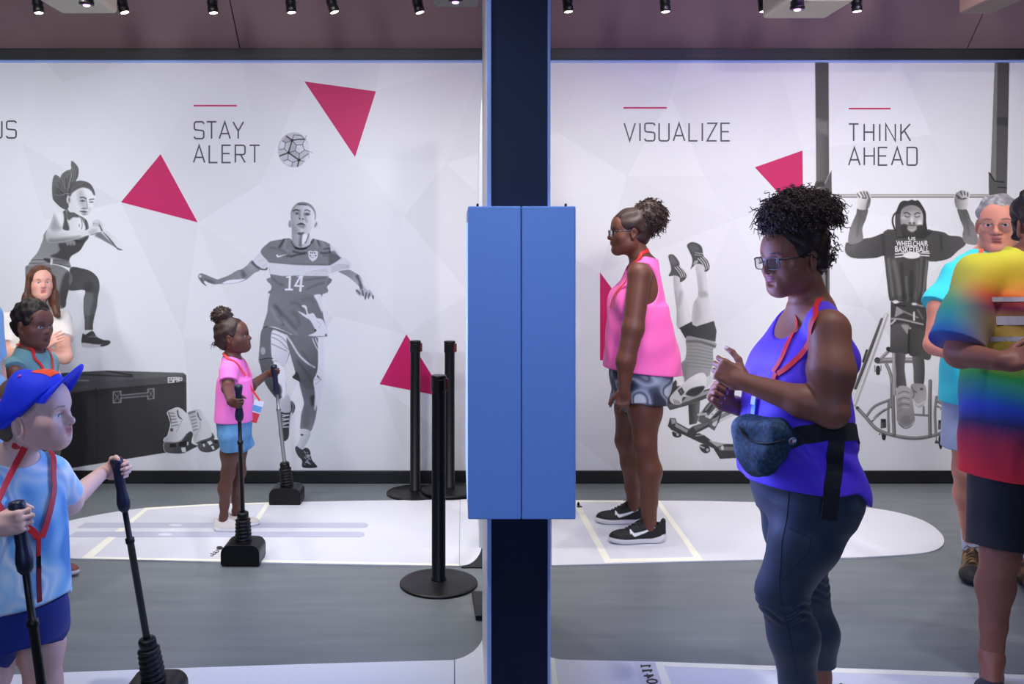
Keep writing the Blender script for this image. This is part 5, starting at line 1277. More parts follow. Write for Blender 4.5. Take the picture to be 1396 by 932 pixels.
FING = [(0.029, 0.088, 0.0086, 0.074), (0.0097, 0.093, 0.0089, 0.082), (-0.0097, 0.089, 0.0085, 0.076), (-0.0275, 0.081, 0.0075, 0.060)]
def hand(sd, fr, m=1, curl=((20, 25, 15),) * 4, thumb=((0.78, 0.55, -0.25), (0.55, 0.80, -0.22), (0.35, 0.9, -0.25)), spread=(6, 2, -2, -7)):
    """origin at the wrist, +y along the fingers, +z back of the hand, thumb on +x for m=1; returns the nail centres"""
    X = lambda p: (m * p[0], p[1], p[2])
    sd.cap(X((0, -0.012, 0)), X((0, 0.02, 0)), 0.0235, 0.024, k=0.012, fr=fr)
    sd.box(X((0.001, 0.052, 0.0)), (0.038, 0.042, 0.0125), rad=0.012, k=0.014, fr=fr)
    sd.ell(X((0.022, 0.030, -0.010)), (0.020, 0.030, 0.015), k=0.012, fr=fr)
    sd.ell(X((-0.024, 0.035, -0.008)), (0.015, 0.032, 0.013), k=0.012, fr=fr)
    nails = []
    for i, (fx, fy, fr_, L) in enumerate(FING):
        p = np.array([fx, fy - 0.008, 0.001]); a = 0.0
        sd.ball(X(tuple(p + [0, -0.004, 0.002])), fr_ * 1.12, k=0.008, fr=fr)
        sp = math.radians(spread[i]); r = fr_
        for j, q in enumerate((0.46, 0.30, 0.24)):
            a += math.radians(curl[i][j])
            d = np.array([math.sin(sp) * math.cos(a), math.cos(sp) * math.cos(a), -math.sin(a)])
            n = p + d * L * q
            sd.cap(X(tuple(p)), X(tuple(n)), r, r * 0.93, k=0.0035, fr=fr)
            r *= 0.93; p = n
        up = np.array([0, math.sin(a), math.cos(a)])
        nails.append((X(tuple(p - d * 0.001 + up * r * 0.75)), X(tuple(d)), r * 0.8))
    p = np.array([0.026, 0.018, -0.008]); r = 0.0125
    for j, L in enumerate((0.044, 0.033, 0.026)):
        d = np.array(thumb[j], float); d /= np.linalg.norm(d)
        n = p + d * L
        sd.cap(X(tuple(p)), X(tuple(n)), r, r * 0.86, k=0.006, fr=fr); r *= 0.86; p = n
    nails.append((X(tuple(p + np.array([0.004, 0, 0.007]))), X(tuple(d)), 0.008))
    return [(sd._ell(c, (q, q, q), None, fr)[0], q) for c, d, q in nails]
RELAX = ((18, 26, 16), (22, 30, 18), (26, 32, 20), (30, 34, 22))
FIST = ((62, 88, 52), (66, 90, 54), (68, 90, 54), (70, 88, 54))
GRIP = ((48, 78, 58), (50, 80, 60), (52, 80, 60), (54, 78, 60))
TGRIP = ((0.45, 0.55, -0.7), (-0.1, 0.75, -0.65), (-0.55, 0.55, -0.6))

def limb(sd, pts, rs, k=0.02): sd.chain(pts, rs, k=k)
def leg(sd, hip, knee, ankle, rt=0.085, rk=0.056, rc=0.056, ra=0.036, back=None, grow=0.0, bulge=1.0):
    """thigh, knee, calf bulging towards `back`, ankle"""
    hip, knee, ankle = (np.array(q, float) for q in (hip, knee, ankle))
    back = np.array(back if back is not None else (0, 1, 0), float)
    m1 = hip * 0.55 + knee * 0.45
    sd.cap(hip, m1, rt + grow, rt * 0.90 + grow, k=0.03); sd.cap(m1, knee, rt * 0.88 + grow, rk + grow, k=0.03)
    c1 = knee * 0.66 + ankle * 0.34 + back * 0.018 * bulge; c2 = knee * 0.3 + ankle * 0.7 + back * 0.006 * bulge
    sd.cap(knee, c1, rk * 0.95 + grow, rc + grow, k=0.03); sd.cap(c1, c2, rc + grow, rc * 0.72 + grow, k=0.03); sd.cap(c2, ankle, rc * 0.70 + grow, ra + grow, k=0.02)
def foot(sd, ankle, toe_dir, L=0.24, z0=0.03, r=0.034):
    """the part of a foot that fills a shoe"""
    a = np.array(ankle, float); d = np.array([toe_dir[0], toe_dir[1], 0.0]); d /= np.linalg.norm(d)
    b = np.array([a[0], a[1], z0])
    sd.cap(a, b, r * 0.95, r * 0.75, k=0.015); sd.cap(b, b + d * L * 0.45, r * 0.6, r * 0.45, k=0.015)

def sneaker(name, parent, ankle, toe_dir, L=0.27, z0=0.007, upper=(18, 18, 20), sole=(226, 224, 226), mark=None, lace=(24, 24, 26), label=None, h=0.003, camo=None, toecap=None):
    """running shoe standing on the floor under the ankle; mark = +1/-1 puts the curved tick on that side"""
    d = np.array([toe_dir[0], toe_dir[1], 0.0]); d /= np.linalg.norm(d)
    s = L / 0.27
    fr = Fr((ankle[0] - d[0] * 0.07 * s, ankle[1] - d[1] * 0.07 * s, z0), np.stack([np.cross(d, (0, 0, 1)), d, (0, 0, 1)], 1), s)
    sd = Sdf(fr)
    # sole: stack of slices, waisted, toe spring
    sd.ell((0, 0.05, 0.018), (0.037, 0.062, 0.030), k=0.0)
    sd.ell((0.002, 0.185, 0.018), (0.048, 0.085, 0.026), k=0.03)
    sd.box((0, 0.12, 0.014), (0.034, 0.10, 0.014), rad=0.01, k=0.02)
    sd.plane((0, 0, 0.0), (0, 0, -1), k=0.006)
    sd.cap((0, 0.048, 0.05), (0, 0.052, 0.075), 0.036, 0.034, k=0.02)
    sd.ell((0, 0.10, 0.045), (0.036, 0.075, 0.038), k=0.02); sd.ell((0.002, 0.19, 0.034), (0.041, 0.072, 0.028), k=0.02)
    sd.cap((0, 0.085, 0.078), (0, 0.15, 0.058), 0.024, 0.022, k=0.015)
    sd.cap((0, 0.004, 0.045), (0, 0.000, 0.098), 0.016, 0.012, k=0.02)
    sd.cap((0, 0.115, 0.085), (0, 0.10, 0.105), 0.016, 0.012, k=0.01)
    sd.cap((0, 0.056, 0.092), (0, 0.056, 0.14), 0.031, 0.034, k=0.006, mode='s')
    up = [lin(c) for c in upper]; so = [lin(c) for c in sole]
    zb = lambda q: ((q - fr.t.astype(f32)) @ fr.R.astype(f32)) / s
    def solefn(q):
        u = zb(q); return u[..., 2] - (0.026 + 0.012 * np.clip((0.07 - u[..., 1]) / 0.06, 0, 1) + 0.004 * np.clip((u[..., 1] - 0.2) / 0.06, 0, 1))
    mk = []
    if camo:
        def cam(q):
            return waves(5, 6, 90, 190, 0.02)(q)
        mk.append((cam, [lin(c) for c in camo], 0.006))
    if toecap is not None:
        mk.append((lambda q: 0.20 - zb(q)[..., 1], [lin(c) for c in toecap], 0.006))
    mk.append((solefn, so, 0.003))
    if mark:
        def tick(q):
            u = zb(q); y, z = u[..., 1], u[..., 2]
            # curved tick: thick hook at the front, thin tail rising to the heel
            t = np.clip((0.168 - y) / 0.115, 0, 1)
            zc = 0.043 + 0.034 * t ** 1.5 + 0.016 * np.exp(-((y - 0.168) / 0.009) ** 2)
            w = 0.0075 * (1 - t) ** 0.8 + 0.001
            dd = np.abs(z - zc) - w
            dd = np.maximum(dd, np.maximum(y - 0.172, 0.052 - y))
            return np.maximum(dd, 0.015 - mark * u[..., 0])
        mk.append((tick, (0.85, 0.85, 0.85), 0.002))
    o = sculpt(name, sd, h, M['shoe'], parent, col=up, marks=mk)
    lb = MB()
    for k in range(5):
        y = 0.112 + k * 0.016; z = 0.102 - k * 0.0082
        lb.tube([fr.p((-0.022, y - 0.004, z - 0.013)), fr.p((-0.008, y, z)), fr.p((0.008, y + 0.005, z)), fr.p((0.022, y + 0.010, z - 0.015))], 0.0026 * s, 6)
    for m in (-1, 1):
        lb.tube([fr.p((0, 0.106, 0.104)), fr.p((m * 0.018, 0.112, 0.116)), fr.p((m * 0.03, 0.118, 0.106)), fr.p((m * 0.012, 0.110, 0.104)), fr.p((m * 0.03, 0.124, 0.088))], 0.0022 * s, 6)
    lb.build('lace', mat('lace_%s' % name, rgb(*lace), 0.7), o)
    return o
M['shoe'] = colmat('knit_shoe', 0.65, bump=0.15, bscale=500)

def join_mesh(name, parts, m, parent, col=None, smooth=True):
    vs, qs, b = [], [], 0
    for v, q in parts: vs.append(np.asarray(v)); qs.append(np.asarray(q) + b); b += len(v)
    v = np.concatenate(vs); q = np.concatenate(qs)
    o0 = np.array(wpos(parent))
    return link(name, fast_mesh(name, v - o0, q, col, smooth), parent, m)
def strand(pts, r, n=5):
    """tapering tube as quads"""
    P = np.array(pts); N = len(P); T_ = np.gradient(P, axis=0); T_ /= np.linalg.norm(T_, axis=1, keepdims=True) + 1e-9
    ref = np.array([0.3, 0.5, 0.81]); U = np.cross(T_, ref); U /= np.linalg.norm(U, axis=1, keepdims=True) + 1e-9; Wv = np.cross(T_, U)
    rr = np.asarray(r) if hasattr(r, '__len__') else r * (1 - 0.7 * np.linspace(0, 1, N) ** 3)
    a = np.arange(n) * 2 * PI / n
    V = P[:, None] + rr[:, None, None] * (np.cos(a)[None, :, None] * U[:, None] + np.sin(a)[None, :, None] * Wv[:, None])
    i = np.arange(N - 1)[:, None] * n; k = np.arange(n)[None]; k2 = (k + 1) % n
    q = np.stack([i + k, i + k2, i + n + k2, i + n + k], -1).reshape(-1, 4)
    return V.reshape(-1, 3), q
def curls(fr, c, rad, n, length=(0.025, 0.05), r=0.0016, coil=0.005, turns=2.2, seed=1, zmin=-1.0, gravity=0.012, inner=0.8):
    """corkscrew strands springing from an ellipsoid"""
    rs = np.random.RandomState(seed); out = []
    c = np.array(c); rad = np.array(rad)
    while len(out) < n:
        d = rs.normal(size=3); d /= np.linalg.norm(d)
        if d[2] < zmin: continue
        nrm = d / rad; nrm /= np.linalg.norm(nrm)
        L = rs.uniform(*length); t = np.linspace(0, 1, 22)
        u = np.cross(nrm, rs.normal(size=3)); u /= np.linalg.norm(u); w = np.cross(nrm, u)
        lean = rs.normal(size=3) * 0.35
        p0 = c + d * rad * inner
        ax = p0[None] + t[:, None] * (nrm + lean)[None] * L * (1 - 0.25 * t[:, None])
        ph = rs.uniform(0, 6.28); cr = coil * rs.uniform(0.6, 1.3) * np.minimum(t * 4, 1)
        P = ax + cr[:, None] * (np.cos(ph + turns * 6.28 * t)[:, None] * u + np.sin(ph + turns * 6.28 * t)[:, None] * w)
        P[:, 2] -= gravity * t ** 2
        P = np.array([fr.p(q) for q in P])
        out.append(strand(P, r * rs.uniform(0.8, 1.3) * fr.s))
    return out
def haircap(fr, y0=0.10, back=True, ear_r=0.031, ear=(-0.008, -0.008), face=(0.098, 0.108, 0.115), grow=0.0):
    """hair lying on the skull, with a rounded hairline and the ears free"""
    hs = Sdf(fr); hs.ell((0, -0.016, 0.040), (0.0785 + grow, 0.0975 + grow, 0.0865 + grow)); hs.ell((0, -0.060, -0.012), (0.063, 0.050, 0.058), k=0.02)
    hs.ell((0, y0, -0.035), face, k=0.008, mode='s')
    for m in (-1, 1): hs.ball((m * 0.082, ear[0], ear[1]), ear_r, k=0.008, mode='s'); hs.ell((m * 0.075, 0.02, -0.075), (0.05, 0.06, 0.055), k=0.008, mode='s')
    return hs
def tuft(fr, c, rad, amp=0.006, seed=2, k=(60, 150)):
    sd = Sdf(fr); sd.ell(c, rad); sd.warp(waves(seed, 14, k[0], k[1], amp)); return sd
M['hair_black'] = mat('black_hair', rgb(30, 22, 20), 0.55, spec=0.4, bump=0.5, bscale=220)
M['hair_dark_brown'] = mat('dark_brown_hair', rgb(50, 32, 27), 0.5, spec=0.45, bump=0.4, bscale=220)
M['red_strap'] = mat('red_lanyard', rgb(214, 34, 42), 0.55, bump=0.1, bscale=300)
M['glasses'] = mat('dark_glasses_frame', rgb(26, 28, 40), 0.25, spec=0.6)
def lens_mat():
    m, nt, b = nodes('glasses_lens')
    b.inputs['Base Color'].default_value = (0.9, 0.95, 1, 1); b.inputs['Transmission Weight'].default_value = 1.0; b.inputs['Roughness'].default_value = 0.02; b.inputs['IOR'].default_value = 1.05
    b.inputs['Coat Weight'].default_value = 0.35; b.inputs['Coat IOR'].default_value = 1.5
    return m
M['lens_clear'] = lens_mat()
def glasses(parent, fr, label=None, m=None, w=0.024, h=0.018, r=0.0016, half=False):
    """two rounded lenses with a bridge and temples reaching the ears"""
    m = m or M['glasses']; g = MB(); ln = MB()
    def rim(cx, n=22):
        out = []
        for k in range(n):
            a = 2 * PI * k / n; ca, sa = math.cos(a), math.sin(a)
            e = 0.55
            xx = cx + w * math.copysign(abs(ca) ** e, ca); out.append((xx, 0.1065 - 0.16 * abs(xx), -0.002 + h * math.copysign(abs(sa) ** e, sa)))
        return out
    for s in (-1, 1):
        q = rim(s * 0.033); P = [fr.p(p) for p in q]
        if half: P2 = [fr.p(p) for p in q if p[2] > -0.004]; 
        g.tube(P + [P[0], P[1]], r * fr.s, 8, caps=False)
        c = np.mean(P, 0); ln.add([c] + P, [(0, k + 1, (k + 1) % len(P) + 1) for k in range(len(P))])
        g.tube([fr.p((s * 0.056, 0.099, 0.010)), fr.p((s * 0.068, 0.088, 0.011)), fr.p((s * 0.078, 0.05, 0.011)), fr.p((s * 0.081, 0.0, 0.012)), fr.p((s * 0.080, -0.018, -0.004))], 0.0021 * fr.s, 8)
    g.tube([fr.p((-0.010, 0.103, 0.004)), fr.p((0, 0.107, 0.007)), fr.p((0.010, 0.103, 0.004))], r * 1.1 * fr.s, 8)
    o = g.build('glasses', m, parent); ln.build('lens', M['lens_clear'], o)
    return o
def snap(fields, pts, off=0.004, toward=None):
    """pull points onto the surface of the given fields, standing off by `off`; returns points and normals"""
    p = np.array([tuple(q) for q in pts], f32)
    def D(x): return np.min([f.eval(x) for f in fields], 0)
    def Gd(x):
        e = 0.002; g = np.stack([D(x + np.eye(3, dtype=f32)[i] * e) - D(x - np.eye(3, dtype=f32)[i] * e) for i in range(3)], -1)
        return g / (np.linalg.norm(g, axis=-1, keepdims=True) + 1e-9)
    if toward is not None:
        d = p - np.array([0, 0, HC], f32); d /= np.linalg.norm(d, axis=1, keepdims=True); p = p - d * 0.6
        for _ in range(90): p = p + d * np.clip(D(p) * 0.7, -0.01, 0.05)[:, None]
    else:
        for _ in range(12): p = p - Gd(p) * (D(p) * 0.8)[:, None]
    ok = np.abs(D(p)) < 0.006
    if ok.sum() >= 2: p = p[ok]
    N = Gd(p)
    for _ in range(2): N = np.stack([N[max(i - 1, 0)] + N[i] + N[min(i + 1, len(N) - 1)] for i in range(len(N))]); N /= np.linalg.norm(N, axis=1, keepdims=True)
    p = p + N * off
    return [Vector(map(float, q)) for q in p], [Vector(map(float, q)) for q in N]
def strap(name, m, parent, on, pts, width, thick=0.0022, off=0.003, n=6, toward=None):
    q = catmull(pts, n); P, N = snap(on, q, off, toward)
    for _ in range(2): P = [P[0]] + [(P[i - 1] + P[i] * 2 + P[i + 1]) / 4 for i in range(1, len(P) - 1)] + [P[-1]]
    return MB().strip(P, N, width, thick).build(name, m, parent)

# ------------------------------------------------------------------ generic dressed figure
class Figure:
    """joints in world space; L and R are the person's own left and right"""
    def __init__(s, label, x, y, yaw, skin, secs, sh, rsh, head_fr, head_kw, marks_kw, h=0.0035):
        s.root = empty('person', (x, y, 0), label, 'person'); s.fr = fr_at(x, y, yaw); s.skin = [lin(c) for c in skin]
        s.secs = secs; s.sh = sh; s.rsh = rsh; s.hf = head_fr; s.hkw = head_kw; s.mkw = marks_kw; s.h = h
        s.arms = []; s.legs_ = []; s.hands = []; s.feet = []; s.extra = []; s.neck = (0.05, 0.048)
    def trunk(s, sd, g=0.0, k=0.03):
        sd.loft([(z, x, y, a + g, b + g) for z, x, y, a, b in s.secs], k=k, fr=s.fr)
        zt = s.secs[-1][0]; nb = s.fr.p((0, s.secs[-1][2], zt - 0.03))
        for q in s.sh: sd.cap(nb, q, s.rsh * 0.85 + g, s.rsh + g, k=0.04)
        for e in s.extra: sd.ell(e[0], np.array(e[1]) + g, k=0.05, fr=s.fr)
    def neckcap(s, sd, k=0.03):
        sd.cap(s.fr.p((0, s.secs[-1][2], s.secs[-1][0] - 0.04)), s.hf.p((0, -0.018, -0.05)), s.neck[0], s.neck[1], k=k)
    def body(s):
        sd = Sdf(); s.trunk(sd)
        for pts, rs in s.arms: limb(sd, pts, rs, 0.025)
        for a in s.legs_: leg(sd, *a[0], **a[1])
        s.neckcap(sd); head(sd, s.hf, **s.hkw); mk = face_marks(sd, s.hf, s.hkw.get('fz', 1.0), **s.mkw)
        for f, kw in s.hands:
            for fn, q in hand(sd, f, **kw): mk.append((fn, tuple(min(c * 1.25 + 0.03, 1) for c in s.skin), 0.002))
        for f in s.feet: foot(sd, *f)
        s.bsd = sd
        s.body_ = sculpt('body', sd, s.h, M['skin'], s.root, col=s.skin, marks=mk); return s.body_
    def top(s, name, m, hem, sleeves=(), g=0.010, skirt=None, neck=(0.07, 0.09, 0.09), armholes=None, folds=0.003, seed=3, vcol=None, h=None, neck_dy=0.03, neck_tilt=0.0):
        """sleeves: (arm index, fraction of the upper arm, radius)"""
        sd = Sdf(); s.trunk(sd)
        if skirt: sd.loft(skirt, k=0.03, fr=s.fr)
        sd.grow(g)
        for i, fr_, r in sleeves:
            a, b = np.array(s.arms[i][0][0], float), np.array(s.arms[i][0][1], float); e = a + (b - a) * fr_
            t = Sdf(); t.cap(a, e, s.arms[i][1][0] + g + 0.004, r); t.plane(e, b - a)
            sd.sdf(t, 0.02)
        sd.warp(lambda p: waves(seed, 9, 22, 60, folds, s.fr.d((0.2, 0.3, 1)), 0.3)(p))
        sd._add(((hem if callable(hem) else (lambda p: hem - p[..., 2])), None, None), 0.004, 'i')
        zt = s.secs[-1][0]
        sd.ell((0, s.secs[-1][2] + neck_dy, zt + 0.01), neck, Rx(neck_tilt), k=0.008, mode='s', fr=s.fr)
        sd.cap(s.fr.p((0, s.secs[-1][2], zt)), s.fr.p((0, s.secs[-1][2], zt + 0.2)), s.neck[0] + 0.012, s.neck[0] + 0.03, k=0.006, mode='s')
        for c, r in (armholes or ()): sd.ell((0, 0, 0), r, k=0.008, mode='s', fr=Fr(c, s.fr.R))
        s.tsd = sd
        o = sculpt(name, sd, h or s.h, m, s.root, vcol=vcol)
        s.tn = Sdf(); s.tn.sdf(sd); s.neckcap(s.tn, 0.01); s.trunk(s.tn)
        return o
    def shorts(s, name, m, waist, hems, r0, r1, g=0.008, vcol=None, folds=0.003, seed=8, pelvis=None):
        """hems: knee-ward end of each leg opening"""
        sd = Sdf(); sd.loft(pelvis or [(z, x, y, a + g, b + g) for z, x, y, a, b in s.secs[:3]], k=0.02, fr=s.fr)
        for (args, kw), e in zip(s.legs_, hems):
            a = np.array(args[0], float); e = np.array(e, float)
            t = Sdf(); t.cap(a, e + (e - a) * 0.15, r0, r1); t.plane(e, (e - a)); sd.sdf(t, 0.025)
        sd.warp(waves(seed, 8, 25, 60, folds, (0, 0, 1), 0.3)); sd.plane((0, 0, waist), (0, 0, 1))
        return sculpt(name, sd, s.h, m, s.root, vcol=vcol)
    def lanyard(s, a, b=None, tail=None, w=0.015, m=None, off=0.003):
        m = m or M['red_strap']
        o = strap('lanyard', m, s.root, [s.tn], a, w, 0.002, off)
        if b: strap('lanyard_strand', m, o, [s.tn], b, w, 0.002, off)
        if tail: strap('lanyard_tail', m, o, [s.tn], tail, w * 0.9, 0.003, off + 0.002)
        return o
def grip_frame(pole_pt, axis, y, right, s, ry=0.058, rz=0.031):
    """hand frame that closes around a pole: palm at pole_pt, thumb up the axis"""
    ax = np.array(axis, float); ax /= np.linalg.norm(ax); X = -ax if right else ax
    y = np.array(y, float); y = y - ax * y.dot(ax); y /= np.linalg.norm(y); Z = np.cross(X, y)
    R = np.stack([X, y, Z], 1)
    return Fr(np.array(pole_pt) - y * ry * s + Z * rz * s, R, s)
def pole_pt(key, d):
    e, c, ax, L = JS[key]; return c + ax * (L - d), ax
def cloth_noise(cols, scale, seed=0, thr=None):
    """own dye pattern: blends between colours with soft noise"""
    cs = [np.array([lin(q) for q in c]) for c in cols]
    def fn(v):
        n = waves(seed, 14, scale * 0.5, scale * 1.6, 1.0)(np.asarray(v, f32)); t = np.clip((n * 1.1 + 1) / 2, 0, 0.999) * (len(cs) - 1)
        i = t.astype(int); w = (t - i)[:, None]; C_ = np.array(cs)
        return C_[i] * (1 - w) + C_[i + 1] * w
    return fn
M['dyed'] = colmat('dyed_cotton', 0.75, sheen=0.05, bump=0.08, bscale=600)
# =================================================================== woman in purple
def purple():
    Y0 = 2.80; fr = fr_at(1.072, Y0, 104)
    root = empty('person', (1.072, Y0, 0), 'woman in a purple sleeveless top with glasses and a dark waist pack, hands clasped', 'person')
    skin = (lin(146), lin(92), lin(72))
    hf = Fr(W(1082, 352, 2.795), fr.R @ Rz(0.08) @ Rx(-0.13), 1.02)
    shL, shR = W(1131, 452, 2.63), W(1086, 450, 2.96)
    secs = [(0.72, 0, 0.002, 0.16, 0.112), (0.80, 0, 0.008, 0.19, 0.128), (0.90, 0, 0.022, 0.182, 0.135), (1.03, 0, 0.026, 0.165, 0.128), (1.15, 0, 0.028, 0.160, 0.108), (1.24, 0, 0.008, 0.155, 0.092), (1.31, 0, -0.018, 0.125, 0.078), (1.36, 0, -0.018, 0.065, 0.06)]
    def trunk(sd):
        sd.loft(secs, k=0.02, fr=fr)
        for m in (-1, 1): sd.ell((m * 0.075, 0.068, 1.135), (0.078, 0.056, 0.085), k=0.06, fr=fr)
        nb = fr.p((0, -0.035, 1.345))
        for s in (shL, shR): sd.cap(nb, s + np.array([0, 0, 0.012]), 0.042, 0.046, k=0.04)
        sd.cap(fr.p((-0.08, -0.058, 1.2)), fr.p((0.08, -0.058, 1.2)), 0.062, k=0.05)
    def arms(sd):
        limb(sd, [shL, W(1134, 505, 2.585), W(1133, 560, 2.575)], [0.057, 0.060, 0.046], 0.03)
        limb(sd, [W(1134, 560, 2.575), W(1094, 547, 2.60), W(1014, 520, 2.69)], [0.047, 0.045, 0.027], 0.02)
        limb(sd, [shR, W(1080, 510, 3.03), W(1078, 562, 3.06)], [0.06, 0.058, 0.046], 0.03)
        limb(sd, [W(1078, 562, 3.06), W(1040, 562, 2.99), W(992, 550, 2.87)], [0.046, 0.042, 0.026], 0.02)
    kL, kR = W(1065, 806, 2.74), W(1098, 806, 2.93)
    aL, aR = W(1094, 985, 2.76), W(1121, 972, 2.95)
    hipL, hipR = fr.p((-0.088, -0.01, 0.80)), fr.p((0.088, -0.01, 0.80))
    back = fr.d((0, -1, 0))
    def legs(sd, g=0.0, pelvis=True):
        leg(sd, hipL, kL, aL, 0.106, 0.066, 0.066, 0.038, back, g); leg(sd, hipR, kR, aR, 0.104, 0.062, 0.062, 0.037, back, g)
        for m in (-1, 1): sd.ell((m * 0.075, -0.034, 0.78), (0.086, 0.070, 0.10), k=0.05, fr=fr)
        if pelvis: sd.loft([(q[0], q[1], q[2], q[3] + g, q[4] + g) for q in secs[:5]], k=0.04, fr=fr)
    sd = Sdf(); trunk(sd); arms(sd); legs(sd, -0.008, False)
    sd.cap(fr.p((0, -0.045, 1.31)), hf.p((0, -0.022, -0.055)), 0.058, 0.055, k=0.035)
    head(sd, hf, fz=0.86, jaw=1.06, nose=1.12, lips=1.25, cheek=1.15)
    for a, d in ((aL, fr.d((-0.15, 1, 0))), (aR, fr.d((0.1, 1, 0)))): foot(sd, a, d, 0.24, 0.045)
    yL = W(972, 498, 2.735) - W(1014, 520, 2.69)
    hl = Fr(W(1014, 520, 2.69), frame_yz(yL, (-0.15, -1, 0.15)), 0.93)
    n1 = hand(sd, hl, 1, ((34, 62, 40), (46, 66, 42), (52, 66, 42), (56, 68, 42)), ((0.7, 0.7, -0.2), (0.42, 0.9, -0.22), (0.15, 0.95, -0.3)))
    yR = W(958, 520, 2.82) - W(992, 550, 2.87)
    hr = Fr(W(992, 550, 2.87), frame_yz(yR, (-0.35, 0.9, -0.1)), 0.93)
    n2 = hand(sd, hr, -1, ((58, 84, 48), (60, 86, 50), (62, 86, 50), (64, 86, 50)), ((0.8, 0.5, -0.4), (0.5, 0.7, -0.5), (0.2, 0.8, -0.55)))
    mk = face_marks(sd, hf, 0.86, lip=(lin(150), lin(78), lin(88)), white=(0.55, 0.52, 0.5), gaze=(0, -0.002), scalp=(haircap(hf, face=(0.098, 0.108, 0.112), grow=0.002), (lin(34), lin(24), lin(22))))
    for fn, q in n1 + n2: mk.append((fn, (0.72, 0.52, 0.50), 0.002))
    # scalp under the pulled-back hair
    body = sculpt('body', sd, 0.003, M['skin'], root, col=skin, marks=mk)
    # hair
    hs = haircap(hf, face=(0.098, 0.108, 0.112), grow=0.004); hs.ell((0, -0.040, 0.128), (0.098, 0.100, 0.062), k=0.03)
    hs.warp(waves(9, 18, 70, 170, 0.004))
    hv, hq = hs.mesh(0.004)
    st = curls(hf, (0, -0.040, 0.126), (0.100, 0.103, 0.066), 1500, (0.022, 0.052), 0.0018, 0.0055, 2.4, 3, -0.35, 0.014, 0.92)
    st += curls(hf, (0, 0.030, 0.110), (0.066, 0.045, 0.026), 110, (0.018, 0.032), 0.0018, 0.005, 2.0, 5, -0.2, 0.02, 0.95)
    st += curls(hf, (0, -0.07, 0.03), (0.075, 0.060, 0.09), 140, (0.010, 0.022), 0.0016, 0.004, 2.0, 6, -0.9, 0.01, 0.95)
    join_mesh('hair', [(hv, hq)] + st, M['hair_dark_brown'], root)
    glasses(root, hf)
    # top
    tp = Sdf(); trunk(tp)
    tp.loft([(0.72, 0, 0.005, 0.205, 0.153), (0.83, 0, 0.012, 0.200, 0.147), (0.95, 0, 0.022, 0.185, 0.143), (1.05, 0, 0.024, 0.172, 0.134), (1.15, 0, 0.024, 0.165, 0.118)], k=0.03, fr=fr)
    for m in (-1, 1): tp.ell((m * 0.075, -0.034, 0.78), (0.087, 0.071, 0.10), k=0.05, fr=fr)
    tp.grow(0.007)
    tp.warp(lambda p: waves(21, 8, 22, 52, 0.0062, fr.d((0.3, 0.6, 1)), 0.25)(p) * np.clip((1.20 - p[..., 2]) * 5, 0.15, 1))
    tp.warp(lambda p: 0.0055 * np.sin((p[..., 2] * 75 + p[..., 0] * 60)) * np.exp(-((p[..., 2] - 0.95) / 0.06) ** 2))
    tp.warp(lambda p: -0.007 * np.clip((0.90 - p[..., 2]) / 0.09, 0, 1))
    def hem(p):
        y = ((p - fr.t.astype(f32)) @ fr.R.astype(f32))[..., 1]
        t = np.clip((-0.03 - y) / 0.11, 0, 1); return 0.828 - 0.062 * t * t * (3 - 2 * t) - p[..., 2]
    tp._add((hem, None, None), 0.004, 'i')
    tp.ell((0, 0.055, 1.375), (0.088, 0.125, 0.115), Rx(-0.25), k=0.01, mode='s', fr=fr); tp.cap(fr.p((0, -0.04, 1.30)), fr.p((0, -0.03, 1.5)), 0.075, 0.088, k=0.01, mode='s')
    for m, s in ((-1, shL), (1, shR)):
        a = s + fr.d((m * 0.050, 0.0, -0.028))
        tp.ell((0, 0, 0), (0.062, 0.080, 0.125), Ry(m * 0.2), k=0.008, mode='s', fr=Fr(a, fr.R))
    top = sculpt('tank_top', tp, 0.003, mat('purple_jersey', rgb(88, 48, 226), 0.6, sheen=0.05, bump=0.08, bscale=600), root)
    tn = Sdf(); tn.sdf(tp); tn.cap(fr.p((0, -0.045, 1.31)), hf.p((0, -0.018, -0.055)), 0.058, 0.055, k=0.02)
    for m in (-1, 1): tn.cap(fr.p((0, -0.035, 1.345)), (shL, shR)[m > 0] + np.array([0, 0, 0.0]), 0.042, 0.046, k=0.04)
    # leggings
    lg = Sdf(); legs(lg, 0.006)
    wk = lambda p: 0.0035 * np.sin(p[..., 2] * 230 + 3 * np.sin(p[..., 0] * 60)) * np.exp(-((p[..., 2] - 0.455) / 0.035) ** 2)
    lg.warp(wk)
    lg.plane((0, 0, 0.185), (0, 0, -1)); lg.warp(lambda p: 0.005 * np.clip((p[..., 2] - 0.77) / 0.03, 0, 1)); lg.plane((0, 0, 0.93), (0, 0, 1))
    leggings = sculpt('leggings', lg, 0.0035, mat('slate_leggings', rgb(36, 48, 70), 0.55, sheen=0.06, bump=0.05, bscale=700), root)
    seam = MB()
    P, N = snap([lg], catmull([W(1072, 670, 2.665), W(1066, 720, 2.665), W(1061, 790, 2.665), W(1075, 860, 2.665), W(1088, 930, 2.665)], 8), 0.0003); seam.tube(P, 0.0012, 5)
    P, N = snap([lg], catmull([W(1067, 718, 2.665), W(1085, 722, 2.665), W(1104, 730, 2.665)], 8), 0.0003); seam.tube(P, 0.0012, 5)
    P, N = snap([lg], catmull([W(1104, 730, 2.665), W(1096, 752, 2.665), W(1066, 790, 2.665)], 8), 0.0003); seam.tube(P, 0.0011, 5)
    seam.build('seam', mat('legging_seam', rgb(26, 36, 54), 0.6), leggings)
    # waist pack
    pf = Fr(W(1043, 605, 2.62), np.stack([fr.d((0.62, 0.78, 0)), fr.d((-0.78, 0.62, 0)), (0, 0, 1)], 1) @ Rx(0.05))
    pk = Sdf()
    pc = lambda x, y, z: W(x, y, z)
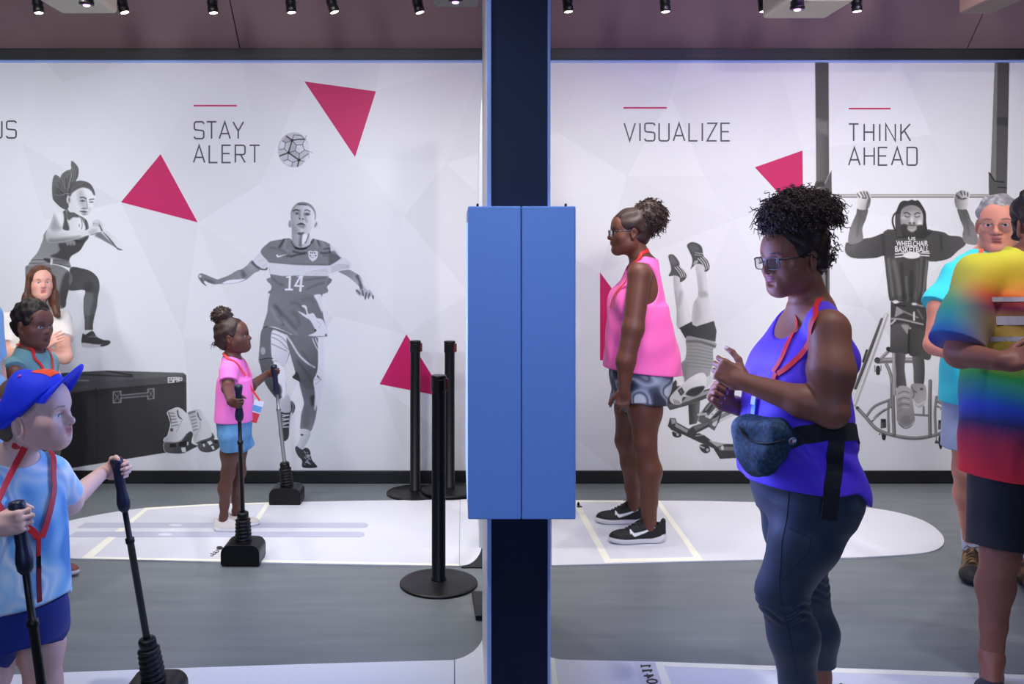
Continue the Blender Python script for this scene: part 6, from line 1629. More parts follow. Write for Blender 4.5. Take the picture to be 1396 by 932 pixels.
    pk.cap(pc(1022, 588, 2.70), pc(1062, 590, 2.605), 0.052, 0.040, k=0.02); pk.cap(pc(1026, 612, 2.70), pc(1056, 612, 2.61), 0.055, 0.042, k=0.03)
    pk.cap(pc(1033, 632, 2.69), pc(1044, 634, 2.63), 0.040, 0.034, k=0.03); pk.cap(pc(1062, 590, 2.605), pc(1078, 596, 2.60), 0.038, 0.020, k=0.02)
    pk.warp(waves(31, 8, 40, 100, 0.003))
    gl = lambda x, y: pc(x, y, 2.6)
    pack = sculpt('waist_pack', pk, 0.003, mat('heathered_teal_black_nylon', rgb(20, 54, 78), 0.7, var=0.95, vscale=95, bump=0.3, bscale=300), root)
    P, N = snap([pk], catmull([gl(1008, 582), gl(1022, 599), gl(1046, 605), gl(1070, 599)], 8), 0.001, (0, 1, 0)); MB().tube(P, 0.0035, 6).build('zip_piping', M['rubber'], pack)
    wb = mat('black_webbing', rgb(10, 11, 16), 0.7, bump=0.2, bscale=500)
    bl = strap('belt', wb, root, [tp], [W(1066, 600, 2.6), W(1090, 595, 2.6), W(1115, 590, 2.6), W(1136, 588, 2.6), W(1152, 590, 2.68), fr.p((-0.12, -0.2, 0.955)), fr.p((0.0, -0.25, 0.96)), fr.p((0.16, -0.2, 0.955)), fr.p((0.25, -0.02, 0.95)), fr.p((0.2, 0.12, 0.95)), fr.p((0.1, 0.22, 0.94))], 0.052, 0.003, 0.004, 8)
    P, N = snap([tp], catmull([W(1139, 588, 2.55), W(1138, 610, 2.55), W(1136, 640, 2.55), W(1133, 665, 2.55)], 6), 0.006, (0, 1, 0))
    P += [P[-1] + Vector((-0.004, 0.0, -0.05)), P[-1] + Vector((-0.008, 0.004, -0.09))]; N += [N[-1], N[-1]]
    MB().strip(P, [(-0.1, -1, 0)] * len(P), 0.045, 0.003).build('strap_end', wb, bl)
    P1, N1 = snap([tp, pk], [W(1077.5, 599, 2.6)], 0.0075, (0, 1, 0)); c = np.array(P1[0]); nn = np.array(N1[0]); ax = np.array([1, 0, 0]) - nn * nn[0]; ax /= np.linalg.norm(ax); bx = np.cross(nn, ax) * -1
    if bx[2] < 0: bx = -bx
    lgm = MB(); n = 20
    ring = [c + ax * 0.0125 * math.cos(2 * PI * k / n) + bx * 0.0098 * math.sin(2 * PI * k / n) + nn * 0.002 for k in range(n)]
    lgm.prism(ring, tuple(nn * 0.0012)); o = lgm.build('logo_badge', mat('badge_white', rgb(220, 215, 225), 0.5), bl)
    def cshape(r0, r1, a0, a1, off):
        q = [c + ax * r1 * math.cos(a) + bx * r1 * 0.78 * math.sin(a) + nn * off for a in np.linspace(a0, a1, 12)] + [c + ax * r0 * math.cos(a) + bx * r0 * 0.78 * math.sin(a) + nn * off for a in np.linspace(a1, a0, 12)]
        return q
    MB().add(cshape(0.0078, 0.0115, 0.6, 5.6, 0.0036), [tuple(range(24))]).build('logo_letter', mat('badge_blue', rgb(40, 40, 120), 0.5), o)
    MB().add(cshape(0.0022, 0.0070, 2.0, 4.4, 0.0037), [tuple(range(24))]).build('logo_fill', mat('badge_red', rgb(200, 40, 60), 0.5), o)
    # lanyard: two strands meeting at the chest, with a blue card strip
    a = [W(1119, 401, 2.72), W(1106, 408, 2.66), W(1092, 416, 2.6), W(1075, 440, 2.6), W(1053, 474, 2.6), W(1037, 500, 2.66)]
    b = [W(1115, 400, 2.86), W(1090, 412, 2.9), W(1075, 418, 2.84), W(1063, 435, 2.74), W(1048, 466, 2.68), W(1036, 498, 2.69)]
    ly = strap('lanyard', M['red_strap'], root, [tn], a, 0.017, 0.002, 0.003)
    strap('lanyard_strand', M['red_strap'], ly, [tn], b, 0.015, 0.002, 0.003)
    strap('lanyard_tail', M['red_strap'], ly, [tn], [W(1037, 499, 2.67), W(1033, 512, 2.67), W(1031, 530, 2.67)], 0.014, 0.003, 0.003)
    cd = strap('card', mat('blue_card', rgb(48, 120, 255), 0.35), ly, [tn], [W(1031.5, 545, 2.62), W(1029, 560, 2.62), W(1026.5, 580, 2.62)], 0.017, 0.003, 0.005, 6, (0, 1, 0))
    strap('card_label', mat('card_white', rgb(210, 225, 245), 0.4), cd, [tn], [W(1031.5, 541, 2.62), W(1030.5, 546, 2.62), W(1029.5, 552, 2.62)], 0.019, 0.003, 0.008, 4, (0, 1, 0))
    sneaker('sneaker', root, aL, fr.d((-0.15, 1, 0)), 0.26, upper=(30, 32, 40), h=0.004); sneaker('sneaker', root, aR, fr.d((0.1, 1, 0)), 0.26, upper=(30, 32, 40), h=0.004)
purple()
# =================================================================== woman in pink on the far mat
def pink():
    Y0 = 4.80; bx = (875 - CX) / F * Y0
    shL, shR = W(872, 374, 4.64), W(868, 374, 4.96)
    hf = Fr(W(858, 317, Y0), Rz(math.radians(90)) @ Rx(-0.03), 1.03)
    secs = [(0.76, 0, 0.0, 0.165, 0.145), (0.86, 0, 0.0, 0.178, 0.160), (1.0, 0, 0.012, 0.165, 0.163), (1.1, 0, 0.014, 0.158, 0.155), (1.24, 0, 0.020, 0.160, 0.132), (1.34, 0, 0.004, 0.150, 0.105), (1.42, 0, -0.005, 0.118, 0.078), (1.475, 0, -0.012, 0.06, 0.058)]
    f = Figure('woman in a bright pink tank top and grey tie-dye shorts on the far mat', bx, Y0, 90, (104, 62, 48), secs, (shL, shR), 0.052, hf,
               dict(fz=0.92, jaw=1.05, lips=1.3, nose=1.1), dict(lip=(lin(120), lin(62), lin(66)), white=(0.5, 0.48, 0.46), scalp=(haircap(hf, grow=0.002), (lin(34), lin(24), lin(22)))), 0.0035)
    f.neck = (0.058, 0.054); f.extra = [((m * 0.07, 0.085, 1.25), (0.075, 0.062, 0.075)) for m in (-1, 1)]
    f.arms = [([shL, W(863, 448, 4.585), W(853, 492, 4.575), W(851, 532, 4.57)], [0.060, 0.053, 0.047, 0.028]), ([shR, W(862, 448, 5.03), W(850, 530, 5.03)], [0.054, 0.044, 0.027])]
    hL, hR = f.fr.p((-0.088, 0, 0.82)), f.fr.p((0.088, 0.02, 0.82))
    back = f.fr.d((0, -1, 0))
    f.legs_ = [((hL, W(879, 603, 4.69), W(885, 718, 4.70)), dict(rt=0.096, rk=0.058, rc=0.060, ra=0.038, back=back)), ((hR, W(853, 600, 4.95), W(864, 690, 5.02)), dict(rt=0.094, rk=0.056, rc=0.057, ra=0.037, back=back))]
    hl = Fr(W(851, 532, 4.57), frame_yz((-0.12, 0.0, -1), (-0.2, -1, 0)), 0.92); hr = Fr(W(850, 530, 5.03), frame_yz((-0.1, 0.0, -1), (-0.1, 1, 0)), 0.92)
    f.hands = [(hl, dict(m=1, curl=((30, 42, 24), (36, 48, 26), (40, 50, 28), (44, 52, 28)), thumb=((0.6, 0.75, -0.35), (0.3, 0.9, -0.35), (0.1, 0.95, -0.35)))), (hr, dict(m=-1, curl=RELAX))]
    f.feet = [(W(885, 718, 4.70), f.fr.d((-0.12, 1, 0)), 0.24, 0.045), (W(864, 690, 5.02), f.fr.d((0.05, 1, 0)), 0.24, 0.045)]
    f.body()
    f.top('tank_top', mat('pink_jersey', rgb(250, 104, 182), 0.65, sheen=0.05, bump=0.06, bscale=600), lambda p: (0.885 - 0.10 * (p[..., 0] - bx)) - p[..., 2], g=0.009,
          skirt=[(0.80, 0, -0.004, 0.205, 0.208), (0.95, 0, 0.0, 0.19, 0.192), (1.1, 0, 0.008, 0.172, 0.170), (1.22, 0, 0.012, 0.155, 0.140)], neck=(0.075, 0.10, 0.085), neck_dy=0.05,
          armholes=[(shL + np.array([0.052, -0.035, -0.045]), (0.085, 0.112, 0.120)), (shR + np.array([0.052, 0.035, -0.045]), (0.085, 0.112, 0.120))], folds=0.005, seed=13)
    dye = cloth_noise([(34, 38, 58), (70, 76, 100), (150, 158, 178), (60, 66, 92), (188, 194, 206)], 46, 4)
    f.shorts('shorts', M['dyed'], 0.93, [W(880, 552, 4.69), W(858, 550, 4.93)], 0.120, 0.104, vcol=dye, folds=0.005,
             pelvis=[(0.78, 0, -0.002, 0.178, 0.160), (0.86, 0, 0, 0.186, 0.170), (0.95, 0, 0, 0.18, 0.165)])
    hs = haircap(hf, grow=0.004)
    hs.ell((0, -0.108, 0.080), (0.080, 0.080, 0.088), k=0.02); hs.warp(waves(19, 14, 70, 160, 0.0025))
    v, q = hs.mesh(0.004)
    join_mesh('hair', [(v, q)] + curls(hf, (0, -0.108, 0.080), (0.082, 0.082, 0.090), 520, (0.014, 0.032), 0.0024, 0.005, 1.8, 12, -1, 0.012, 0.93), M['hair_dark_brown'], f.root)
    glasses(f.root, hf, r=0.0018)
    f.lanyard([hf.p((0.05, -0.05, -0.105)), hf.p((0, -0.075, -0.10)), hf.p((-0.045, -0.05, -0.108)), W(867, 349, 4.66), W(856, 362, 4.66), W(845, 385, 4.7), W(838, 420, 4.76)], w=0.018)
    sneaker('sneaker', f.root, W(885, 718, 4.70), f.fr.d((-0.10, 1, 0)), 0.292, mark=-1, h=0.0028); sneaker('sneaker', f.root, W(864, 690, 5.02), f.fr.d((0.0, 1, 0)), 0.288, mark=-1, h=0.0032)
pink()
# =================================================================== girl with the poles
def girl():
    Y0 = 4.87; bx = (319 - CX) / F * Y0
    pn, an = pole_pt('girl_near', 0.088); pf, af = pole_pt('girl_far', 0.05)
    hf = Fr(W(318, 460, Y0), Rz(math.radians(-90)) @ Rx(0.14), 0.87)
    secs = [(0.53, 0, 0.0, 0.092, 0.078), (0.60, 0, 0.0, 0.102, 0.086), (0.70, 0, 0.004, 0.094, 0.080), (0.80, 0, 0.002, 0.098, 0.076), (0.87, 0, -0.004, 0.092, 0.064), (0.92, 0, -0.008, 0.066, 0.050), (0.955, 0, -0.010, 0.036, 0.036)]
    f_ = fr_at(bx, Y0, -90)
    shR, shL = f_.p((0.092, -0.006, 0.885)), f_.p((-0.092, -0.002, 0.885))
    f = Figure('small girl with a hair bun in a pink T-shirt and denim shorts holding two poles', bx, Y0, -90, (92, 56, 46), secs, (shL, shR), 0.032, hf,
               dict(fz=0.72, lips=1.1, cheek=1.1, nose=0.85), dict(lip=(lin(110), lin(56), lin(60)), white=(0.5, 0.5, 0.5), scalp=(haircap(hf, grow=0.002), (lin(34), lin(24), lin(22)))), 0.0032)
    f.neck = (0.034, 0.036)
    gR = grip_frame(pn, an, (0.75, -0.62, 0.0), True, 0.62); gL = grip_frame(pf, af, (0.85, 0.5, 0.0), False, 0.62)
    f.arms = [([shR, W(311, 529, 4.72), gR.p((0, 0, 0))], [0.036, 0.030, 0.018]), ([shL, W(341, 527, 5.06), gL.p((0, 0, 0))], [0.036, 0.030, 0.018])]
    back = f.fr.d((0, -1, 0))
    aR, aL = W(305, 705, 4.88), W(322, 697, 4.98)
    f.legs_ = [((f.fr.p((0.048, 0, 0.53)), W(311, 645, 4.86), aR), dict(rt=0.054, rk=0.034, rc=0.034, ra=0.022, back=back, bulge=0.5)), ((f.fr.p((-0.048, 0, 0.53)), W(326, 642, 4.97), aL), dict(rt=0.054, rk=0.034, rc=0.034, ra=0.022, back=back, bulge=0.5))]
    f.hands = [(gR, dict(m=-1, curl=GRIP, thumb=TGRIP)), (gL, dict(m=1, curl=GRIP, thumb=TGRIP))]
    f.feet = [(aR, f.fr.d((0, 1, 0)), 0.13, 0.035, 0.024), (aL, f.fr.d((0, 1, 0)), 0.13, 0.035, 0.024)]
    f.body()
    f.top('t_shirt', mat('pink_cotton', rgb(244, 120, 204), 0.75, sheen=0.05, bump=0.06, bscale=600), 0.605, [(0, 0.60, 0.046), (1, 0.60, 0.046)], 0.007, [(0.56, 0, 0, 0.112, 0.094), (0.7, 0, 0.002, 0.105, 0.09), (0.82, 0, 0.002, 0.10, 0.08)], (0.05, 0.055, 0.045), None, 0.003, 23, neck_dy=0.014)
    f.shorts('denim_shorts', mat('denim', rgb(96, 150, 196), 0.8, var=0.12, vscale=40, bump=0.2, bscale=500), 0.63, [W(318, 612, 4.83), W(331, 612, 4.93)], 0.076, 0.068, g=0.009)
    hs = haircap(hf, grow=0.004)
    hs.ell((0, -0.052, 0.148), (0.058, 0.062, 0.052), k=0.012); hs.warp(waves(29, 14, 70, 160, 0.0025))
    v, q = hs.mesh(0.0035)
    st = curls(hf, (0, -0.052, 0.148), (0.060, 0.064, 0.054), 260, (0.010, 0.020), 0.0024, 0.004, 1.5, 12, -1, 0.006, 0.9) + curls(hf, (0, -0.100, -0.01), (0.03, 0.02, 0.02), 40, (0.015, 0.035), 0.0016, 0.004, 1.2, 13, -1, 0.01, 0.9)
    join_mesh('hair', [(v, q)] + st, M['hair_dark_brown'], f.root)
    tail_end = W(354, 546, 4.86)
    ly = f.lanyard([hf.p((-0.04, -0.05, -0.10)), hf.p((0, -0.07, -0.095)), W(311, 488, 4.79), W(322, 497, 4.79), W(333, 512, 4.83)], [hf.p((-0.04, -0.05, -0.10)), W(322, 487, 4.93), W(331, 500, 4.92), W(336, 514, 4.86)], w=0.012, m=mat('coral_lanyard', rgb(238, 70, 74), 0.6))
    a = W(336, 515, 4.84)
    MB().strip([a, W(343, 530, 4.85), tail_end], (0.6, -0.8, 0), 0.010, 0.002).build('lanyard_tail', M['red_strap'], ly)
    fr2 = Fr(tail_end, Ry(0.35) @ Rz(0.3))
    cb = MB(); cb.obox(fr2.p((0, 0, -0.062)), fr2.R.T, (0.026, 0.0015, 0.062), 0.001); cd = cb.build('card', mat('card_white2', rgb(228, 232, 240), 0.4), ly)
    MB().obox(fr2.p((0, -0.0016, -0.045)), fr2.R.T, (0.025, 0.0008, 0.016)).build('card_band', mat('card_blue', rgb(110, 170, 220), 0.4), cd)
    MB().obox(fr2.p((0, -0.0016, -0.095)), fr2.R.T, (0.025, 0.0008, 0.026)).build('card_band', mat('card_red', rgb(214, 60, 72), 0.4), cd)
    for a_ in (aR, aL): sneaker('sneaker', f.root, a_, f.fr.d((0, 1, 0)), 0.175, upper=(214, 206, 196), sole=(236, 234, 232), lace=(236, 234, 230), h=0.0025)
girl()
# =================================================================== boy in the blue cap
def boy():
    Y0 = 2.42; px_ = 19; bx = (px_ - CX) / F * Y0
    pn, an = pole_pt('boy_near', 0.05); pf, af = pole_pt('boy_far', 0.045)
    f_ = fr_at(bx, Y0, -122)
    hf = Fr(W(47, 566, 2.40), Rz(math.radians(-92)) @ Rx(0.03), 0.96)
    secs = [(0.50, 0, 0.0, 0.128, 0.098), (0.60, 0, 0.0, 0.130, 0.102), (0.72, 0, 0.004, 0.116, 0.094), (0.84, 0, 0.002, 0.122, 0.090), (0.91, 0, -0.006, 0.112, 0.074), (0.965, 0, -0.012, 0.075, 0.056), (1.0, 0, -0.014, 0.040, 0.040)]
    shR, shL = f_.p((0.112, -0.006, 0.910)), f_.p((-0.112, -0.004, 0.910))
    f = Figure('boy in a bright blue cap and pale blue T-shirt gripping two poles', bx, Y0, -122, (238, 190, 172), secs, (shL, shR), 0.040, hf,
               dict(fz=0.70, ear_dz=-0.022, ear_s=1.25, cheek=1.1, nose=0.95, lips=1.0, jaw=0.98), dict(lip=(lin(206), lin(116), lin(116)), browc=(lin(120), lin(92), lin(76)), iris=(lin(60), lin(84), lin(110)), white=(0.75, 0.76, 0.78), brow_w=0.7, gaze=(0, 0.001), scalp=(haircap(hf, ear=(-0.008, -0.026), ear_r=0.036), (lin(110), lin(84), lin(70))), blush=(lin(232), lin(162), lin(150))), 0.0027)
    f.neck = (0.042, 0.043)
    gR = grip_frame(pn, an, (1, -0.1, 0.0), True, 0.74); gL = grip_frame(pf, af, (0.95, 0.15, 0.0), False, 0.74)
    f.arms = [([shR, W(-24, 722, 2.22), gR.p((0, -0.012, 0))], [0.042, 0.034, 0.021]), ([shL, W(94, 684, 2.62), gL.p((0, -0.012, 0))], [0.042, 0.034, 0.021])]
    back = f.fr.d((0, -1, 0))
    aR, aL = np.array([bx - 0.05, Y0 - 0.085, 0.075]), np.array([bx + 0.03, Y0 + 0.085, 0.075])
    f.legs_ = [((f.fr.p((0.066, 0, 0.54)), aR * [1, 1, 0] + [0.01, 0, 0.33], aR), dict(rt=0.068, rk=0.046, rc=0.046, ra=0.032, back=back)), ((f.fr.p((-0.066, 0, 0.54)), aL * [1, 1, 0] + [0.01, 0, 0.33], aL), dict(rt=0.068, rk=0.046, rc=0.046, ra=0.032, back=back))]
    f.hands = [(gR, dict(m=-1, curl=GRIP, thumb=TGRIP)), (gL, dict(m=1, curl=GRIP, thumb=((0.75, 0.5, -0.45), (0.3, 0.7, -0.65), (-0.2, 0.6, -0.8))))]
    f.feet = [(aR, f.fr.d((0, 1, 0)), 0.2, 0.04, 0.028), (aL, f.fr.d((0, 1, 0)), 0.2, 0.04, 0.028)]
    f.body()
    dye = cloth_noise([(96, 160, 222), (150, 206, 242), (214, 234, 248), (168, 214, 244), (236, 242, 250), (130, 190, 236)], 44, 7)
    f.top('t_shirt', M['dyed'], lambda p: 0.560 + 0.05 * np.clip(((p - f.fr.t.astype(f32)) @ f.fr.R.astype(f32))[..., 1] / 0.1, -1, 1) - p[..., 2], [(0, 0.72, 0.052), (1, 0.72, 0.052)], 0.009, [(0.52, 0, 0, 0.146, 0.116), (0.66, 0, 0.002, 0.134, 0.108), (0.8, 0, 0.002, 0.122, 0.096), (0.88, 0, -0.002, 0.108, 0.078)], (0.074, 0.080, 0.062), None, 0.004, 33, dye, 0.003, 0.016)
    f.shorts('shorts', mat('navy_shorts', rgb(24, 44, 128), 0.75, sheen=0.05, bump=0.06, bscale=600), 0.60, [aR * [1, 1, 0] + [0.0, 0.0, 0.47], aL * [1, 1, 0] + [0.0, 0.0, 0.475]], 0.086, 0.080, g=0.010, folds=0.004)
    hs = haircap(hf, ear=(-0.008, -0.026), ear_r=0.036, grow=-0.003); hs.plane((0, 0, 0.012), (0, 0, 1), fr=Fr(hf.p((0, 0.014, 0.036)), hf.R @ Rx(0.68), hf.s))
    hs.warp(waves(39, 12, 120, 260, 0.0016)); sculpt('hair', hs, 0.003, mat('light_brown_hair', rgb(96, 74, 60), 0.6, bump=0.5, bscale=260), f.root)
    # cap worn tipped back: crown, brim, button, eyelets, patch
    M['cap'] = mat('bright_blue_cap_cloth', rgb(14, 50, 236), 0.7, sheen=0.05, bump=0.12, bscale=500)
    cf = Fr(hf.p((0, 0.014, 0.036)), hf.R @ Rx(0.68), hf.s)
    cs = Sdf(cf); cs.ell((0, -0.018, 0.000), (0.0885, 0.111, 0.102)); cs.plane((0, 0, -0.004), (0, 0, -1), k=0.006)
    cs.warp(waves(43, 7, 35, 80, 0.0050))
    cap = sculpt('cap', cs, 0.003, M['cap'], f.root)
    b = MB(); n = 17; vs = []; fs = []
    for j in range(7):
        t = j / 6
        for i in range(n):
            u = -1 + 2 * i / (n - 1); a = u * 1.15
            x = math.sin(a) * (0.080 - 0.006 * t); y0 = -0.014 + math.cos(a) * 0.102; y = y0 + t * 0.072 * max(math.cos(u * 1.5), 0.02) ** 0.6
            z = 0.002 - 0.026 * u * u * (0.4 + 0.6 * t)
            vs.append((x, y, z))
    top_ = [cf.p((x, y, z + 0.0016)) for x, y, z in vs]; bot = [cf.p((x, y, z - 0.0016)) for x, y, z in vs]
    q = []
    for j in range(6):
        for i in range(n - 1):
            k = j * n + i; q.append((k, k + 1, k + n + 1, k + n)); q.append(tuple(len(vs) + w for w in (k + n, k + n + 1, k + 1, k)))
    for i in range(n - 1): k = 6 * n + i; q.append((k, k + 1, len(vs) + k + 1, len(vs) + k))
    b.add(top_ + bot, q, True); b.build('brim', M['cap'], cap)
    orange = mat('orange_embroidery', rgb(250, 84, 40), 0.6, bump=0.2, bscale=700)
    pk_ = mat('pink_eyelet', rgb(206, 96, 190), 0.6)
    P, N = snap([cs], [cf.p((0.03, 0.07, 0.065)), cf.p((-0.03, 0.07, 0.065)), cf.p((-0.03, 0.095, 0.03)), cf.p((0.03, 0.095, 0.03))], 0.001)
    g_ = [[snap([cs], [cf.p((0.034 - 0.068 * i / 6, 0.060 + 0.034 * j / 4, 0.075 - 0.05 * j / 4))], 0.0012)[0][0] if False else None for i in range(7)] for j in range(5)]
    flat = [cf.p((0.034 - 0.068 * i / 6, 0.060 + 0.034 * j / 4, 0.078 - 0.050 * j / 4)) for j in range(5) for i in range(7)]
    P, N = snap([cs], flat, 0.0014)
    if len(P) == 35: MB().add(P, [(j * 7 + i, j * 7 + i + 1, (j + 1) * 7 + i + 1, (j + 1) * 7 + i) for j in range(4) for i in range(6)], True).build('front_patch', orange, cap)
    P, N = snap([cs], [cf.p((0, -0.012, 0.11)), cf.p((0.050, 0.03, 0.08)), cf.p((0.062, -0.05, 0.062)), cf.p((-0.050, 0.03, 0.08)), cf.p((-0.062, -0.05, 0.062))], 0.0)
    for i, (p, nn) in enumerate(zip(P, N)): MB().lathe(p, [(0.006 if i else 0.008, -0.001), (0.006 if i else 0.008, 0.001), (0.003, 0.0025)], 14, nn).build('cap_button' if i == 0 else 'eyelet', pk_, cap)
    ly = f.lanyard([W(46, 600, 2.56), W(30, 601, 2.52), W(22, 604, 2.40), W(30, 624, 2.3), W(47, 655, 2.27), W(64, 690, 2.27), W(77, 722, 2.28), W(83, 738, 2.29)], [W(46, 600, 2.56), W(66, 612, 2.52), W(76, 635, 2.46), W(83, 665, 2.42), W(85, 700, 2.36), W(84, 736, 2.31)], w=0.017)
    strap('lanyard_tail', M['red_strap'], ly, [f.tn], [W(83.5, 736, 2.29), W(84, 752, 2.29), W(85, 768, 2.29)], 0.012, 0.003, 0.006)
    strap('lanyard_clip', M['black_metal'], ly, [f.tn], [W(85, 766, 2.29), W(85, 774, 2.29), W(85.5, 782, 2.29)], 0.010, 0.006, 0.006)
    strap('lanyard_card', mat('dark_red_card', rgb(128, 26, 44), 0.5), ly, [f.tn], [W(85.5, 780, 2.29), W(84, 800, 2.29), W(82, 828, 2.29)], 0.013, 0.003, 0.008)
    for a_ in (aR, aL): sneaker('sneaker', f.root, a_, f.fr.d((0, 1, 0)), 0.22, upper=(60, 66, 80), h=0.004)
boy()
# =================================================================== the other visitors
SEC = [(0.80, 0, 0.0, 0.165, 0.115), (0.92, 0, 0.0, 0.172, 0.122), (1.04, 0, 0.006, 0.150, 0.112), (1.18, 0, 0.008, 0.155, 0.110), (1.32, 0, 0.002, 0.165, 0.105), (1.42, 0, -0.010, 0.140, 0.078), (1.50, 0, -0.018, 0.06, 0.055)]
def scaled(secs, sz, sw, sdp=None): return [(z * sz, x, y * sw, a * sw, b * (sdp or sw)) for z, x, y, a, b in secs]

def long_haired():
    Y0 = 5.42; bx = (46 - CX) / F * Y0; k = F / Y0
    f_ = fr_at(bx, Y0, -158)
    sz = (HC - (428 - CY) / k) / 1.46
    secs = scaled(SEC, sz, 0.86)
    shR, shL = f_.p((0.155, -0.008, 1.40 * sz)), f_.p((-0.155, -0.008, 1.40 * sz))
    hf = Fr(W(56, 385, Y0 - 0.03), Rz(math.radians(-146)), 0.80)
    f = Figure('long-haired woman in a cream T-shirt by the wall, arms crossed', bx, Y0, -158, (236, 178, 156), secs, (shL, shR), 0.045, hf, dict(fz=0.98, lips=0.85), dict(lip=(lin(214), lin(120), lin(118)), browc=(lin(104), lin(72), lin(58)), white=(0.72, 0.72, 0.74), iris=(lin(60), lin(64), lin(80)), blush=(lin(232), lin(146), lin(132))), 0.0035)
    f.neck = (0.044, 0.044)
    eR, eL = W(7, 487, Y0 - 0.10), W(88, 486, Y0 - 0.12)
    wR, wL = W(60, 470, Y0 - 0.22), W(36, 476, Y0 - 0.20)
    f.arms = [([shR, eR, wR], [0.045, 0.040, 0.025]), ([shL, eL, wL], [0.045, 0.040, 0.025])]
    hR = Fr(wR, frame_yz(W(84, 456, Y0 - 0.21) - wR, (0.1, -1, 0.3)), 0.78); hL = Fr(wL, frame_yz(W(14, 466, Y0 - 0.13) - wL, (0, -1, 0.2)), 0.78)
    f.hands = [(hR, dict(m=-1, curl=((12, 18, 12),) * 4)), (hL, dict(m=1, curl=((16, 26, 16),) * 4))]
    aR, aL = f.fr.p((0.08, 0, 0.08)), f.fr.p((-0.08, 0, 0.08))
    back = f.fr.d((0, -1, 0))
    f.legs_ = [((f.fr.p((0.075, 0, 0.80 * sz)), f.fr.p((0.08, 0.02, 0.42 * sz)), aR), dict(rt=0.075, rk=0.05, rc=0.05, ra=0.034, back=back)), ((f.fr.p((-0.075, 0, 0.80 * sz)), f.fr.p((-0.08, 0.02, 0.42 * sz)), aL), dict(rt=0.075, rk=0.05, rc=0.05, ra=0.034, back=back))]
    f.feet = [(aR, f.fr.d((0.1, 1, 0)), 0.2, 0.045, 0.03), (aL, f.fr.d((-0.1, 1, 0)), 0.2, 0.045, 0.03)]
    f.body()
    f.top('t_shirt', mat('cream_rib_cotton', rgb(238, 232, 222), 0.8, sheen=0.05, bump=0.1, bscale=300), 0.74 * sz, [(0, 0.55, 0.062), (1, 0.55, 0.062)], 0.008, None, (0.07, 0.09, 0.07), None, 0.003, 53)
    f.shorts('shorts', mat('blue_denim', rgb(96, 120, 160), 0.8, bump=0.2, bscale=500), 0.86 * sz, [f.fr.p((0.08, 0.01, 0.60 * sz)), f.fr.p((-0.08, 0.01, 0.60 * sz))], 0.088, 0.078)
    hs = haircap(hf, ear_r=0.001, face=(0.080, 0.100, 0.122), grow=0.006)
    for m in (-1, 1):
        hs.cap((m * 0.074, 0.000, 0.03), (m * 0.088, 0.005, -0.12), 0.026, 0.036, k=0.03); hs.cap((m * 0.088, 0.005, -0.12), (m * 0.098, 0.050, -0.24), 0.036, 0.026, k=0.03)
    hs.cap((0, -0.075, 0.0), (0, -0.085, -0.2), 0.06, 0.05, k=0.03)
    hs.warp(waves(59, 14, 60, 170, 0.0035, (0, 0, 1), 0.12)); v, q = hs.mesh(0.0035)
    rs = np.random.RandomState(8); st = []
    for i in range(130):
        m = rs.choice([-1, 1]); a = rs.uniform(-0.9, 1.0); t = np.linspace(0, 1, 18)[:, None]
        x0, y0 = m * (0.076 + rs.uniform(0, 0.012)), a * 0.055 - 0.01
        P = np.concatenate([x0 + m * 0.03 * t, y0 + 0.06 * t ** 2 * (a > -0.2), 0.045 - 0.30 * t], 1); P += 0.006 * np.sin(t * 7 + i) * np.array([1, 0.6, 0])
        st.append(strand(np.array([hf.p(p) for p in P]), 0.0030 * np.sin(PI * np.clip(t[:, 0] * 0.97 + 0.03, 0, 1)) ** 0.6 + 0.0002, 5))
    join_mesh('hair', [(v, q)] + st, mat('long_brown_hair', rgb(98, 62, 43), 0.45, spec=0.5, bump=0.5, bscale=140, stretch=(1, 1, 0.15), var=0.35, vscale=40), f.root)
    for a_ in (aR, aL): sneaker('sneaker', f.root, a_, f.fr.d((0, 1, 0)), 0.23, upper=(220, 220, 222), h=0.005)
long_haired()

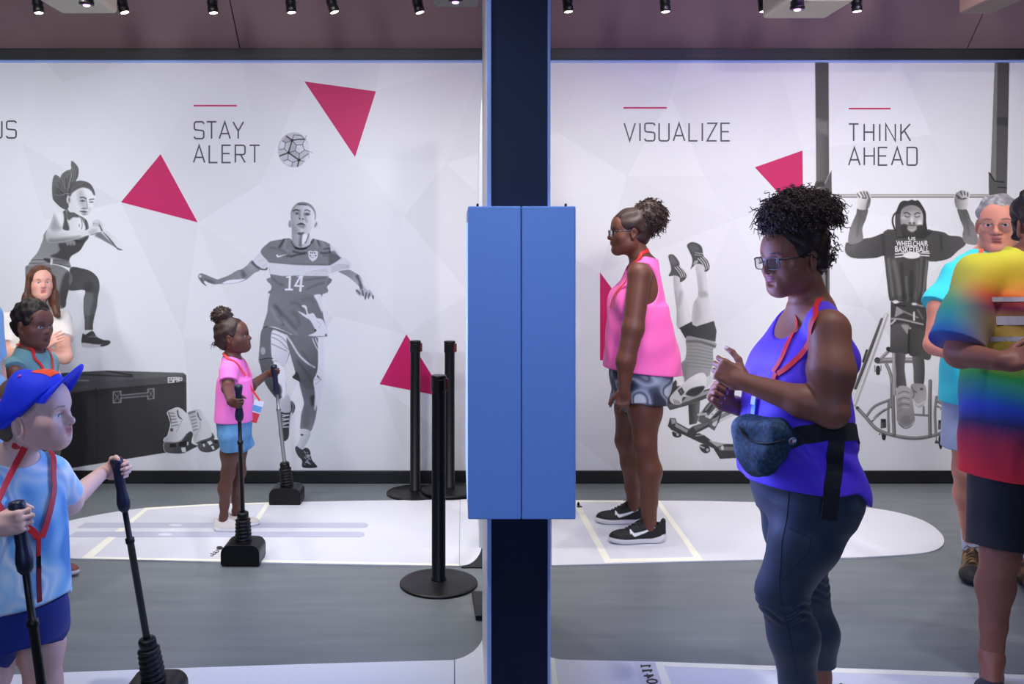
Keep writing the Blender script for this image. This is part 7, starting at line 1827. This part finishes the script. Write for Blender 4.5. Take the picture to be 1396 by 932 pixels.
def teal_child():
    Y0 = 4.2; bx = (44 - CX) / F * Y0; k = F / Y0
    sz = (HC - (474 - CY) / k) / 1.50
    f_ = fr_at(bx, Y0, -100)
    secs = scaled(SEC, sz, 0.74, 0.86)
    shR, shL = f_.p((0.125, -0.01, 1.385 * sz)), f_.p((-0.125, -0.01, 1.385 * sz))
    hf = Fr(W(45, 443, Y0), Rz(math.radians(-112)) @ Rx(-0.1), 0.92)
    f = Figure('dark-haired child in a teal T-shirt standing behind the blue cap', bx, Y0, -100, (110, 68, 58), secs, (shL, shR), 0.040, hf, dict(fz=0.84), dict(lip=(lin(120), lin(62), lin(64)), white=(0.5, 0.5, 0.5), scalp=(haircap(hf, grow=0.003), (lin(34), lin(24), lin(22)))), 0.004)
    f.neck = (0.040, 0.042)
    eR, wR = W(20, 512, Y0 - 0.2), W(24, 562, Y0 - 0.2); eL, wL = W(66, 512, Y0 + 0.2), W(70, 560, Y0 + 0.16)
    f.arms = [([shR, eR, wR], [0.040, 0.035, 0.022]), ([shL, eL, wL], [0.040, 0.035, 0.022])]
    f.hands = [(Fr(wR, frame_yz((0.1, 0, -1), (-0.3, -1, 0)), 0.72), dict(m=-1, curl=RELAX)), (Fr(wL, frame_yz((0.1, 0, -1), (0, 1, 0)), 0.72), dict(m=1, curl=RELAX))]
    aR, aL = f.fr.p((0.065, -0.03, 0.075)), f.fr.p((-0.065, 0.04, 0.075)); back = f.fr.d((0, -1, 0))
    f.legs_ = [((f.fr.p((0.062, 0, 0.80 * sz)), f.fr.p((0.066, 0.0, 0.42 * sz)), aR), dict(rt=0.066, rk=0.044, rc=0.044, ra=0.03, back=back)), ((f.fr.p((-0.062, 0, 0.80 * sz)), f.fr.p((-0.066, 0.03, 0.42 * sz)), aL), dict(rt=0.066, rk=0.044, rc=0.044, ra=0.03, back=back))]
    f.feet = [(aR, f.fr.d((0, 1, 0)), 0.18, 0.04, 0.028), (aL, f.fr.d((0, 1, 0)), 0.18, 0.04, 0.028)]
    f.body()
    f.top('t_shirt', mat('teal_cotton', rgb(104, 150, 160), 0.8, sheen=0.05, bump=0.06, bscale=500), 0.80 * sz, [(0, 0.62, 0.056), (1, 0.62, 0.056)], 0.010, None, (0.062, 0.066, 0.05), None, 0.004, 63, neck_dy=0.016)
    f.shorts('shorts', mat('olive_shorts', rgb(92, 92, 62), 0.8, bump=0.08, bscale=400), 0.92 * sz, [f.fr.p((0.066, 0, 0.50 * sz)), f.fr.p((-0.066, 0.01, 0.50 * sz))], 0.082, 0.078)
    hs = haircap(hf, grow=0.006); hs.warp(waves(69, 16, 90, 220, 0.004)); sculpt('hair', hs, 0.004, M['hair_black'], f.root)
    f.lanyard([hf.p((0.05, -0.05, -0.105)), hf.p((0.03, 0.0, -0.115)), W(58, 478, Y0 - 0.1), W(66, 492, Y0 - 0.08), W(72, 512, Y0 - 0.08)], [hf.p((-0.05, -0.05, -0.105)), W(66, 472, Y0 + 0.05), W(74, 486, Y0 + 0.04), W(75, 512, Y0 - 0.04)], [W(73, 512, Y0 - 0.06), W(74, 530, Y0 - 0.06), W(74, 545, Y0 - 0.06)], 0.013)
    for a_ in (aR, aL): sneaker('sneaker', f.root, a_, f.fr.d((0, 1, 0)), 0.21, upper=(120, 60, 60), h=0.005)
teal_child()

def edge_child():
    Y0 = 3.7; bx = (-46 - CX) / F * Y0; k = F / Y0
    sz = (HC - (402 - CY) / k) / 1.50
    f_ = fr_at(bx, Y0, -95); secs = scaled(SEC, sz, 0.82, 0.95)
    shR, shL = f_.p((0.14, 0.0, 1.39 * sz)), f_.p((-0.14, 0.0, 1.39 * sz))
    hf = Fr(f_.p((0, 0.01, 1.50 * sz + 0.13)), f_.R, 0.94)
    f = Figure('person in a pale blue T-shirt, only an edge showing at the far left', bx, Y0, -95, (226, 178, 158), secs, (shL, shR), 0.045, hf, dict(fz=0.9), dict(lip=(lin(190), lin(100), lin(100)), white=(0.7, 0.7, 0.7)), 0.005)
    f.neck = (0.044, 0.044)
    eR, wR = f.fr.p((0.19, 0.02, 1.12 * sz)), f.fr.p((0.19, 0.10, 0.90 * sz)); eL, wL = f.fr.p((-0.19, 0.0, 1.12 * sz)), f.fr.p((-0.19, 0.08, 0.90 * sz))
    f.arms = [([shR, eR, wR], [0.045, 0.04, 0.026]), ([shL, eL, wL], [0.045, 0.04, 0.026])]
    f.hands = [(Fr(wR, frame_yz((0.1, 0, -1), (0, -1, 0)), 0.85), dict(m=-1, curl=RELAX)), (Fr(wL, frame_yz((0.1, 0, -1), (0, 1, 0)), 0.85), dict(m=1, curl=RELAX))]
    aR, aL = f.fr.p((0.08, 0, 0.08)), f.fr.p((-0.08, 0.02, 0.08)); back = f.fr.d((0, -1, 0))
    f.legs_ = [((f.fr.p((0.075, 0, 0.80 * sz)), f.fr.p((0.08, 0.0, 0.42 * sz)), aR), dict(back=back, rt=0.075, rk=0.05, rc=0.05)), ((f.fr.p((-0.075, 0, 0.80 * sz)), f.fr.p((-0.08, 0.02, 0.42 * sz)), aL), dict(back=back, rt=0.075, rk=0.05, rc=0.05))]
    f.feet = [(aR, f.fr.d((0, 1, 0)), 0.2, 0.045, 0.03), (aL, f.fr.d((0, 1, 0)), 0.2, 0.045, 0.03)]
    f.body()
    f.top('t_shirt', mat('pale_blue_cotton', rgb(150, 196, 240), 0.8, sheen=0.05, bump=0.06, bscale=500), 0.74 * sz, [(0, 0.75, 0.062), (1, 0.75, 0.062)], 0.012, [(0.70 * sz, 0, 0.0, 0.172, 0.150), (0.9 * sz, 0, 0.0, 0.165, 0.146), (1.1 * sz, 0, 0.0, 0.150, 0.130)], (0.07, 0.07, 0.06), None, 0.004, 73)
    f.shorts('shorts', mat('beige_shorts', rgb(206, 190, 160), 0.8, bump=0.08, bscale=400), 0.86 * sz, [f.fr.p((0.08, 0, 0.48 * sz)), f.fr.p((-0.08, 0.01, 0.48 * sz))], 0.092, 0.088)
    hs = haircap(hf, grow=0.006); hs.warp(waves(79, 12, 90, 200, 0.003)); sculpt('hair', hs, 0.005, M['hair_dark_brown'], f.root)
    for a_ in (aR, aL): sneaker('sneaker', f.root, a_, f.fr.d((0, 1, 0)), 0.24, upper=(90, 90, 100), h=0.006)
edge_child()

def grey_man():
    Y0 = 4.18; bx = (1352 - CX) / F * Y0
    f_ = fr_at(bx, Y0, 165)
    secs = [(0.86, 0, 0.0, 0.170, 0.135), (0.98, 0, 0.005, 0.180, 0.150), (1.12, 0, 0.012, 0.178, 0.150), (1.26, 0, 0.008, 0.180, 0.135), (1.38, 0, 0.0, 0.178, 0.115), (1.465, 0, -0.012, 0.15, 0.085), (1.535, 0, -0.018, 0.065, 0.06)]
    shR, shL = W(1308, 377, Y0 - 0.02), f_.p((-0.195, -0.01, 1.42))
    hf = Fr(W(1361, 306, Y0 - 0.02), Rz(math.radians(145)) @ Rx(-0.08), 1.10)
    f = Figure('grey-haired man in a turquoise T-shirt and glasses behind the rainbow shirt', bx, Y0, 165, (206, 136, 112), secs, (shL, shR), 0.055, hf, dict(fz=0.98, nose=1.15, jaw=1.05), dict(lip=(lin(160), lin(88), lin(84)), browc=(lin(96), lin(84), lin(80)), white=(0.6, 0.6, 0.6), scalp=(haircap(hf, ear_r=0.034, face=(0.100, 0.112, 0.104), grow=0.001), (lin(120), lin(116), lin(116)))), 0.0035)
    f.neck = (0.060, 0.058)
    eR = W(1274, 470, 4.10); wR = W(1340, 500, 3.86); eL = f.fr.p((-0.27, 0.02, 1.13)); wL = f.fr.p((-0.10, 0.25, 1.12))
    f.arms = [([shR, W(1281, 420, 4.12), eR, wR], [0.052, 0.048, 0.042, 0.030]), ([shL, eL, wL], [0.052, 0.042, 0.030])]
    f.hands = [(Fr(wR, frame_yz(W(1380, 492, 3.8) - wR, (-0.2, -0.6, 0.8)), 1.0), dict(m=-1, curl=RELAX)), (Fr(wL, frame_yz(f.fr.d((0.8, 0.4, 0)), (0, 0, 1)), 1.0), dict(m=1, curl=RELAX))]
    aR, aL = W(1325, 742, 4.28), W(1400, 752, 4.12)
    back = f.fr.d((0, -1, 0))
    f.legs_ = [((f.fr.p((0.09, 0, 0.88)), W(1318, 640, 4.20), aR), dict(rt=0.090, rk=0.058, rc=0.057, ra=0.040, back=back)), ((f.fr.p((-0.09, 0, 0.88)), W(1398, 640, 4.14), aL), dict(rt=0.090, rk=0.058, rc=0.057, ra=0.040, back=back))]
    f.feet = [(aR, f.fr.d((0.25, 1, 0)), 0.26, 0.05), (aL, f.fr.d((-0.1, 1, 0)), 0.26, 0.05)]
    f.body()
    f.top('t_shirt', mat('turquoise_cotton', rgb(44, 196, 208), 0.8, sheen=0.05, bump=0.06, bscale=500), 0.82, [(0, 0.98, 0.082), (1, 0.72, 0.075)], 0.012, [(0.80, 0, 0, 0.205, 0.175), (0.98, 0, 0.004, 0.202, 0.172), (1.15, 0, 0.008, 0.196, 0.165), (1.3, 0, 0.004, 0.19, 0.145)], (0.085, 0.090, 0.06), None, 0.005, 83, neck_dy=0.012)
    f.shorts('shorts', mat('grey_blue_shorts', rgb(150, 160, 186), 0.8, bump=0.08, bscale=400), 0.98, [W(1316, 612, 4.2), W(1394, 612, 4.15)], 0.115, 0.108, g=0.010)
    hs = haircap(hf, ear_r=0.034, face=(0.100, 0.112, 0.104), grow=0.004); hs.warp(waves(89, 16, 70, 200, 0.0035, hf.d((0, 1, 0.2)), 0.2))
    sculpt('hair', hs, 0.003, mat('grey_hair', rgb(138, 136, 138), 0.5, bump=0.6, bscale=180, var=0.45, vscale=70, stretch=(1, 0.25, 1)), f.root)
    glasses(f.root, hf, m=mat('thin_wire_frame', rgb(150, 130, 110), 0.3, metal=0.8), r=0.0009, w=0.026, h=0.019)
    f.lanyard([W(1386, 318, 4.14), W(1382, 338, 4.08), W(1374, 360, 4.02), W(1362, 400, 3.98)], [W(1338, 336, 4.12), W(1341, 350, 4.06), W(1346, 372, 4.0), W(1356, 402, 3.98)], w=0.018, m=mat('orange_red_lanyard', rgb(240, 80, 34), 0.6))
    for a_, d in ((aR, f.fr.d((0.25, 1, 0))), (aL, f.fr.d((-0.1, 1, 0)))): sneaker('shoe', f.root, a_, d, 0.30, upper=(132, 96, 58), sole=(30, 28, 28), camo=(70, 50, 34), toecap=(26, 26, 28), lace=(80, 60, 40), h=0.003)
    sk = MB()
    for a_ in (aR, aL): sk.lathe(a_, [(0.042, -0.02), (0.045, 0.02), (0.048, 0.07), (0.047, 0.075)], 20)
    sk.build('sock', mat('pale_sock', rgb(196, 202, 216), 0.85, bump=0.2, bscale=300), f.root)
grey_man()

def rainbow():
    Y0 = 3.15; bx = (1412 - CX) / F * Y0
    f_ = fr_at(bx, Y0, 172)
    secs = [(0.78, 0, 0.0, 0.185, 0.135), (0.92, 0, 0.0, 0.200, 0.155), (1.06, 0, 0.01, 0.205, 0.165), (1.22, 0, 0.008, 0.205, 0.150), (1.36, 0, 0.0, 0.20, 0.122), (1.45, 0, -0.012, 0.165, 0.088), (1.53, 0, -0.02, 0.065, 0.06)]
    shR, shL = W(1334, 376, Y0), f_.p((-0.205, -0.01, 1.42))
    hf = Fr(W(1424, 308, Y0), Rz(math.radians(172)), 1.04)
    f = Figure('person in a rainbow tie-dye T-shirt, black shorts and a black slide at the right edge', bx, Y0, 172, (142, 88, 72), secs, (shL, shR), 0.058, hf, dict(fz=0.98), dict(lip=(lin(120), lin(66), lin(64)), white=(0.6, 0.6, 0.6), scalp=(haircap(hf, grow=0.004), (lin(34), lin(24), lin(22)))), 0.0035)
    f.neck = (0.06, 0.058)
    eR = W(1308, 482, 3.06); wR = W(1366, 492, 2.88); eL = f.fr.p((-0.29, 0.03, 1.13)); wL = f.fr.p((-0.12, 0.22, 1.14))
    f.arms = [([shR, W(1317, 430, 3.10), eR, wR], [0.056, 0.052, 0.045, 0.030]), ([shL, eL, wL], [0.056, 0.045, 0.030])]
    f.hands = [(Fr(wR, frame_yz(W(1396, 487, 2.84) - wR, (-0.1, -0.75, 0.6)), 0.98), dict(m=-1, curl=((18, 24, 14),) * 4)), (Fr(wL, frame_yz(f.fr.d((0.9, 0.2, 0)), (0, 0, 1)), 0.98), dict(m=1, curl=RELAX))]
    aR = W(1352, 894, 3.14); aL = f.fr.p((-0.11, -0.10, 0.085)); back = f.fr.d((0, -1, 0))
    f.legs_ = [((f.fr.p((0.10, 0, 0.82)), W(1364, 752, 3.10), aR), dict(rt=0.098, rk=0.060, rc=0.058, ra=0.038, back=back)), ((f.fr.p((-0.10, 0, 0.82)), f.fr.p((-0.11, -0.02, 0.46)), aL), dict(rt=0.098, rk=0.060, rc=0.058, ra=0.038, back=back))]
    f.feet = []
    f.body()
    L_ = [(0, (176, 200, 60)), (0.25, (70, 172, 84)), (0.55, (22, 134, 132)), (0.8, (20, 56, 152)), (1, (20, 32, 96))]
    R_ = [(0, (216, 206, 50)), (0.22, (226, 172, 34)), (0.38, (216, 74, 28)), (0.5, (124, 28, 62)), (0.62, (150, 110, 44)), (0.8, (172, 134, 46)), (1, (196, 176, 56))]
    B_ = [(0, (204, 202, 62)), (0.15, (44, 152, 62)), (0.33, (14, 112, 130)), (0.45, (22, 62, 170)), (0.58, (28, 26, 84)), (0.72, (156, 22, 54)), (1, (214, 22, 42))]
    def ramp(st, t):
        k = np.array([q[0] for q in st]); C_ = np.array([[lin(c) for c in q[1]] for q in st]); return np.stack([np.interp(t, k, C_[:, i]) for i in range(3)], 1)
    zt, zm, zb = (HC - (y - CY) / F * 3.0 for y in (345, 492, 655)); xl = W(1290, 0, 3.0)[0]
    def dye(v):
        w = waves(91, 8, 12, 40, 0.06)(np.asarray(v, f32))
        u = np.clip(((v[:, 0] - xl) / 0.17 + w - 0.1), 0, 1)[:, None]; u = u * u * (3 - 2 * u)
        v1 = (zt - v[:, 2]) / (zt - zm) + w * 0.7; v2 = (zm - v[:, 2]) / (zm - zb) + w * 0.6
        up = ramp(L_, v1) * (1 - u) + ramp(R_, v1) * u; s_ = np.clip(v2 / 0.10 + 0.5, 0, 1)[:, None]
        return up * (1 - s_) + ramp(B_, v2) * s_
    tp = f.top('t_shirt', M['dyed'], 0.755, [(0, 1.7, 0.092), (1, 0.72, 0.085)], 0.014, [(0.74, 0, 0, 0.232, 0.188), (0.92, 0, 0.004, 0.232, 0.188), (1.08, 0, 0.008, 0.228, 0.186), (1.25, 0, 0.006, 0.222, 0.165), (1.36, 0, 0, 0.21, 0.13)], (0.085, 0.09, 0.06), None, 0.005, 93, dye, 0.0035, 0.012)
    wp = mat('pale_shirt_print', rgb(176, 164, 168), 0.7)
    for ya, xa in ((408, 1352), (437, 1358), (462, 1350)):
        P, N = snap([f.tsd], [W(x, ya, 2.9) for x in np.linspace(xa, 1470, 9)], 0.001, (0, 1, 0)); MB().strip(P, N, 0.030 if ya == 437 else 0.016, 0.001).build('chest_print', wp, tp)
    f.shorts('shorts', mat('black_navy_shorts', rgb(12, 14, 24), 0.75, sheen=0.1, bump=0.06, bscale=500), 0.92, [W(1361, 748, 3.10), f.fr.p((-0.11, -0.01, 0.50))], 0.118, 0.098, g=0.010)
    hs = haircap(hf, grow=0.010); hs.warp(waves(99, 16, 70, 180, 0.006)); sculpt('hair', hs, 0.004, M['hair_black'], f.root)
    # bare foot in a slide
    for i, (a, d) in enumerate(((aR, f.fr.d((0.42, 1, 0))), (aL, f.fr.d((-0.1, 1, 0))))):
        d = np.array([d[0], d[1], 0]); d /= np.linalg.norm(d); r = np.cross(d, (0, 0, 1)); m = 1 if i else -1
        b = np.array([a[0], a[1], 0.04])
        ft = Sdf(); ft.cap(a, b + [0, 0, 0.02], 0.038, 0.036, k=0.02); ft.cap(b - d * 0.035, b + d * 0.03, 0.031, 0.034, k=0.02)
        ft.cap(a + d * 0.012, b + d * 0.12, 0.034, 0.024, k=0.03); ft.ell(b + d * 0.10, (0.045, 0.07, 0.026), np.stack([r, d, (0, 0, 1)], 1), k=0.02)
        for t in range(5): ft.cap(b + d * 0.145 + r * (0.030 - 0.0155 * t) * m * -1 - [0, 0, 0.008], b + d * (0.185 - 0.008 * t) + r * (0.034 - 0.018 * t) * m * -1 - [0, 0, 0.014], 0.012 if t == 0 else 0.0085, k=0.008)
        sculpt('foot', ft, 0.003, M['skin'], f.root, col=f.skin)
        so = Sdf(); R = np.stack([r, d, (0, 0, 1)], 1); so.ell(np.array([a[0], a[1], 0.014]) + d * 0.095, (0.050, 0.075, 0.030), R); so.ell(np.array([a[0], a[1], 0.014]) - d * 0.02, (0.040, 0.055, 0.030), R, k=0.04)
        so.plane((0, 0, 0.007), (0, 0, -1), k=0.004); so.plane((0, 0, 0.024), (0, 0, 1), k=0.004)
        sl = sculpt('slide', so, 0.003, M['rubber'], f.root)
        st = Sdf(); st.ell(b + d * 0.095, (0.054, 0.060, 0.040), R); bb = Sdf(); bb.box(b + d * 0.095, (0.2, 0.045, 0.2), R); lo_, hi_ = bb.bounds()
        st._add(((lambda q, B=bb: B.eval(q)), None, None), 0.004, 'i'); st.plane((0, 0, 0.012), (0, 0, -1))
        sculpt('slide_strap', st, 0.003, mat('navy_slide_strap', rgb(26, 36, 52), 0.6, bump=0.2, bscale=160), sl)
rainbow()
# =================================================================== light and camera
def area(name, loc, target, size, power, col=(1, 1, 1), sy=None, spread=None):
    l = bpy.data.lights.new(name, 'AREA'); l.energy = power; l.color = col; l.shape = 'RECTANGLE'; l.size = size; l.size_y = sy or size
    if spread: l.spread = spread
    o = bpy.data.objects.new(name, l); C.objects.link(o); o.location = loc
    o.rotation_euler = (Vector(target) - Vector(loc)).to_track_quat('-Z', 'Y').to_euler(); return o
def spot(name, loc, target, power, angle, blend=0.5, col=(1, 1, 1), r=0.05):
    l = bpy.data.lights.new(name, 'SPOT'); l.energy = power; l.color = col; l.spot_size = math.radians(angle); l.spot_blend = blend; l.shadow_soft_size = r
    o = bpy.data.objects.new(name, l); C.objects.link(o); o.location = loc
    o.rotation_euler = (Vector(target) - Vector(loc)).to_track_quat('-Z', 'Y').to_euler(); return o
cool = (0.90, 0.93, 1.0); warm = (1.0, 0.95, 0.86)
# wall washers on two tracks
for i, x in enumerate((-3.6, -2.2, -1.0, 1.2, 2.3, 3.6)):
    c = (1.0, 0.965, 0.91) if x > 0 else (0.95, 0.965, 1.0)
    spot('wall_washer', (x, 2.0, 2.55), (x * 1.04, YW, 1.45), 105, 74, 0.9, c, 0.14)
for x in (-3.4, -1.9, -0.55, 0.95, 2.2, 3.5):
    c = (1.0, 0.965, 0.91) if x > 0 else (0.95, 0.965, 1.0)
    spot('wall_washer_high', (x, 3.95, 2.85), (x, YW, 0.75), 62, 100, 1.0, c, 0.14)
# downlights of the visible track over the far mats
for x, y, t in LP:
    p = W(x, y, 4.6)
    spot('track_downlight', (p[0] + 0.01, 4.6, p[2] - 0.02), (p[0] + math.sin(t) * 2.0, 4.55, 0), 32, 62, 0.6, (1.0, 0.97, 0.93), 0.03)
# near track over the open floor and the visitors
for x, y, pw in ((-2.6, 2.5, 80), (-0.78, 2.15, 120), (1.35, 2.3, 85), (2.6, 2.5, 80)):
    spot('near_downlight', (x, y, 3.5), (x * 0.9 + 0.15, 3.1, 0), pw, 78, 0.7, (0.95, 0.96, 1.0), 0.04)
# scallops on the soffit
for px in (1041, 1160, 1322, 572):
    p = W(px, 60, YW)
    spot('soffit_scallop', (p[0], 5.45, 3.35), (p[0], YW, 2.6), 3.5 if px != 572 else 1.2, 50, 0.5, (1, 0.9, 0.75), 0.02)
# blue light of the screens, plus an added fill from the camera side
area('kiosk_screen_left', (0.02, 3.05, 1.2), (-1.5, 2.7, 1.0), 0.44, 22, (0.30, 0.45, 1.0), 0.85)
area('kiosk_screen_right', (0.375, 3.05, 1.2), (1.6, 2.95, 1.2), 0.44, 20, (0.36, 0.44, 1.0), 0.85)
area('far_screen_left', (0.06, 4.7, 1.3), (-1.5, 4.9, 0.9), 0.4, 4, (0.35, 0.45, 1.0), 0.8)
area('blue_front_fill', (0.2, -1.6, 2.2), (0.2, 2.8, 1.1), 2.0, 46, (0.35, 0.5, 1.0), 1.4)  # unseen blue fill added behind the camera to light the kiosk front
area('purple_wash', (2.0, 3.6, 2.95), (1.6, YW, 3.2), 1.2, 14, (0.5, 0.25, 1.0), 0.2)
area('brown_wash', (-1.6, 3.6, 2.95), (-1.6, YW, 3.2), 2.4, 7, (1.0, 0.66, 0.56), 0.2)
w = bpy.data.worlds.new('World'); bpy.context.scene.world = w; w.use_nodes = True
w.node_tree.nodes['Background'].inputs['Color'].default_value = (0.55, 0.6, 0.8, 1)
w.node_tree.nodes['Background'].inputs['Strength'].default_value = 0.10
cam = bpy.data.cameras.new('camera'); co = bpy.data.objects.new('camera', cam); C.objects.link(co)
co.location = (0, 0, HC); co.rotation_euler = (PI / 2, 0, 0)
cam.sensor_width = 36; cam.lens = 36 * F / 1396
cam.shift_x = (698 - CX) / 1396; cam.shift_y = -(466 - CY) / 1396
cam.clip_start = 0.05
sc_ = bpy.context.scene
sc_.camera = co
sc_.view_settings.view_transform = 'Standard'; sc_.view_settings.look = 'None'
sc_.view_settings.gamma = 1; sc_.view_settings.use_curve_mapping = False
sc_.view_settings.exposure = 0.13
try: sc_.cycles.use_denoising = True
except Exception: pass
